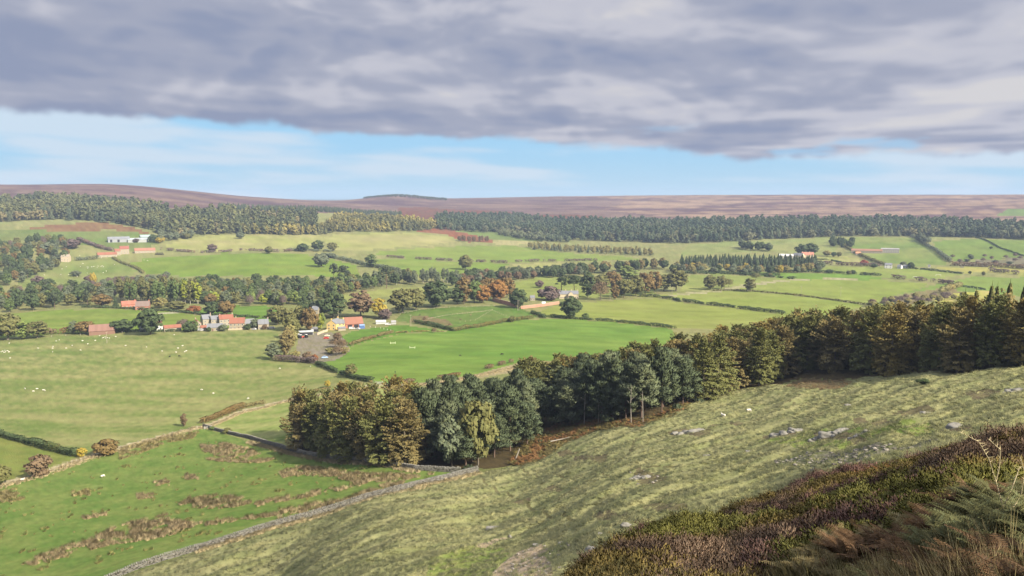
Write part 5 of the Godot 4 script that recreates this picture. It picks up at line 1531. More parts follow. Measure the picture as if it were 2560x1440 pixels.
func plant_valley() -> void:
	var mix := [["round", "deep", "dark green broad tree", 13.0, 19.0, 13.0, 0.22], ["round", "olive", "olive broad tree", 11.0, 16.0, 13.0, 0.20], ["oval", "grey green", "grey green tree", 12.0, 17.0, 10.0, 0.20], ["oval", "green", "green upright tree", 13.0, 18.0, 9.5, 0.14], ["round", "bronze", "bronze broad tree", 11.0, 15.0, 12.0, 0.08], ["bare", "purple brown", "half bare brown tree", 9.0, 13.0, 9.0, 0.09], ["scots", "blue green", "dark valley pine", 14.0, 19.0, 9.0, 0.07]]
	var G := "trees of the valley woods"
	wood([V(-547.4,-791.4),V(-527.8,-805.1),V(-497.7,-838.4),V(-465.5,-854.3),V(-447.7,-879.9),V(-506.7,-995.8),V(-551.6,-1012.3),V(-605,-1018.9),V(-643,-980.8),V(-661.2,-955.9)], 14.0, mix, "from the frame edge, beside the crest field", "broadleaf_tree", "broadleaf tree", G)
	wood([V(-714.8,-1037.6),V(-672.9,-1063.7),V(-708.4,-1189.1),V(-739.9,-1305.3),V(-838.5,-1479.3),V(-882.5,-1481.2),V(-886.7,-1401.7),V(-953.1,-1383.5)], 15.0, mix, "from the frame edge, beside the sloping pasture", "broadleaf_tree", "broadleaf tree", G)
	wood([V(-536.8,-977.7),V(-509.7,-1018.9),V(-465.4,-1060.9),V(-513.7,-1170.8),V(-572.4,-1144.1),V(-599.4,-1091.7)], 13.0, [["bare", "purple brown", "bare purple brown scrub tree", 7.0, 10.0, 9.0, 0.6], ["round", "grey green", "low grey green scrub tree", 7.0, 10.0, 10.0, 0.4]], "from the sloping pasture, above the brick cottages", "scrub_tree", "scrub tree", "scrub on the bank")
	wood([V(-442.3,-882.6),V(-386,-857.6),V(-345.6,-860.9),V(-368,-916.6),V(-410.6,-912.3),V(-469.2,-936.2)], 8.5, [["poplar", "olive", "olive green poplar", 23.0, 28.0, 8.5, 0.6], ["poplar", "green", "green poplar", 22.0, 28.0, 8.5, 0.4]], "from the brick cottages, in the tall row", "poplar_tree", "poplar", "poplars behind the brick cottages")
	wood([V(-363.1,-863.7),V(-345.6,-860.9),V(-350.8,-873.9),V(-368.5,-876.6)], 7.0, [["poplar", "lime", "yellow green poplar", 23.0, 26.0, 8.0, 1.0]], "from the brick cottages, at the row's sunlit end", "poplar_tree", "poplar", "poplars behind the brick cottages")
	wood([V(-340.9,-860.2),V(-293,-842.3),V(-249.8,-827.6),V(-222.8,-845.7),V(-266.1,-1010.1),V(-307.6,-1019.1),V(-358.7,-1031.2),V(-411,-1036.9)], 12.5, mix, "from the tall poplars, behind the hamlet", "broadleaf_tree", "broadleaf tree", G)
	wood([V(-338.1,-869.9),V(-276.4,-844.4),V(-229.3,-845.9),V(-233.5,-861.3),V(-281.4,-859.6),V(-343.9,-884.9)], 13.0, [["round", "fresh", "fresh green sunlit tree", 11.0, 14.0, 12.0, 0.6], ["round", "lime", "yellow green sunlit tree", 10.0, 13.0, 10.0, 0.4]], "from the tall poplars, edging the hamlet wood", "broadleaf_tree", "broadleaf tree", G)
	wood([V(-224.5,-852.3),V(-211,-917.7),V(-189.9,-978.9),V(-169.5,-1038.4),V(-142,-1071),V(-151.2,-1140.4),V(-184,-1127.3),V(-210.8,-1086.9),V(-240.1,-1044.4),V(-262.7,-997.4)], 12.5, mix, "from the hamlet, below the slanting bushy hedge", "broadleaf_tree", "broadleaf tree", G)
	wood([V(-159.4,-1059.6),V(-119.1,-1061.3),V(-84.8,-1073),V(-88,-1112.9),V(-123.5,-1101),V(-165.4,-1099.2)], 11.5, [["oval", "grey green", "tall grey green alder", 15.0, 21.0, 8.5, 0.7], ["poplar", "grey green", "slim grey green alder", 18.0, 22.0, 7.0, 0.3]], "from the hamlet wood, behind the narrow meadow", "alder_tree", "alder", "alders behind the narrow meadow")
	wood([V(-79.7,-1041.2),V(-33.2,-1085),V(11.4,-1118.8),V(71.2,-1164.3),V(102.8,-1187.7),V(106.3,-1227.5),V(74.8,-1224.2),V(12.2,-1198.8),V(-35.9,-1175),V(-86.5,-1130.9)], 12.0, [["round", "deep", "dark green belt tree", 12.0, 16.0, 12.0, 0.4], ["oval", "grey green", "grey green belt tree", 13.0, 17.0, 10.0, 0.4], ["round", "brown", "brown belt tree", 11.0, 14.0, 11.0, 0.2]], "from the alders, in the belt above the orange trees", "broadleaf_tree", "broadleaf tree", G)
	wood([V(80.7,-1200.6),V(137.1,-1223.8),V(198.6,-1258.6),V(250.6,-1278.8),V(256.3,-1308.3),V(203.6,-1290.2),V(140.7,-1255.6),V(82.9,-1232.5)], 12.5, [["round", "deep", "dark rounded tree", 15.0, 19.0, 14.0, 0.7], ["round", "beech brown", "brown tinged rounded tree", 15.0, 18.0, 13.0, 0.3]], "from the dry flat, in the belt beyond the hall", "broadleaf_tree", "broadleaf tree", G)
	wood([V(249.9,-1226.8),V(296.6,-1213.5),V(346.6,-1194),V(403.1,-1181.2),V(484.3,-1219.8),V(497.6,-1253.3),V(416,-1219.1),V(357.7,-1232.4),V(308.5,-1262.1),V(261.8,-1285.6)], 12.0, [["round", "gold", "golden tree", 11.0, 15.0, 11.0, 0.18], ["round", "larch", "yellow olive tree", 10.0, 14.0, 11.0, 0.26], ["round", "grey green", "grey green tree", 9.0, 13.0, 11.0, 0.32], ["round", "bronze", "bronze tree", 10.0, 13.0, 11.0, 0.12], ["round", "deep", "dark tree", 10.0, 13.0, 11.0, 0.12]], "from the hall, fronting the spruce block", "broadleaf_tree", "broadleaf tree", G)
	wood([V(278.2,-1301.4),V(358.3,-1280),V(429,-1257.6),V(497.5,-1286.3),V(526.4,-1360.9),V(464.5,-1361.7),V(388,-1385.9),V(297,-1389.4)], 9.0, [["conifer", "deep", "dark green spruce", 14.0, 18.0, 7.0, 0.6], ["conifer", "blue green", "blue green spruce", 13.0, 17.0, 7.0, 0.4]], "from the hall, in the close spruce block", "spruce_tree", "spruce tree", "spruces below the white barned farm")
	wood([V(36.6,-1719),V(101.9,-1672.9),V(180.5,-1615.8),V(274.4,-1543.4),V(284.9,-1602.5),V(188.3,-1685.4),V(106.2,-1742.7),V(37.9,-1779)], 11.0, [["oval", "larch", "pale yellow larch", 11.0, 15.0, 8.0, 0.6], ["conifer", "pale needle", "pale green conifer", 11.0, 15.0, 7.0, 0.4]], "from the bracken bank, in the young mid dale plantation", "larch_tree", "larch", "young trees in the mid dale plantation")
	wood([V(-124.5,-1819.5),V(-92.6,-1826.4),V(-54.5,-1853.1),V(-55.2,-1877.1),V(-94.1,-1856.4),V(-126.2,-1843.4)], 9.0, [["oval", "brown", "brown larch", 11.0, 15.0, 7.0, 1.0]], "from the long red slope, on the bracken bank", "larch_tree", "larch", "larches on the bracken bank")
	wood([V(469.1,-1621.6),V(495.5,-1574.4),V(512,-1551.5),V(521.4,-1580),V(507.5,-1612.6),V(483,-1669.6)], 14.0, [["round", "deep", "dark hillside tree", 13.0, 18.0, 15.0, 0.6], ["round", "grey green", "grey green hillside tree", 13.0, 18.0, 14.0, 0.4]], "from the young larches, above the white barned farm", "broadleaf_tree", "broadleaf tree", G)
	wood([V(655.9,-1616.1),V(672.6,-1578),V(699.4,-1602.9),V(723.3,-1657.9),V(707.9,-1660.8),V(697.3,-1718)], 14.0, [["round", "deep", "dark gully tree", 12.0, 17.0, 13.0, 0.7], ["conifer", "deep", "dark gully spruce", 14.0, 18.0, 7.0, 0.3]], "from the white barned farm, in the forest gully", "broadleaf_tree", "broadleaf tree", G)
	wood([V(855.5,-1662.5),V(845.8,-1603.5),V(869.1,-1647.8),V(882.9,-1715.9)], 13.0, [["round", "grey green", "grey green hedgerow tree", 12.0, 17.0, 14.0, 1.0]], "from the gully, heading the tree lined hedge", "broadleaf_tree", "broadleaf tree", G)
	wood([V(725.3,-1296.3),V(790.7,-1295.6),V(851.2,-1248.5),V(918.7,-1347.7),V(853.2,-1398),V(783.9,-1401.1)], 22.0, [["bare", "purple brown", "grey brown thorn", 5.0, 8.0, 8.0, 0.7], ["round", "grey green", "grey green thorn", 5.0, 8.0, 9.0, 0.3]], "from the tree lined hedge, on the scrub land", "scrub_tree", "scrub tree", "thorns on the scrub land")
	wood([V(378.8,-822.4),V(420.1,-837.9),V(470.1,-867.4),V(507.7,-871.1),V(532.9,-914.3),V(498.7,-920.1),V(447,-891.6),V(395.5,-858.8)], 11.0, [["bare", "purple brown", "brown thorn bush", 5.0, 8.0, 8.0, 0.5], ["round", "larch", "yellow thorn bush", 5.0, 7.0, 8.0, 0.5]], "from the broad field, just beyond the shaded beeches", "thorn_bush", "thorn bush", "thorns beyond the shaded beeches")
	wood([V(-685.5,-1536.5),V(-663.3,-1557.6),V(-649.8,-1602.8),V(-672.3,-1658.4),V(-694.6,-1631.2),V(-726.3,-1627.9)], 14.0, [["round", "grey green", "grey green hillside tree", 12.0, 17.0, 13.0, 0.7], ["round", "olive", "olive hillside tree", 10.0, 14.0, 12.0, 0.3]], "from the grey barns, at the forest foot", "broadleaf_tree", "broadleaf tree", G)
	# the far forests read as single masses
	var conifer := crown_spruce(1.0, 0.52, 9, 10)
	var conifer2 := crown_spruce(1.0, 0.66, 8, 10)
	var broad := crown_broad(1.0, 0.95, 0.02, 24, 0.105, 8.0, 0.8, 0.15)
	var narrow := crown_broad(1.0, 0.5, 0.02, 30, 0.085, 8.0, 0.9, 0.1, 0.36)
	var m := leaf_material("far_leaves", Color(1, 1, 1), 0.25)
	far_wood("far_forest", "dark conifer forest on the hillside above the grey barns", [V(-1134.1,-1649.2),V(-1100.7,-1701),V(-1066.3,-1788.2),V(-979.1,-1793.5),V(-878.8,-1773.2),V(-775.6,-1702.6),V(-677,-1590.3),V(-657.7,-1664.9),V(-595.2,-1728.7),V(-514.1,-1750.1),V(-445.6,-1795.7),V(-532.3,-2145.1),V(-621.2,-2114.7),V(-725.5,-2106.9),V(-815.7,-2064.8),V(-857.1,-2013.6),V(-982.8,-2157.6),V(-1109.7,-2239.1),V(-1237.9,-2267.5),V(-1353.2,-2269.2),V(-1410.4,-2179.5),V(-1451.5,-2110.6)], 13.5, [[narrow, m, 23.0, 34.0, [Color(0.075, 0.094, 0.045), Color(0.156, 0.163, 0.069)], 0.5], [conifer2, m, 16.0, 27.0, [Color(0.056, 0.077, 0.043), Color(0.112, 0.125, 0.062)], 0.28], [broad, m, 15.0, 23.0, [Color(0.100, 0.112, 0.050), Color(0.188, 0.156, 0.075)], 0.3]])
	far_wood("far_forest", "yellowing larch and conifer wood above the pale dry grass hill", [V(-592.9,-1721.6),V(-512,-1742.9),V(-433.6,-1783.5),V(-402.8,-1850.3),V(-313.5,-1876.4),V(-239.3,-1969.4),V(-197.5,-2075.8),V(-206,-2165.4),V(-270.6,-2227.5),V(-366.2,-2192),V(-473,-2172.7),V(-447.7,-1841.8),V(-528.9,-1800.4),V(-605.9,-1759.5)], 10.5, [[narrow, m, 17.0, 24.0, [Color(0.125, 0.131, 0.053), Color(0.31, 0.27, 0.09)], 0.6], [conifer2, m, 16.0, 22.0, [Color(0.088, 0.100, 0.050), Color(0.188, 0.175, 0.069)], 0.4]])
	far_wood("far_forest", "dark forest strip on the slope behind the yellowing larches", [V(-868.9,-2344.1),V(-715.3,-2395.5),V(-375.7,-2653.5),V(-392.4,-2822.9),V(-591.8,-2736.8),V(-938.4,-2531.7)], 12.0, [[conifer, m, 14.0, 18.0, [Color(0.050, 0.069, 0.040), Color(0.075, 0.094, 0.048)], 1.0]])
	far_wood("far_forest", "long blue green conifer forest below the streaked moor", [V(-196.3,-2063.5),V(-85.3,-2106.4),V(22.1,-2183.8),V(119.1,-1958.1),V(213.8,-1916.8),V(302.9,-1866.9),V(387.7,-1820.5),V(475.2,-1802.5),V(574.9,-1829.7),V(665.8,-1824.9),V(761.8,-1833.9),V(847,-1817.4),V(927.2,-1794.6),V(1021.4,-1737.9),V(1076.9,-1660),V(1188.2,-1651.1),V(1456.9,-2024.5),V(1327.2,-2046),V(1264.6,-2151.8),V(1156.7,-2238.8),V(1058.2,-2270.6),V(953.6,-2295.7),V(844,-2313.4),V(736.8,-2344.8),V(623,-2363.3),V(512.7,-2407.4),V(402.2,-2478.9),V(284.7,-2552.9),V(157.9,-2596.9),V(28.6,-2823.8),V(-111.2,-2745.9),V(-256.9,-2700.7)], 12.5, [[narrow, m, 18.0, 29.0, [Color(0.056, 0.085, 0.050), Color(0.094, 0.122, 0.062)], 0.45], [conifer2, m, 16.0, 26.0, [Color(0.062, 0.090, 0.053), Color(0.112, 0.125, 0.062)], 0.25], [broad, m, 14.0, 21.0, [Color(0.075, 0.100, 0.056), Color(0.150, 0.144, 0.075)], 0.3]])
	far_wood("far_wood", "rounded grey green wood in front of the long forest", [V(-31.3,-2057.5),V(48.9,-1931.2),V(134.6,-1896.4),V(142.4,-2006.2),V(52,-2051.2),V(-33.1,-2177.5)], 13.0, [[broad, m, 12.0, 16.0, [Color(0.088, 0.119, 0.069), Color(0.138, 0.150, 0.075)], 1.0]])
	far_wood("far_wood", "dark pine covered top of the distant knoll on the skyline", [V(-742.4,-3950.9),V(-570.7,-3959.1),V(-332.5,-4036.3),V(-353,-4285.5),V(-617.8,-4285.7),V(-759,-4212.2)], 15.0, [[broad, m, 5.0, 9.0, [Color(0.050, 0.069, 0.044), Color(0.075, 0.088, 0.050)], 1.0]])


func plant_single_trees() -> void:
	var B := "broadleaf tree"
	tree("round", -300.4,-646.9,21.3,22.6, "deep", "sycamore_tree", "large dark sycamore with a pale trunk in front of the white cottage", B)
	tree("round", -334,-666.6,10.3,19.8, "deep", "yew_tree", "low dark spreading yew between the brown barn roof and the white cottage", B)
	tree("round", -417,-643.9,21.8,21.8, "olive", "ash_tree", "tall olive ash where the sheep field's top fence meets the frame", B)
	tree("oval", -404.5,-643.5,14.6,12.6, "fresh", "ash_tree", "smaller yellow green ash beside the tall olive ash", B)
	tree("oval", -394.8,-647.2,14.6,16.6, "olive", "ash_tree", "olive ash with two pale stems on the sheep field's top fence", B)
	tree("round", -428.6,-643.8,16.5,16.5, "olive", "ash_tree", "olive ash cut by the edge of the view", B)
	tree("oval", -372.4,-661.6,11.6,7.5, "grey green", "thorn_tree", "slim grey green thorn in the sheep field's top hedge", B)
	tree("round", -362.1,-661.4,10.9,14.9, "bronze", "field_maple", "round bronze maple beside the brown barn roof", B)
	tree("round", -296.7,-773.4,13.5,16.6, "deep", "holly_tree", "dark round holly beside the bronze tree behind the hamlet", B)
	tree("round", -282.8,-773.3,14.3,15.8, "bronze", "cherry_tree", "bronze round tree paired with the dark holly behind the hamlet", B)
	tree("bush", -323.9,-794.8,6.5,14.6, "rust", "beech_bush", "low rust orange bush in the field behind the hamlet", "bush")
	tree("conifer", -428.4,-844.8,10.4,6.5, "deep", "cypress_tree", "small dark cone shaped cypress beside the brick cottages", "cypress")
	tree("round", -374.7,-832.1,11.1,14.5, "larch", "willow_tree", "pale yellow willow next to the grey roofed brick cottage", B)
	tree("round", -352.1,-819.1,8.4,21, "olive", "thorn_tree", "low olive thorn clump beyond the brick cottages", B)
	tree("round", -446.5,-851.3,13.9,19.2, "bronze", "oak_tree", "bronze oak beside the cone shaped cypress", B)
	tree("bush", -272.9,-659.6,8.8,11.5, "deep", "garden_bush", "dark garden bush in front of the low cream barn", "bush")
	tree("oval", -269.3,-661.6,9.5,6.1, "green", "garden_tree", "green garden tree beside the cream gabled house", B)
	tree("bare", -290.2,-688,7.8,11.3, "purple brown", "garden_tree", "bare brown garden tree behind the low cream barn", B)
	tree("bush", -256,-657.9,3.7,4.1, "deep", "garden_bush", "small clipped dark bush before the slate cottage", "bush")
	tree("bush", -244.4,-659.2,5.4,8.1, "grey green", "garden_bush", "grey green garden bush between the slate cottage and the orange roofed house", "bush")
	tree("round", -220.3,-669.7,8.9,8.9, "grey green", "apple_tree", "grey green apple tree between the two slate roofed houses", B)
	tree("bush", -226.2,-667.6,4.8,8.2, "deep", "garden_bush", "dark garden bush beyond the orange roofed house", "bush")
	tree("bush", -211.5,-666.6,4.1,5.5, "brown", "garden_bush", "brown garden bush at the foot of the end slate house", "bush")
	tree("round", -210.3,-699.5,17.2,17.2, "olive", "elm_tree", "olive tree beyond the hamlet's last slate house", B)
	tree("round", -188.3,-657.3,18.9,14.8, "olive", "elm_tree", "olive tree in the middle of the clump before the yellow house", B)
	tree("oval", -180.4,-663.1,21.1,12.3, "olive", "elm_tree", "tall olive tree in the clump before the yellow house", B)
	tree("round", -170.4,-656.1,19.5,14.1, "bronze", "elm_tree", "bronze tinged tree nearest the golden cypress", B)
	tree("column", -164.9,-668.1,13.7,6.9, "lime", "golden_cypress", "golden yellow green columnar cypress beside the yellow house", "cypress")
	tree("oval", -169.8,-698.5,10.7,5.7, "fresh", "garden_tree", "slim fresh green tree behind the golden cypress", B)
	var k := 0
	for q in [[-155.2,-532.2,17,8.2], [-157.2,-545.1,18.5,9], [-160.3,-562.1,19.1,9.3], [-165.2,-584,18.6,9.6], [-170.3,-607.9,18.1,10]]:
		k += 1
		tree("oval", q[0], q[1], q[2], q[3], "beech brown" if k < 3 else "larch" if k == 3 else "olive", "hedge_tree", "brownish tree in the tall row beside the farmyard, %s from the sheep field" % ordinal(k), B, "tall row beside the farmyard")
	tree("oval", -160.5,-520.8,11.8,8.6, "grey green", "thorn_tree", "grey green thorn tree standing alone in the corner of the sheep field", B)
	k = 0
	for q in [[-145,-519,5.9,7.5], [-135.2,-514.1,5.8,6.9], [-128.5,-506.4,5.2,4.2], [-126.3,-540.2,3.9,8.3], [-118.6,-530.6,6,9.3], [-129.4,-568.8,6.4,8.8], [-122,-559,6.9,8.1], [-134.7,-600.7,6.2,6.8], [-115.3,-535.7,4.4,6.6]]:
		k += 1
		tree("bare" if k in [5, 6, 7] else "bush", q[0], q[1], q[2], q[3], "larch" if k in [1, 4, 9] else "rust" if k == 3 else "brown", "yard_bush", "%s bush in the farmyard's rough ground, %s from the thorn tree corner" % ["pale straw" if k in [1, 4, 9] else "rusty" if k == 3 else "brown", ordinal(k)], "bush", "bushes round the farmyard")
	tree("round", -170.7,-743.6,25.2,25.9, "deep", "lime_tree", "very dark tree behind the yellow house", B)
	tree("round", -185.3,-753.6,17,20.1, "grey green", "lime_tree", "grey green tree left of the dark tree behind the yellow house", B)
	tree("round", -198.7,-760.4,16.4,20.3, "deep", "lime_tree", "dark tree behind the hamlet clump", B)
	tree("oval", -144.8,-747.7,25.3,24.5, "brown", "chestnut_tree", "brown rounded tree behind the red barn roof", B)
	tree("oval", -126.1,-739.1,19.7,14.4, "gold", "ash_tree", "bright yellow ash beyond the red barn", B)
	tree("bush", -118.9,-729.7,9.7,12, "purple brown", "copper_bush", "dark copper bush under the bright yellow ash", "bush")
	tree("round", -108.6,-774.2,24.6,25.4, "olive", "oak_tree", "olive oak at the paddock corner nearer the yellow ash", B)
	tree("round", -97.8,-795.9,22,19.6, "olive", "oak_tree", "smaller olive oak beside the great dark beech", B)
	tree("round", -79.1,-818,26.8,31, "deep", "copper_beech", "great dark rounded beech at the top of the paddocks", B)
	tree("oval", -59,-841.4,21.5,17.2, "deep", "chestnut_tree", "dark tree in front of the brown chestnut", B)
	tree("oval", -51.8,-844.6,28.5,18.1, "bronze", "chestnut_tree", "tall brown chestnut at the top of the paddocks", B)
	tree("round", -41.1,-855.3,24.5,17.5, "green", "chestnut_tree", "green tree between the brown chestnut and the orange trees", B)
	tree("round", -32.8,-855,19.2,19.2, "orange", "maple_tree", "orange maple nearer the paddocks, the lower of the orange pair", B)
	tree("round", -15.2,-874,23.2,22.3, "orange", "maple_tree", "larger orange maple by the red brick garden wall", B)
	tree("round", -26.6,-898.6,23.9,23, "bronze", "maple_tree", "bronze tree behind the orange maples", B)
	tree("round", -5.6,-906.9,23.2,18.5, "bronze", "maple_tree", "bronze brown tree beyond the orange maples", B)
	tree("round", 6.6,-809.2,19.9,18.2, "deep", "holm_oak", "dark dense tree at the corner of the red brick garden wall", B)
	tree("round", 54.8,-732.2,20.3,20.3, "deep", "oak_tree", "big lone dark green oak on the hedge of the horse field", B)
	tree("bush", 69.2,-733.8,4.9,6.8, "green", "hedge_bush", "small round bush on the hedge beyond the big lone oak", "bush")
	tree("round", -76,-1286.6,23.6,22.3, "olive", "oak_tree", "lone olive oak in the middle green field casting a long shadow", B)
	tree("round", 35.9,-1021,9.4,11.5, "purple brown", "copper_tree", "small dark copper tree alone in the park field", B)
	tree("scots", -163.2,-1018.6,29.1,14.6, "blue green", "pine_tree", "tall layered pine rising above the valley wood", "pine tree")
	tree("scots", -248.3,-1094.6,24.6,14.5, "blue green", "pine_tree", "dark pine on the valley wood's edge below the hedge bank", "pine tree")
	tree("scots", -235.8,-1096.1,22.4,14.5, "blue green", "pine_tree", "second dark pine on the valley wood's edge below the hedge bank", "pine tree")
	tree("round", -313.8,-1293.2,22.4,25, "grey green", "oak_tree", "grey green oak at the lower end of the slanting bushy hedge", B)
	tree("oval", -232.1,-1303.2,21.2,22.5, "green", "ash_tree", "pale green ash on the slanting bushy hedge", B)
	k = 0
	for q in [[-398.9,-1502.4,15.3,22.9], [-375.7,-1526,20.1,23.2], [-348.6,-1529.4,17.1,20.2], [-567.6,-1647.3,13.4,16.7], [-445.7,-1443.7,13.2,14.7], [-555.3,-1458.6,13.3,17.8], [-329.2,-1430.5,8.7,18.9]]:
		k += 1
		tree("round", q[0], q[1], q[2], q[3], ["deep", "deep", "olive", "grey green", "olive", "purple brown", "grey green"][k - 1], "field_tree", ["dark low tree at the head of the slanting hedge", "dark round tree in the middle of three on the pale hill's edge", "olive round tree, farthest along of three on the pale hill's edge", "lone grey green thorn in the straw hillside field", "olive tree on the hedgerow above the long green field", "bare brown tree on the hedgerow above the long green field", "grey green bush on the bank below the pale hill"][k - 1], B)
	tree("bush", 41.5,-883.5,15.4,26.2, "purple brown", "garden_bush", "spreading brown bush at the garden end of the hall", "bush")
	tree("scots", 61.8,-976.2,17.9,17.9, "deep", "cedar_tree", "dark layered cedar behind the garden end of the hall", "cedar")
	tree("scots", 76.7,-962.4,20.6,18.7, "deep", "cedar_tree", "dark layered cedar behind the lane end of the hall", "cedar")
	tree("oval", 88.8,-914.6,29,17.8, "deep", "lime_tree", "tall dark tree next to the lane end of the hall", B)
	tree("bare", 99.8,-887.2,20.9,20, "brown", "ash_tree", "pale brown half bare ash past the lane end of the hall", B)
	tree("oval", 118.1,-896,16.5,11, "bronze", "ash_tree", "bronze ash beside the telegraph pole past the hall", B)
	tree("round", 131.1,-916.3,21.5,21.5, "olive", "oak_tree", "dark olive oak in the row past the hall", B)
	tree("round", 147.7,-933,23.8,20, "olive", "oak_tree", "olive oak in the row past the hall, beside the dark one", B)
	tree("round", 161.5,-950,26.2,19.4, "bronze", "oak_tree", "bronze oak in the row past the hall", B)
	tree("round", 175,-962.9,26.5,18.7, "bronze", "oak_tree", "last bronze oak in the row past the hall", B)
	tree("round", 131.9,-1029.7,21,23.1, "bronze", "beech_tree", "bronze tree behind the row past the hall", "beech tree")
	tree("round", 114.9,-1010.1,18.6,22.7, "olive", "beech_tree", "olive tree behind the tall dark tree by the hall", "beech tree")
	tree("oval", 169.7,-1148.5,18.7,30.4, "fresh", "willow_tree", "pale green willow behind the row past the hall", B)
	tree("oval", 205.1,-979.9,29,27, "olive", "elm_tree", "big dark olive tree with several stems standing apart past the hall", B)
	tree("oval", 190.2,-980.4,22,18, "olive", "elm_tree", "olive tree just before the big many stemmed one", B)
	tree("oval", 252.1,-995.9,18.3,18.3, "olive", "ash_tree", "larger of two olive ash trees by the lane", B)
	tree("oval", 268.5,-1004.2,17.4,15.4, "olive", "ash_tree", "middle olive ash by the lane", B)
	tree("bare", 282.7,-1022.2,11.5,11.5, "olive", "ash_tree", "thin pale ash next to the two by the lane", B)
	tree("oval", 293.9,-967.4,16.8,14.8, "olive", "ash_tree", "olive ash standing alone where the lane turns", B)
	tree("bare", 345.1,-1110.1,10.2,13.6, "olive", "ash_tree", "small pale bare ash behind the lane", B)
	k = 0
	for q in [[278.9,-1198.2,5.5,6.1], [317.9,-1210.1,6.2,7.4], [348.8,-1170.7,6.6,7.2], [378.7,-1150.6,5.9,7], [464.6,-1192.8,5.5,7.3], [480.2,-1186.2,6,10.9], [498.8,-1163,6.5,7.1], [507.5,-1168.2,6.5,7.7], [517.8,-1151.3,5.3,4.7], [691.4,-1151.3,6.5,5.3], [683.7,-1172.5,4.8,4.8], [912.8,-1501.5,4.6,6.1]]:
		k += 1
		tree("round", q[0], q[1], q[2], q[3], ["deep", "olive", "deep"][k % 3], "hedge_tree", "small round tree on the far field hedges, %s from the hall" % ordinal(k), B, "small round trees on the far field hedges")
	tree("round", 582.9,-1302.2,9.3,13.2, "red", "maple_tree", "scarlet tree between the white barned farm and the far white cottage", B)
	tree("round", 579.7,-1258.9,7.7,11.5, "deep", "yew_tree", "dark tree just before the far white cottage", B)
	tree("round", 632,-1270,9.7,10.3, "grey green", "ash_tree", "grey green tree between the two far white cottages", B)
	tree("round", 635.6,-1251.6,10.2,10.8, "deep", "yew_tree", "dark pointed tree beyond the far white cottages", B)
	tree("round", 546.1,-1487.1,19.6,22.7, "deep", "sycamore_tree", "dark tree behind the pale gable of the white barned farm", B)
	tree("round", 565.8,-1491.6,21.2,27.3, "deep", "sycamore_tree", "large dark tree behind the white barned farm", B)
	tree("round", 590.8,-1444.8,9.5,9.5, "deep", "field_tree", "darker of two small round trees beyond the white barned farm", B)
	tree("round", 599.9,-1443.7,9.5,9.5, "olive", "field_tree", "paler of two small round trees beyond the white barned farm", B)
	tree("round", 584.2,-1459.5,10.4,14.8, "larch", "field_tree", "pale yellow tree beside the white barned farm", B)
	tree("round", 491.6,-1254.6,12.8,16.6, "grey green", "field_tree", "grey green tree at the tip of the spruce block", B)
	tree("bush", -163.4,-307.8,6.1,9.7, "bronze", "hawthorn_bush", "large round russet hawthorn on the fence by the clipped hedge", "hawthorn")
	tree("bush", -173.8,-280.1,7.6,9.7, "brown", "hawthorn_bush", "tall round brown hawthorn on the fence of the rushy pasture", "hawthorn")
	tree("bush", -183.9,-272.1,7.4,8.6, "olive", "hawthorn_bush", "olive hawthorn cut by the edge of the view", "hawthorn")
	tree("bush", -172.5,-306.7,3.5,4.2, "gold", "thorn_bush", "small yellow bush at the end of the dark clipped hedge", "bush")
	tree("oval", -151.8,-355.8,5.9,3.3, "brown", "young_tree", "small brown leaved tree standing alone near the wall corner", "young tree")
	tree("oval", -91.2,-439.1,7.7,6.8, "olive", "thorn_tree", "small leaning thorn on the dark hedge below the farmyard", "young tree")
	tree("oval", -99.2,-415.1,3.9,3.4, "gold", "young_tree", "little yellow leaved tree on the fence towards the track", "young tree")
	tree("bush", -134.4,-344.2,1.8,2.5, "green", "thorn_bush", "little green thorn on the wall near the field corner", "bush")
	tree("bush", -124.1,-334.5,2.4,3.8, "olive", "thorn_bush", "olive thorn growing over the wall near the field corner", "bush")
	tree("bare", -79.7,-710.3,4.4,3.6, "brown", "young_tree", "thin bare young tree in the trodden paddock corner", "young tree")
	tree("bare", -63.5,-634.5,3.9,4.6, "brown", "young_tree", "thin bare bush on the straw edge of the small paddock", "young tree")
	tree("bush", 0,-703,5,6.5, "olive", "thorn_bush", "olive thorn on the hedge above the horse field", "bush")
	tree("bush", 105.2,-197.8,1.3,3.5, "deep", "gorse_bush", "low dark gorse bush alone on the hill pasture", "gorse")
	# cypresses, small town gardens and the smaller bushes of the western scrub
	k = 0
	for q in [[-654.7,-1083.3,12.2,16.6], [-654.3,-1178.4,8.4,15.6], [-602.1,-1119.4,10.3,16], [-584.9,-1095.3,16.8,8.9], [-759,-1315.7,9.4,17.4], [-789.5,-1414.4,17.2,28.7], [-804,-1365.2,18,25], [-724.7,-1520.7,7.7,12.3], [-697.4,-1531.8,15.5,17.1], [-683.8,-1525.6,10.8,12.4], [-682.9,-1537.6,12.5,12.5]]:
		k += 1
		tree("round", q[0], q[1], q[2], q[3], ["purple brown", "grey green", "purple brown", "gold", "grey green", "purple brown", "grey green", "purple brown", "deep", "gold", "gold"][k - 1], "scrub_tree", "%s scrub tree round the red roofed hill farm, %s from the frame" % [["purple brown", "grey green", "purple brown", "golden", "grey green", "purple brown", "grey green", "purple brown", "dark", "golden", "golden"][k - 1], ordinal(k)], "scrub tree", "scrub round the hill farm")


const CREAM := Color(0.28, 0.245, 0.18)
const STONE := Color(0.29, 0.255, 0.20)
const WHITE := Color(0.44, 0.44, 0.44)
const PANTILE := Color(0.23, 0.098, 0.066)
const SLATE := Color(0.165, 0.170, 0.185)
const BRICK := Color(0.33, 0.145, 0.10)


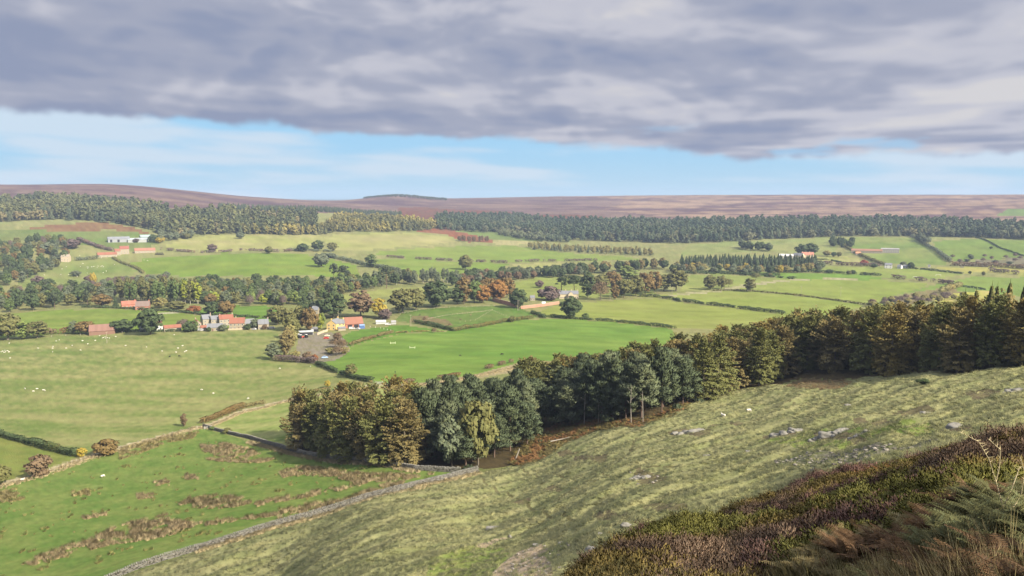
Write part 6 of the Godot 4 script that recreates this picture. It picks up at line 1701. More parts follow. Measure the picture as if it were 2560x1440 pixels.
func build_hamlet() -> void:
	var V1 := {"group": "houses of the hamlet"}
	building("cottage", "white cottage with a red pantile roof behind the big sycamore", -309.5,-670.2,17.5,40.8, 7.0, 4.2, 3.2, WHITE, PANTILE, {"chimneys": [-0.9, 0.9], "bays": 5, "floors": 1, "door": 2, "category": "cottage"})
	building("barn", "low cream stone barn with a red roof and a dark cart opening", -289.9,-665.9,13.8,31.5, 6.0, 3.0, 2.2, CREAM, PANTILE, {"openings": [0.7], "bays": 2, "category": "barn"})
	building("house", "cream stone house with its tall gable facing the sheep field", -271.6,-674.1,5.7,33.9, 9.0, 5.4, 2.6, CREAM, PANTILE, {"gable": true, "chimneys": [0.9], "bays": 2, "floors": 2, "category": "house"})
	building("outhouse", "small stone outhouse with a red lean roof beside the cream gable", -262.5,-665.8,6.9,27.5, 5.0, 2.6, 1.6, STONE, PANTILE, {"bays": 2, "category": "outhouse"})
	building("house", "tall grey slate roofed stone house at the back of the hamlet", -274.4,-703,8.2,35.3, 9.0, 6.0, 3.6, STONE, SLATE, {"chimneys": [0.9], "bays": 2, "floors": 2, "category": "house"})
	building("house", "long slate roofed stone house joined to the orange roofed range", -266.5,-702.6,8.4,30.8, 8.0, 5.6, 3.0, STONE, SLATE, {"chimneys": [-0.95, 0.95], "bays": 3, "floors": 2, "category": "house"})
	building("house", "stone house with an orange pantile roof at the back of the hamlet", -256.8,-702.1,12.4,28.1, 9.0, 5.8, 3.4, STONE, PANTILE, {"chimneys": [0.9], "bays": 4, "floors": 2, "category": "house"})
	building("cottage", "low slate roofed stone cottage nearest the sheep field", -251.9,-659.9,12.7,12.9, 7.0, 3.0, 3.0, CREAM, SLATE, {"bays": 4, "door": 1, "category": "cottage"})
	building("house", "cream fronted house with a bright orange pantile roof facing the sheep field", -236.1,-668.5,12.5,10.4, 10.0, 5.4, 4.2, CREAM, PANTILE, {"chimneys": [-0.2], "bays": 4, "floors": 2, "door": 2, "category": "house"})
	building("cottage", "stone cottage with a blue grey slate roof beyond the orange roofed house", -227.4,-675.6,8.4,24.6, 8.0, 4.2, 3.6, STONE, SLATE, {"bays": 3, "category": "cottage"})
	building("house", "last stone house with a blue grey slate roof at the farmyard end of the hamlet", -212.5,-666.7,8.9,22.7, 8.0, 4.6, 3.6, STONE, SLATE, {"bays": 3, "chimneys": [0.9], "category": "house"})
	building("barn", "long barn with a dull brown red roof half hidden behind the hedge", -344.2,-653.8,19.5,23.8, 13.0, 3.2, 4.6, Color(0.19, 0.115, 0.085), Color(0.20, 0.115, 0.09), {"category": "barn"})
	building("farmhouse", "yellow stone farmhouse with a slate roof and its gable towards the farmyard", -153.4,-661.7,8.7,-13, 13.0, 5.4, 3.2, Color(0.56, 0.41, 0.17), SLATE, {"gable": true, "chimneys": [0.95, -0.95], "bays": 2, "floors": 2, "category": "farmhouse"})
	building("house_wing", "long slate roofed wing of the yellow stone farmhouse", -146.8,-665,8.3,22.4, 8.0, 5.2, 3.0, Color(0.56, 0.41, 0.17), SLATE, {"bays": 3, "floors": 2, "chimneys": [0.9], "category": "house"})
	building("barn", "large barn with a long red pantile roof next to the yellow farmhouse", -136.3,-674.4,15.5,21.4, 13.0, 3.4, 5.0, BRICK, Color(0.235, 0.11, 0.075), {"openings": [-0.5, 0.2], "category": "barn"})
	building("garden_shed", "small slate roofed stone shed in front of the yellow farmhouse", -143.4,-657.1,6.2,24.3, 4.0, 2.0, 1.2, STONE, SLATE, {"category": "shed"})
	building("villa", "tall pale house with a grey hipped roof showing above the hamlet's trees", -185.1,-731.6,6.8,-5.8, 9.0, 9.5, 3.0, CREAM, SLATE, {"chimneys": [0.9], "bays": 2, "floors": 3, "category": "house"})
	building("shed", "low open shed with a flat grey roof at the head of the farmyard", -168.1,-634.7,12.1,18.8, 6.0, 2.4, 0.7, Color(0.3, 0.3, 0.29), Color(0.36, 0.38, 0.38), {"openings": [-0.6, 0.0, 0.6], "category": "shed"})
	building("stable", "white walled stable beside the golden cypress", -165.8,-653.6,5.4,18.2, 5.0, 2.6, 1.0, WHITE, SLATE, {"openings": [0.5], "category": "stable"})
	building("polytunnel", "long pale plastic covered shelter behind the paddock hedge", -116.9,-696,8.9,12.5, 6.0, 1.8, 1.2, Color(0.40, 0.42, 0.42), Color(0.42, 0.45, 0.47), {"category": "shelter"})
	building("horse_shelter", "small white field shelter at the pole end of the paddock hedge", -105.1,-692.3,4.3,11.6, 4.0, 2.2, 0.9, Color(0.34, 0.34, 0.33), Color(0.3, 0.3, 0.3), {"category": "shelter"})
	building("lean_to", "blue sheeted lean-to against the red roofed barn", -128.3,-667.5,4.5,18.9, 4.0, 2.6, 0.8, Color(0.08, 0.14, 0.30), Color(0.18, 0.27, 0.42), {"category": "shed"})
	building("cottage", "brick cottage with a red pantile roof beside the cone shaped cypress", -409.2,-834.7,13.7,32.1, 7.0, 4.0, 3.6, BRICK, Color(0.29, 0.12, 0.085), {"bays": 4, "chimneys": [0.95], "category": "cottage"})
	building("cottage", "brick cottage with a steep grey brown roof next to the red roofed one", -388.4,-821.2,13.6,17.3, 8.0, 3.6, 5.0, BRICK, Color(0.17, 0.125, 0.11), {"bays": 4, "chimneys": [-0.95, 0.9], "category": "cottage"})
	# garden walls of brick round the hall
	for q in [["brick_wall", "sunlit pink brick garden wall in front of the hall", [V(9,-802.8),V(25.1,-816.8),V(51.9,-846.5)], 3.0], ["brick_wall", "shaded red brick garden wall behind the orange maples", [V(-21.4,-874.1),V(-8.6,-843.6),V(5,-815.8)], 4.0], ["garden_wall", "pale stone garden wall below the yellow farmhouse", [V(-158.8,-634.8),V(-157,-650.6),V(-154.5,-657.2)], 1.6], ["garden_wall", "low stone wall in front of the hamlet's slate houses", [V(-242,-664),V(-226.2,-667.6),V(-206.1,-669.3)], 1.2]]:
		var pts := along(q[2], 3.0)
		var o := thing(q[0], at(pts[0].x, pts[0].y))
		var pink: bool = q[0] == "brick_wall"
		for i in pts.size() - 1:
			var d := (pts[i + 1] - pts[i]).normalized()
			var bas := Basis(Vector3(d.x, 0, d.y), Vector3.UP, Vector3(-d.y, 0, d.x))
			var v := rnd(0.88, 1.12)
			box(at(pts[i].x, pts[i].y) - o.position + bas.x * 1.5 + Vector3(0, q[3] * 0.5 - 0.4, 0), Vector3(1.5, q[3] * 0.5 + 0.4, 0.2), bas, Color(v, v, v))
		put("masonry", commit(), flat_material("garden_brick", Color(0.36, 0.195, 0.14)) if pink else flat_material("garden_stone", Color(0.42, 0.36, 0.26)), o)
		for i in pts.size() - 1:
			var d := (pts[i + 1] - pts[i]).normalized()
			var bas := Basis(Vector3(d.x, 0, d.y), Vector3.UP, Vector3(-d.y, 0, d.x))
			box(at(pts[i].x, pts[i].y) - o.position + bas.x * 1.5 + Vector3(0, q[3] + 0.08, 0), Vector3(1.52, 0.08, 0.27), bas, Color.WHITE)
		put("coping", commit(), flat_material("garden_stone", Color(0.42, 0.36, 0.26)), o)
		tag(o, q[1], "wall", "garden walls")
	building("hall", "long cream stone hall with a grey roof and a central pediment", 65.4,-901,22.2,-0.2, 11.0, 5.4, 3.4, Color(0.46, 0.39, 0.27), SLATE, {"bays": 10, "floors": 1, "chimneys": [-0.9, -0.3, 0.3, 0.95], "door": 5, "category": "hall"})
	building("hall_porch", "projecting pedimented middle block of the cream hall", 67.4,-897.1,5.5,-0.3, 3.0, 5.8, 2.6, Color(0.47, 0.40, 0.28), SLATE, {"gable": true, "bays": 3, "door": 1, "category": "hall"})
	building("greenhouse", "small pale blue greenhouse inside the brick garden", 34.1,-838,3.9,1.7, 3.0, 1.8, 1.2, Color(0.5, 0.62, 0.7), Color(0.6, 0.7, 0.76), {"category": "greenhouse"})
	building("cottage", "pale gabled lodge among bushes beside the brick garden", 23.2,-874.7,5.4,6.5, 6.0, 3.2, 2.4, CREAM, SLATE, {"chimneys": [0.8], "bays": 2, "category": "cottage"})
	car("white van parked at the cream gabled end of the hamlet", -265,-663.6, 0.2, WHITE, true)
	car("white car parked before the end slate house", -220,-664.5, 2.9, WHITE)
	car("white van parked beside the olive trees at the end of the hamlet", -206.1,-669.3, 0.3, WHITE, true)
	car("white van parked in front of the red roofed barn", -136.5,-664.8, 0.15, WHITE, true)
	car("white car parked beside the blue sheeted lean-to", -131.4,-663.4, 2.8, WHITE)
	car("white horse van behind the paddock hedge", -109.3,-687.3, 0.1, WHITE, true)
	car("blue and white car at the near end of the farmyard", -125.6,-520.6, 0.35, Color(0.30, 0.42, 0.62))
	car("red car parked on the paddock side of the farmyard", -146.4,-613.7, 0.1, Color(0.45, 0.04, 0.03))
	car("cream car parked behind the red one in the farmyard", -148.8,-626.9, 0.1, Color(0.6, 0.55, 0.4))
	tractor("red tractor parked near the head of the farmyard", -166.7,-616.8, 0.4, Color(0.5, 0.05, 0.04))
	tractor("green tractor beside the red one in the farmyard", -164.2,-619.1, 2.6, Color(0.05, 0.22, 0.07))
	tractor("pale grey tractor at the tall trees' end of the farmyard row", -169.8,-621, 0.9, Color(0.5, 0.47, 0.43))


func build_farms() -> void:
	building("barn", "long red roofed cream farm range at the head of the sloping pasture", -702.6,-1367.3,30.3,37.2, 9.0, 4.2, 4.0, CREAM, PANTILE, {"bays": 5, "category": "farm building"})
	building("farmhouse", "middle red roofed house of the hill farm", -695,-1388.5,9.3,34.6, 9.0, 7.0, 4.0, CREAM, PANTILE, {"bays": 2, "floors": 2, "category": "farmhouse"})
	building("farmhouse", "tallest red roofed house of the hill farm, at its upper end", -689.3,-1401.6,15,32.2, 10.0, 9.0, 5.0, CREAM, Color(0.22, 0.088, 0.066), {"bays": 3, "floors": 2, "chimneys": [0.9], "category": "farmhouse"})
	building("barn", "long low farm range with an orange pantile roof beyond the tallest red roofed farmhouse", -661.9,-1420.9,34,29, 10.0, 4.0, 4.6, CREAM, Color(0.25, 0.125, 0.085), {"bays": 7, "category": "farm building"})
	building("house", "pale square stone house alone on the far wooded slope", -741.7,-1304.5,12,9.6, 11.0, 8.4, 3.6, Color(0.40, 0.33, 0.24), Color(0.3, 0.25, 0.2), {"bays": 3, "floors": 2, "chimneys": [-0.9, 0.9], "category": "house"})
	building("steel_barn", "large grey sheeted farm shed with a dark doorway", -751.9,-1509.5,37.6,30.5, 22.0, 6.0, 4.0, Color(0.25, 0.26, 0.275), Color(0.20, 0.21, 0.23), {"openings": [-0.72, -0.05], "category": "farm shed"})
	building("steel_barn", "lower pale grey sheeted farm shed joined to the large one", -721.5,-1522,35.6,29.4, 16.0, 5.0, 3.0, Color(0.29, 0.30, 0.295), Color(0.30, 0.335, 0.35), {"category": "farm shed"})
	building("steel_barn", "pale green roofed farm shed behind the grey ones", -719.2,-1558.5,26.2,30.8, 18.0, 6.0, 3.6, Color(0.18, 0.22, 0.22), Color(0.27, 0.34, 0.33), {"category": "farm shed"})
	# a clamp of black plastic covered bales
	for k in 9:
		tube(Vector3(-6.0 + k % 5 * 3.0 + (1.5 if k > 4 else 0.0), 0.0 if k < 5 else 2.0, -1.6), Vector3(-6.0 + k % 5 * 3.0 + (1.5 if k > 4 else 0.0), 0.0 if k < 5 else 2.0, 1.6), 1.55, 1.55, 12, Color.WHITE)
	var o := put("bale_stack", commit(), flat_material("black_plastic", Color(0.02, 0.02, 0.025), 0.4))
	o.position = at(-631,-1408.6) + Vector3(0, 0.8, 0)
	tag(o, "black plastic covered stack at the corner of the long green field", "bale stack")
	building("barn", "white roofed barn at the spruce end of the white barned farm", 495.3,-1419.8,23.9,-13.2, 14.0, 4.5, 3.4, Color(0.42, 0.41, 0.36), Color(0.46, 0.45, 0.43), {"category": "barn"})
	building("barn", "grey roofed barn with a pale gable in the middle of the white barned farm", 516.4,-1424.5,17.2,-47.9, 10.0, 5.0, 4.4, Color(0.55, 0.47, 0.34), SLATE, {"category": "barn"})
	building("farmhouse", "pale farmhouse with a dusky red roof in the white barned farm", 534.9,-1422.6,20.4,-14.6, 12.0, 6.2, 4.8, Color(0.56, 0.47, 0.33), Color(0.36, 0.17, 0.12), {"bays": 4, "floors": 2, "chimneys": [-0.9, 0.3], "category": "farmhouse"})
	building("cottage", "square white cottage on the far lane beyond the red tree", 602.9,-1258.5,10.9,-21.6, 8.0, 5.4, 2.8, Color(0.55, 0.55, 0.54), SLATE, {"bays": 2, "floors": 2, "category": "cottage"})
	building("cottage", "low white cottage with a dark roof on the far lane", 616.5,-1252.1,6.1,-46.2, 7.0, 3.4, 3.0, Color(0.55, 0.55, 0.54), SLATE, {"bays": 1, "category": "cottage"})
	building("cottage", "long low white outbuilding beside the dark pointed tree", 629.5,-1257.8,7.1,-22.6, 6.0, 3.0, 2.2, Color(0.55, 0.55, 0.54), SLATE, {"bays": 2, "category": "cottage"})
	building("shed", "tiny pale shed alone in a hedge on the far lane", 673.8,-1269.1,3.2,-24, 4.0, 3.0, 1.6, WHITE, SLATE, {"category": "shed"})
	building("barn", "long ruined stone range with an orange roof on the far hillside", 672.7,-1493.6,53.1,-22.2, 9.0, 4.4, 3.4, STONE, Color(0.25, 0.14, 0.095), {"bays": 9, "category": "farm building"})
	building("ruin", "roofless looking grey stone range at the end of the orange roofed one", 712.6,-1484.4,30.9,-23.6, 10.0, 7.0, 2.0, Color(0.34, 0.32, 0.29), Color(0.26, 0.25, 0.25), {"bays": 8, "floors": 2, "category": "farm building"})
	building("barn", "small orange roofed stone barn by the lane below the ruined range", 644.3,-1464.8,9,-15.7, 7.0, 3.6, 2.8, STONE, Color(0.46, 0.22, 0.13), {"category": "barn"})
	pole("leaning pole with one crossarm in the upper sheep field", -316.3,-607.2, 9.0)
	pole("pale pole at the corner of the small paddock", -88.4,-680.8, 10.0)
	pole("tall pale pole at the corner of the brick garden wall", 6.9,-789.9, 11.0)
	pole("twin pole beside the dark tree at the brick garden wall", 5.7,-789.8, 11.0, false)
	pole("pole standing past the hall", 110.7,-884.1, 11.0)
	pole("pole in the oak field near the hall", 63.4,-892.8, 9.0)
	pole("pale pole in the row of trees beside the farmyard", -191.9,-657, 12.0, false)
	pole("pole behind the yellow farmhouse", -158.5,-712.1, 11.0, false)
	pole("thin pole in the broad smooth field", 344.7,-933.4, 11.0)
	pole("pair pole of the broad smooth field", 388.3,-924.8, 11.0)
	pole("pole in the lane bend before the broad smooth field", 188.2,-920.8, 11.0)


func place_animals() -> void:
	var wool := flat_material("wool", Color(0.56, 0.53, 0.46), 0.95)
	var dark := flat_material("dark_hide", Color(0.030, 0.024, 0.020), 0.6)
	var bay := flat_material("bay_hide", Color(0.10, 0.052, 0.03), 0.6)
	var forms := [sheep_shape(true), sheep_shape(false)]
	var k := 0
	var spots := [V(-403.3,-623.8), V(-362.6,-594.5), V(-349.9,-591.8), V(-338.1,-589.1), V(-366.9,-630.4), V(-343.3,-621.7), V(-339.9,-600.6), V(-330.2,-605.1), V(-366.4,-625), V(-332.8,-621.2), V(-353.8,-598.9), V(-339.8,-574.4), V(-320.8,-577.5), V(-292.9,-589.2), V(-272.5,-579.4), V(-341.9,-645.4), V(-333,-632.2), V(-333,-634.1), V(-330.1,-631.6), V(-329.4,-633.4), V(-326.5,-630.9), V(-333.7,-638), V(-325,-638.3), V(-251.9,-559.1), V(-239.2,-553), V(-244.6,-569), V(-245.4,-578.9), V(-233.3,-553.7), V(-233.4,-556.7), V(-277.7,-639.8), V(-385.8,-588.1), V(-384.9,-584.9), V(-381.1,-582.7), V(-382,-585.9), V(-382.8,-589.2), V(-378.1,-583.7), V(-386,-591.3), V(-359.4,-555.6), V(-287.4,-455.8), V(-277.3,-447.4), V(-278.8,-453.4), V(-272.7,-449.4), V(-270.5,-447.2), V(-175.8,-437.5), V(-165.4,-427.5), V(-140.6,-411), V(-146.7,-489.3), V(-127.5,-490.4)]
	for p in spots:
		k += 1
		animal("sheep", "white sheep grazing the large striped pasture before the hamlet, %s listed from the top fence" % ordinal(k), "sheep", "sheep on the striped pasture", forms[rng.randi() % 2], wool, p.x, p.y, rng.randf() * TAU, rnd(0.85, 1.0))
	for p in [V(-237.4,-538.3), V(-231,-538.9)]:
		k += 1
		animal("sheep", "black faced dark sheep lying on the striped pasture, %s of the dark pair" % ("first" if k == 49 else "second"), "sheep", "dark sheep on the striped pasture", forms[0], dark, p.x, p.y, rng.randf() * TAU, 1.1)
	k = 0
	for p in [V(68.2,-221.7), V(58.6,-213.6)]:
		k += 1
		animal("sheep", ["white sheep standing on the hill pasture under the beeches", "white sheep grazing by a stony knoll on the hill pasture"][k - 1], "sheep", "", forms[k - 1], wool, p.x, p.y, [0.2, 2.2][k - 1], 1.15)
	animal("sheep", "single white sheep alone among the rushes of the wet pasture", "sheep", "", forms[0], wool, -145.8,-271.8, 1.0, 1.15)
	animal("sheep", "white sheep beside the fence in the far corner of the rushy pasture", "sheep", "", forms[1], wool, -176.3,-274.6, 0.4, 1.1)
	k = 0
	for i in 34:
		k += 1
		var p: Vector2 = V(-681,-1272.4) + Vector2(rnd(-75.0, 60.0), rnd(-95.0, 110.0))
		if i < 9:
			p = V(-675.2,-1278.6) + Vector2(rnd(-12.0, 12.0), rnd(-10.0, 10.0))
		animal("sheep", "distant white sheep below the red roofed hill farm, %s of the flock" % ordinal(k), "sheep", "distant flock below the red roofed hill farm", forms[rng.randi() % 2], wool, p.x, p.y, rng.randf() * TAU, rnd(1.1, 1.4))
	var hf := [horse_shape(true), horse_shape(false)]
	animal("horse", "dark horse grazing in the middle of the vivid green field", "horse", "", hf[0], dark, -6.6,-513.1, 2.7, 1.05)
	animal("horse", "small black pony grazing nearer the walker than the dark horse", "pony", "", hf[0], dark, -34,-508.1, 0.3, 0.72)
	animal("horse", "dark horse in a pale rug beside the straw edge of the small paddock", "horse", "", hf[0], dark, -86.8,-635.1, 0.4, 1.0)
	animal("horse", "bay horse grazing in the nearest part of the fenced paddocks", "horse", "", hf[0], bay, -54.8,-685.4, 2.9, 1.0)
	animal("horse", "bay horse grazing in the middle of the fenced paddocks", "horse", "", hf[0], bay, -47.5,-718.2, 0.2, 1.0)
	animal("horse", "pale bay horse standing in the upper fenced paddock", "horse", "", hf[1], flat_material("dun_hide", Color(0.2, 0.14, 0.09)), -39.6,-749.9, 1.2, 1.0)
	animal("horse", "dark horse by the bare brown corner of the paddocks", "horse", "", hf[1], dark, -89.3,-754.4, 0.5, 0.9)
	# a walker in dark clothes
	var j := [Vector3(0, 1.5, 0), Vector3(0, 1.0, 0)]
	var mesh := flesh([[j[0] - Vector3(0, 0.1, 0), j[1], 0.16, 0.14], [Vector3(0, 1.5, 0), Vector3(0.01, 1.6, 0), 0.06, 0.06], [Vector3(0.02, 1.68, 0), Vector3(0.03, 1.74, 0), 0.10, 0.095],
		[Vector3(0, 0.98, 0.09), Vector3(0.14, 0.5, 0.1), 0.10, 0.07], [Vector3(0.14, 0.5, 0.1), Vector3(0.22, 0.06, 0.1), 0.07, 0.045], [Vector3(0.22, 0.05, 0.1), Vector3(0.38, 0.03, 0.11), 0.045, 0.04],
		[Vector3(0, 0.98, -0.09), Vector3(-0.06, 0.5, -0.1), 0.10, 0.07], [Vector3(-0.06, 0.5, -0.1), Vector3(-0.3, 0.12, -0.1), 0.07, 0.045], [Vector3(-0.3, 0.1, -0.1), Vector3(-0.18, 0.03, -0.1), 0.045, 0.04],
		[Vector3(0, 1.42, 0.2), Vector3(-0.14, 1.14, 0.24), 0.06, 0.05], [Vector3(-0.14, 1.14, 0.24), Vector3(-0.02, 0.92, 0.24), 0.045, 0.035], [Vector3(0, 1.42, -0.2), Vector3(0.12, 1.14, -0.24), 0.06, 0.05], [Vector3(0.12, 1.14, -0.24), Vector3(0.28, 0.98, -0.2), 0.045, 0.035]], 0.032, 0.03)
	var w := put("person", mesh, flat_material("dark_clothes", Color(0.025, 0.025, 0.03)))
	w.position = at(-66,-437.4)
	w.rotation.y = 2.4
	tag(w, "person in dark clothes walking across the vivid green field", "person")


func place_small_things() -> void:
	# two show jumps of white poles
	var k := 0
	for p in [V(-87.6,-571.7), V(-70,-546)]:
		k += 1
		var o := thing("show_jump", at(p.x, p.y), [0.25, -0.05][k - 1])
		var m := flat_material("jump_paint", Color(0.62, 0.66, 0.45))
		for s in [-1.0, 1.0]:
			box(Vector3(s * 1.8, 0.7, 0), Vector3(0.09, 0.8, 0.09), Basis(), Color.WHITE)
			box(Vector3(s * 1.8, 0.06, 0), Vector3(0.1, 0.06, 0.4), Basis(), Color.WHITE)
			put("jump_wing", commit(), m, o)
		for y in [0.35, 0.75]:
			tube(Vector3(-1.75, y, 0), Vector3(1.75, y, 0), 0.07, 0.07, 8, Color.WHITE)
			put("jump_pole", commit(), m, o)
		tag(o, ["pale show jump in the vivid green field, the one closer to the farmyard", "pale show jump in the vivid green field, the one closer to the walker"][k - 1], "show jump", "show jumps in the horse field")
	k = 0
	for p in [V(572.3,-1113), V(619,-1139.7)]:
		k += 1
		var o := thing("goal_frame", at(p.x, p.y))
		for s in [-1.0, 1.0]:
			tube(Vector3(s * 3.6, 0, 0), Vector3(s * 3.6, 2.6, 0), 0.12, 0.12, 6, Color.WHITE)
			put("goal_post", commit(), flat_material("white_paint", Color(0.7, 0.7, 0.68)), o)
		tube(Vector3(-3.6, 2.6, 0), Vector3(3.6, 2.6, 0), 0.12, 0.12, 6, Color.WHITE)
		put("crossbar", commit(), flat_material("white_paint", Color(0.7, 0.7, 0.68)), o)
		tag(o, ["white goal frame on the far green fields, nearer the ragged bushes", "white goal frame on the far green fields, nearer the stubble"][k - 1], "goal", "goal frames")
	# gates
	k = 0
	for q in [[-16.9,-212.5, 0.1], [-137.8,-348.3, 0.6], [-69.4,-403.9, 0.3]]:
		k += 1
		var o := thing("field_gate", at(q[0], q[1]), q[2])
		for i in 5:
			box(Vector3(0, 0.25 + i * 0.22, 0), Vector3(1.6, 0.04, 0.02), Basis(), Color.WHITE)
			put("bar", commit(), flat_material("gate_wood", Color(0.36, 0.35, 0.32)), o)
		for s in [-1.0, 1.0]:
			box(Vector3(s * 1.68, 0.6, 0), Vector3(0.09, 0.8, 0.09), Basis(), Color.WHITE)
			put("gate_post", commit(), flat_material("gate_wood", Color(0.36, 0.35, 0.32)), o)
		tag(o, ["grey wooden gate between the two stone walls at the plantation's end", "grey wooden gate at the stone wall's far corner", "grey wooden gate where the track meets the sheep field"][k - 1], "gate")
	# boulders and outcrops on the hill pasture
	var grit := flat_material("boulder_grit", Color(0.20, 0.19, 0.17), 0.95)
	var forms := []
	for i in 5:
		forms.append(rock_shape(i * 7.3, [0.7, 0.8, 0.62, 0.75, 0.68][i]))
	k = 0
	for q in [[8.1,-76.5,0.81, "large pale angular boulder beside the heather edge", 1.0], [10.3,-81.6,0.56, "smaller pale boulder up the slope from the large one", 0.9], [10.2,-71.6,0.30, "little pale boulder close under the heather edge", 0.8], [10.8,-92.8,0.34, "low grey stone above the two pale boulders", 0.6], [-3.4,-135.6,1.22, "long flat grey stone above the upper sandy scar", 0.32], [-0.3,-127.1,0.40, "upright grey stone at the tip of the upper sandy scar", 1.3], [-9.4,-119.5,0.38, "small grey stone on the wall side of the sandy scars", 0.8], [14,-92.9,0.64, "double grey stone with a pale top near the bracken tussocks", 0.7], [15,-85.4,0.36, "grey stone beyond the double stone", 0.7], [3.4,-109.2,0.41, "dark stone on the upper rim of the lower sandy scar", 0.6], [6.9,-101.3,0.75, "flat pale ledge stone beside the lower sandy scar", 0.3], [58.5,-101.3,1.27, "big pale rock half sunk in the turf near the rust bracken", 0.7], [50.1,-107.5,0.51, "small flat stone above the grey stony bank", 0.5], [44.8,-145.4,0.53, "pale flat stone in the middle of the hill pasture", 0.4], [38,-149.4,0.70, "pale flat slab on the wall side of the hill pasture", 0.25], [46.8,-120.7,0.44, "whitish stone on the crest of the stony bank", 0.6], [41.9,-196.2,0.72, "pale stone on the grey knoll above the middle of the pasture", 0.6], [82.1,-188.5,0.78, "grey stone on the upper hill pasture below the gorse", 0.5]]:
		k += 1
		var o := put("boulder", forms[k % 5], grit)
		var s: float = q[2]
		o.position = at(q[0], q[1]) + Vector3(0, s * 0.1 * q[4], 0)
		o.scale = Vector3(s, s * 0.75 * q[4], s * 0.8)
		o.rotation.y = k * 1.9
		tag(o, q[3], "boulder", "boulders on the hill pasture")
	k = 0
	for q in [[58,-162.5,2.88, "smaller craggy outcrop in the upper hill pasture", 7], [57.9,-139.3,3.05, "larger domed craggy outcrop in the upper hill pasture", 9], [56,-123.5,1.42, "low dark outcrop beyond the domed one", 5], [23.1,-137.5,1.87, "grey stony knoll with bracken in the middle of the hill pasture", 6], [44.6,-194.5,3.65, "broken grey outcrop on a swell above the middle of the hill pasture", 7], [94.3,-144.5,2.55, "grey outcrop at the hill pasture's edge by the frame", 6], [71.2,-134.3,1.68, "low grey outcrop on the hill pasture below the gorse", 5]]:
		k += 1
		var o := thing("rock_outcrop", at(q[0], q[1]))
		for i in int(q[4]):
			var t := (i + 0.5) / float(q[4]) * 2.0 - 1.0
			var r := put("rock", forms[(i + k) % 5], grit, o)
			var s: float = q[2] * rnd(0.22, 0.42)
			var px: float = t * q[2]
			var pz := rnd(-0.35, 0.35) * float(q[2])
			r.position = at(q[0] + px, q[1] + pz) - o.position + Vector3(0, -s * 0.14, 0)
			r.scale = Vector3(s * 1.15, s * 0.62, s * 0.85)
			r.rotation.y = rng.randf() * TAU
		tag(o, q[3], "rock outcrop", "outcrops on the hill pasture")
	# tall dry stalks at the viewpoint
	var root := at(4.5,-7)
	var st := thing("dry_stalk", root)
	var dm := flat_material("dry_stalk", Color(0.40, 0.34, 0.21), 0.8)
	var dd := Vector2(root.x, root.z).length() / 1972.0
	for line in [[V(10, -40), V(-8, -110), V(-36, -170), V(-62, -210), V(-98, -228)], [V(-8, -110), V(-6, -150), V(-10, -190), V(-34, -212)], [V(0, -30), V(14, -96), V(40, -146), V(62, -158)], [V(-10, 14), V(22, -48), V(48, -86), V(46, -140), V(34, -176)], [V(-12, -60), V(20, -20), V(40, 10)]]:
		var last := Vector3.ZERO
		for i in line.size():
			var v: Vector2 = line[i]
			var p := Vector3(v.x, -v.y, rnd(-10, 10)) * dd
			if i > 0:
				tube(last, p, 0.0062 - 0.0008 * i, 0.0054 - 0.0008 * i, 5, Color.WHITE)
				for n in 5:
					var c := last.lerp(p, (n + 0.5) / 5.0)
					tube(c, c + Vector3(rnd(-0.05, 0.05), rnd(0.0, 0.05), rnd(-0.04, 0.04)), 0.004, 0.0015, 4, Color(1.1, 1.05, 0.9))
			last = p
		put("stem", commit(), dm, st)
	tag(st, "tall pale arching dry stalks standing out of the bracken at the viewpoint", "dry stalk")


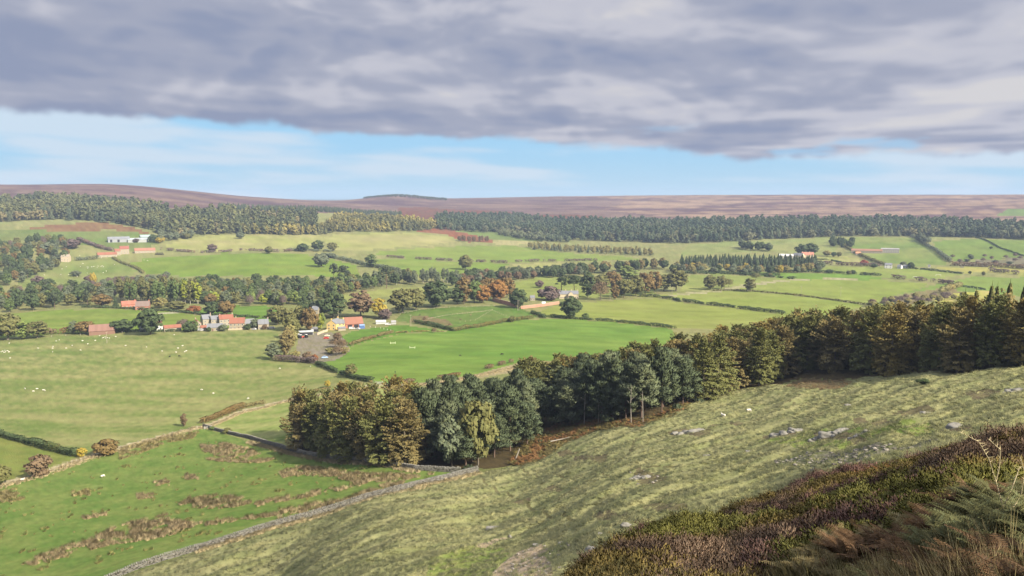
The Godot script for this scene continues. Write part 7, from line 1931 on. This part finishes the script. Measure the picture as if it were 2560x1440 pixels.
func cover_ground() -> void:
	var gm := leaf_material("grass_blades", Color(1, 1, 1), 0.3)
	var tuft := tuft_shape(18, 0.36, 0.19, 0.026, 1.8, Color(0.9, 0.92, 0.85), Color(1.15, 1.1, 1.05))
	var hill: PackedVector2Array
	var hill_f := {}
	var heath: PackedVector2Array
	var rushy: PackedVector2Array
	var skip := []
	for f in fields:
		if f.called == "hill_pasture":
			hill = f.poly
			hill_f = f
		elif f.called == "heath":
			heath = f.poly
		elif f.called == "rushy_pasture":
			rushy = f.poly
		elif f.called in ["bare_soil", "quarry_hollow", "scree_bank", "rough_knoll", "sheep_track"]:
			skip.append(f.poly)
	var list := []
	var tints := []
	var straw := Color(0.37, 0.335, 0.155)
	var green := Color(0.20, 0.235, 0.075)
	var tries := 0
	while list.size() < 70000 and tries < 260000:
		tries += 1
		var d := 48.0 * pow(300.0 / 48.0, pow(rng.randf(), 0.85))
		var b := deg_to_rad(rnd(-36.5, 36.5))
		var p := Vector2(sin(b) * d, -cos(b) * d)
		if not inside(p, hill):
			continue
		var bad := false
		for s in skip:
			if inside(p, s) and rng.randf() < 0.8:
				bad = true
		if bad:
			continue
		var u := p.x * 0.80 - p.y * 0.60
		var v := p.x * 0.60 + p.y * 0.80
		var t := 0.5 + noise.get_noise_2d(u / 0.16, v / 0.05) * 1.1 + rnd(-0.2, 0.2)
		if t < rnd(0.0, 0.35):
			continue
		var s := rnd(0.6, 1.15) * (0.75 + d / 260.0)
		list.append(standing(p, s, 0.25))
		tints.append(shade(field_color(hill_f, p.x, p.y).lerp(straw, 0.3 * clampf(t, 0.0, 1.0)), 0.9, 1.2))
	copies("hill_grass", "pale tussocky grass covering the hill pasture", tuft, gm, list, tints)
	# rushes
	var rush := tuft_shape(64, 0.56, 0.80, 0.020, 1.0, Color(0.75, 0.70, 0.55), Color(1.15, 1.05, 0.95))
	list = []
	tints = []
	var beds := [[V(-116.3,-178.8),V(-115.3,-187.5),V(-109.8,-192.1),V(-107.1,-202.7),V(-103.9,-207.1),V(-94.9,-209.3),V(-90.7,-201.2),V(-79.8,-188.9),V(-80.5,-181.3),V(-87,-180.7),V(-97.5,-184.2),V(-105.3,-180.6),V(-111.5,-176.4)], [V(-89.2,-196.4),V(-75.3,-187.7),V(-66.4,-185.1),V(-57.2,-183.9),V(-55.3,-180.8),V(-65.2,-181.6),V(-75.8,-183.9),V(-84.1,-187.2)], [V(-57.2,-183.9),V(-52.1,-190.2),V(-41.4,-187.6),V(-33.2,-197.7),V(-28.6,-202.3),V(-27.9,-189.7),V(-41.3,-182.6),V(-49.2,-179.5),V(-54.1,-176.7)], [V(-96.7,-220),V(-96.7,-227.1),V(-86.8,-223.2),V(-72.2,-207.9),V(-68,-200.7),V(-75.8,-199.9),V(-85.4,-208)], [V(-68,-200.7),V(-61.6,-202),V(-54.1,-205.9),V(-45.4,-206),V(-35.9,-207.4),V(-33.9,-202.2),V(-44.2,-200.5),V(-54.3,-198.4),V(-65.8,-195.1)], [V(-128,-314.5),V(-117.7,-313.3),V(-101.7,-295),V(-92.4,-280.7),V(-98,-275.5),V(-111.7,-288.7),V(-121.9,-301.2)], [V(-115,-285.5),V(-106.3,-282.3),V(-90.8,-271.3),V(-83,-269),V(-85.4,-263.2),V(-103.6,-275.1)], [V(-74,-243.5),V(-70.2,-248.3),V(-64,-244.5),V(-51.9,-230.4),V(-51.3,-222.2),V(-63.2,-231.8),V(-70,-232.1)], [V(-114,-265.3),V(-108.7,-262.6),V(-103.7,-251.8),V(-108.8,-254.6)], [V(-121.2,-258),V(-116.6,-258.4),V(-111.7,-248.9),V(-117.3,-251.1)], [V(-146.7,-253.8),V(-142.1,-255.2),V(-136.9,-246.6),V(-142,-246)], [V(-176.7,-262.7),V(-171.2,-262.8),V(-158.9,-247.6),V(-161.8,-245.9),V(-166.1,-246.6)], [V(-125.1,-220.7),V(-120.1,-223.4),V(-116.6,-218.9),V(-122.3,-216.7)], [V(-162.2,-317),V(-150.2,-335.2),V(-139,-342.1),V(-136.6,-327.5),V(-144.6,-322.2),V(-149.2,-303.8),V(-152.5,-297.6)], [V(-120.2,-243.2),V(-114.8,-242.6),V(-110.9,-234.7),V(-116.2,-235.5)], [V(-55,-233.3),V(-40.6,-215.4),V(-26.1,-207.3),V(-20.8,-209.2),V(-29.4,-200.4),V(-40.8,-204.6),V(-50.7,-219.9)]]
	var bi := 0
	for bed in beds:
		var bank := scatter(bed, 0.72, 3000)
		for p in bank:
			if noise2.get_noise_2d(p.x * 1.6, p.y * 1.6) < -0.28 + 0.25 * rng.randf():
				continue
			list.append(standing(p, rnd(0.7, 1.6), 0.2))
			var c := Color(0.42, 0.34, 0.215)
			if bi == 13 or bi == 11 or bi == 10:
				c = Color(0.34, 0.30, 0.13)
			if bi == 3 and rng.randf() < 0.45:
				c = Color(0.20, 0.18, 0.09)
			tints.append(shade(c.lerp(Color(0.52, 0.46, 0.32), rng.randf() * 0.5), 0.6, 1.2))
		bi += 1
	for i in 5200:
		var d := rnd(165.0, 345.0)
		var b := deg_to_rad(rnd(-36.0, -3.0))
		var p := Vector2(sin(b) * d, -cos(b) * d)
		if inside(p, rushy) and noise2.get_noise_2d(p.x * 0.9 + 33.0, p.y * 0.9) > 0.30:
			list.append(standing(p, rnd(0.6, 1.3), 0.2))
			tints.append(shade(Color(0.29, 0.28, 0.12), 0.75, 1.2))
	copies("rushes", "brown rush clumps in drifts across the wet green pasture", rush, gm, list, tints)
	# straw grass along the fence and the fallen wall
	list = []
	tints = []
	for line in [[[V(-180.3,-268.2),V(-173.4,-277.9),V(-167.4,-302),V(-158.4,-320),V(-151,-336.8),V(-142.9,-351.9)], 3.2], [[V(-139.4,-348.7),V(-134,-379.3),V(-118.4,-393.6),V(-87.7,-393.7),V(-56.4,-389)], 1.6], [[V(-56,-386.4),V(-35.1,-399.6),V(-9,-435.8),V(9.6,-466.9)], 2.5], [[V(-106.4,-309.1),V(-71.7,-263.8),V(-51.1,-238.2),V(-26.6,-211.7)], 1.2], [[V(-65.8,-159.1),V(-52.7,-169),V(-39.8,-175.5),V(-27,-183.5),V(-9.9,-209.5)], 1.6]]:
		for p in along(line[0], 0.13):
			var q: Vector2 = p + Vector2(rnd(-1, 1), rnd(-1, 1)) * line[1]
			list.append(standing(q, rnd(0.6, 1.15), 0.2))
			tints.append(shade(Color(0.58, 0.50, 0.33), 0.75, 1.15))
	copies("straw_grass", "tall straw coloured grass along the fences and walls", rush, gm, list, tints)
	# bracken below the pines
	var frond := frond_shape(1.0, Color(0.75, 0.6, 0.5), Color(1.15, 1.05, 0.95))
	list = []
	tints = []
	for p in scatter([V(1.8,-211.9),V(6.6,-210.4),V(16.8,-230.1),V(26.6,-231.8),V(33.2,-228.1),V(28.8,-251.5),V(16.6,-265.2),V(8.1,-258.5),V(1.2,-236.5),V(-1.1,-219.6)], 0.75) + scatter([V(13.3,-244),V(20.1,-241),V(26.5,-231),V(36.5,-218.9),V(44.3,-224.4),V(54.5,-237.6),V(57.2,-249.3),V(46.7,-236.2),V(38.4,-230.8),V(27.9,-243.9),V(21.2,-254),V(14.1,-256.9)], 1.0):
		for j in 3:
			list.append(standing(p + Vector2(rnd(-0.3, 0.3), rnd(-0.3, 0.3)), rnd(1.0, 1.8), 0.35))
			tints.append(shade(Color(0.20, 0.120, 0.055) if noise2.get_noise_2d(p.x, p.y) > 0.08 else Color(0.15, 0.135, 0.055), 0.7, 1.25))
	for p in scatter([V(90.2,-257.2),V(99.5,-263.5),V(106.7,-248.7),V(104.5,-237.7),V(97.2,-231.9),V(91.1,-240.9)], 0.9):
		list.append(standing(p, rnd(0.8, 1.2), 0.25))
		tints.append(shade(Color(0.17, 0.115, 0.06), 0.7, 1.25))
	copies("bracken", "brown bracken in the clearing below the pines", frond, gm, list, tints)
	# the heath round the viewpoint
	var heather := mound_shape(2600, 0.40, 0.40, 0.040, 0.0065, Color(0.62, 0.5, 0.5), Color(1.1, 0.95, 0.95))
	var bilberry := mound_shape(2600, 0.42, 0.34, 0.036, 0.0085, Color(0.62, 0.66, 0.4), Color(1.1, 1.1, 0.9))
	var sedge := tuft_shape(40, 0.24, 0.25, 0.005, 1.4, Color(0.6, 0.62, 0.5), Color(1.1, 1.0, 0.9))
	var frond2 := frond_shape(0.46, Color(0.7, 0.62, 0.5), Color(1.15, 1.05, 0.95))
	var sets := [[], [], [], []]
	var cols := [[], [], [], []]
	for i in 21000:
		var d := 3.6 * pow(40.0 / 3.6, pow(rng.randf(), 0.62))
		var b := deg_to_rad(rnd(-2.0, 42.0))
		var p := Vector2(sin(b) * d, -cos(b) * d)
		if not inside(p, heath):
			continue
		var n1 := noise2.get_noise_2d(p.x * 1.5 + 90.0, p.y * 1.5) + rnd(-0.06, 0.06)
		var n2 := noise2.get_noise_2d(p.x * 0.8 + 20.0, p.y * 0.8 - 60.0) + rnd(-0.06, 0.06)
		var east := smoothstep(16.0, 27.0, rad_to_deg(b))
		var rusty := d > 27.0 and b > deg_to_rad(24.0)
		var grassy := smoothstep(13.0, 9.5, d) + 0.5 * east * smoothstep(25.0, 16.0, d)
		if rusty and n1 > -0.1:
			sets[3].append(standing(p, rnd(0.8, 1.2), 0.3))
			cols[3].append(shade(Color(0.22, 0.115, 0.05), 0.7, 1.3))
		elif rng.randf() < grassy * 0.8:
			if n2 > -0.08 or rng.randf() < 0.35 * east:
				sets[3].append(standing(p, rnd(0.6, 1.15), 0.45))
				var rust := noise2.get_noise_2d(p.x * 2.5, p.y * 2.5 + 9.0)
				cols[3].append(shade(Color(0.095, 0.105, 0.052) if rust > 0.12 else Color(0.125, 0.082, 0.05) if rust > -0.14 else Color(0.185, 0.160, 0.085), 0.7, 1.25))
			else:
				for j in 2:
					sets[2].append(standing(p + Vector2(rnd(-0.2, 0.2), rnd(-0.2, 0.2)), rnd(0.7, 1.25), 0.3))
					cols[2].append(shade(Color(0.33, 0.27, 0.14).lerp(Color(0.23, 0.225, 0.095), clampf(0.5 + n1 * 2.0, 0.0, 1.0)), 0.7, 1.2))
		elif rng.randf() < 0.62:
			continue
		elif n1 > -0.13 and d > 9.0:
			sets[1].append(standing(p, rnd(0.75, 1.4) * (0.75 + d * 0.014), 0.2, 0.04))
			cols[1].append(shade(Color(0.178, 0.168, 0.062) if n2 > -0.05 else Color(0.215, 0.160, 0.072), 0.75, 1.2))
		else:
			sets[0].append(standing(p, rnd(0.75, 1.4) * (0.75 + d * 0.014), 0.2, 0.04))
			cols[0].append(shade(Color(0.205, 0.142, 0.112) if n2 > -0.04 else Color(0.205, 0.165, 0.11), 0.6, 1.3))
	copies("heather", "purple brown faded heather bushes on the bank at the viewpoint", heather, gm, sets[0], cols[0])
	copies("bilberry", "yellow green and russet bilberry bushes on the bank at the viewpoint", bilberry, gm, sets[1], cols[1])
	copies("moor_grass", "tawny moor grass at the viewpoint", sedge, gm, sets[2], cols[2])
	copies("bracken", "rust and green bracken fronds among the heather at the viewpoint", frond2, gm, sets[3], cols[3])
	# stones of the scars and the stony bank
	list = []
	tints = []
	var stone := rock_shape(31.0, 0.75)
	for q in [[[V(-2.4,-95.8),V(-1,-103.4),V(1.1,-108.1),V(4.1,-107.4),V(7.2,-97.3),V(6.9,-81.1),V(4.6,-71.4),V(1.6,-60.2)], 0.9, 0.10], [[V(-5.7,-116.2),V(-3,-126),V(1.3,-126.4),V(0,-122.5),V(-2.5,-118.9)], 1.2, 0.08], [[V(43.2,-127.1),V(46.1,-122.5),V(48.1,-115.2),V(46.6,-94.8),V(45.4,-82),V(40.1,-71.7),V(38,-74.9),V(38.1,-83.7),V(41.9,-108.1)], 0.95, 0.15], [[V(41.5,-107.2),V(36.5,-79.2),V(14.9,-32.2),V(36.9,-93.9)], 2.0, 0.16], [[V(22.3,-152),V(26.7,-141.7),V(24.9,-124.6),V(20.1,-132.1)], 2.2, 0.15]]:
		for p in scatter(q[0], q[1], 900):
			var s: float = q[2] * rnd(0.5, 1.9)
			list.append(Transform3D(Basis(Vector3.UP, rng.randf() * TAU).scaled(Vector3(s, s * rnd(0.4, 0.8), s * rnd(0.7, 1.1))), at(p.x, p.y)))
			tints.append(shade(Color(0.21, 0.19, 0.165), 0.5, 1.3))
	copies("rubble", "small loose stones on the sandy scars and the grey stony bank", stone, flat_material("loose_stone", Color(1, 1, 1), 0.95), list, tints)
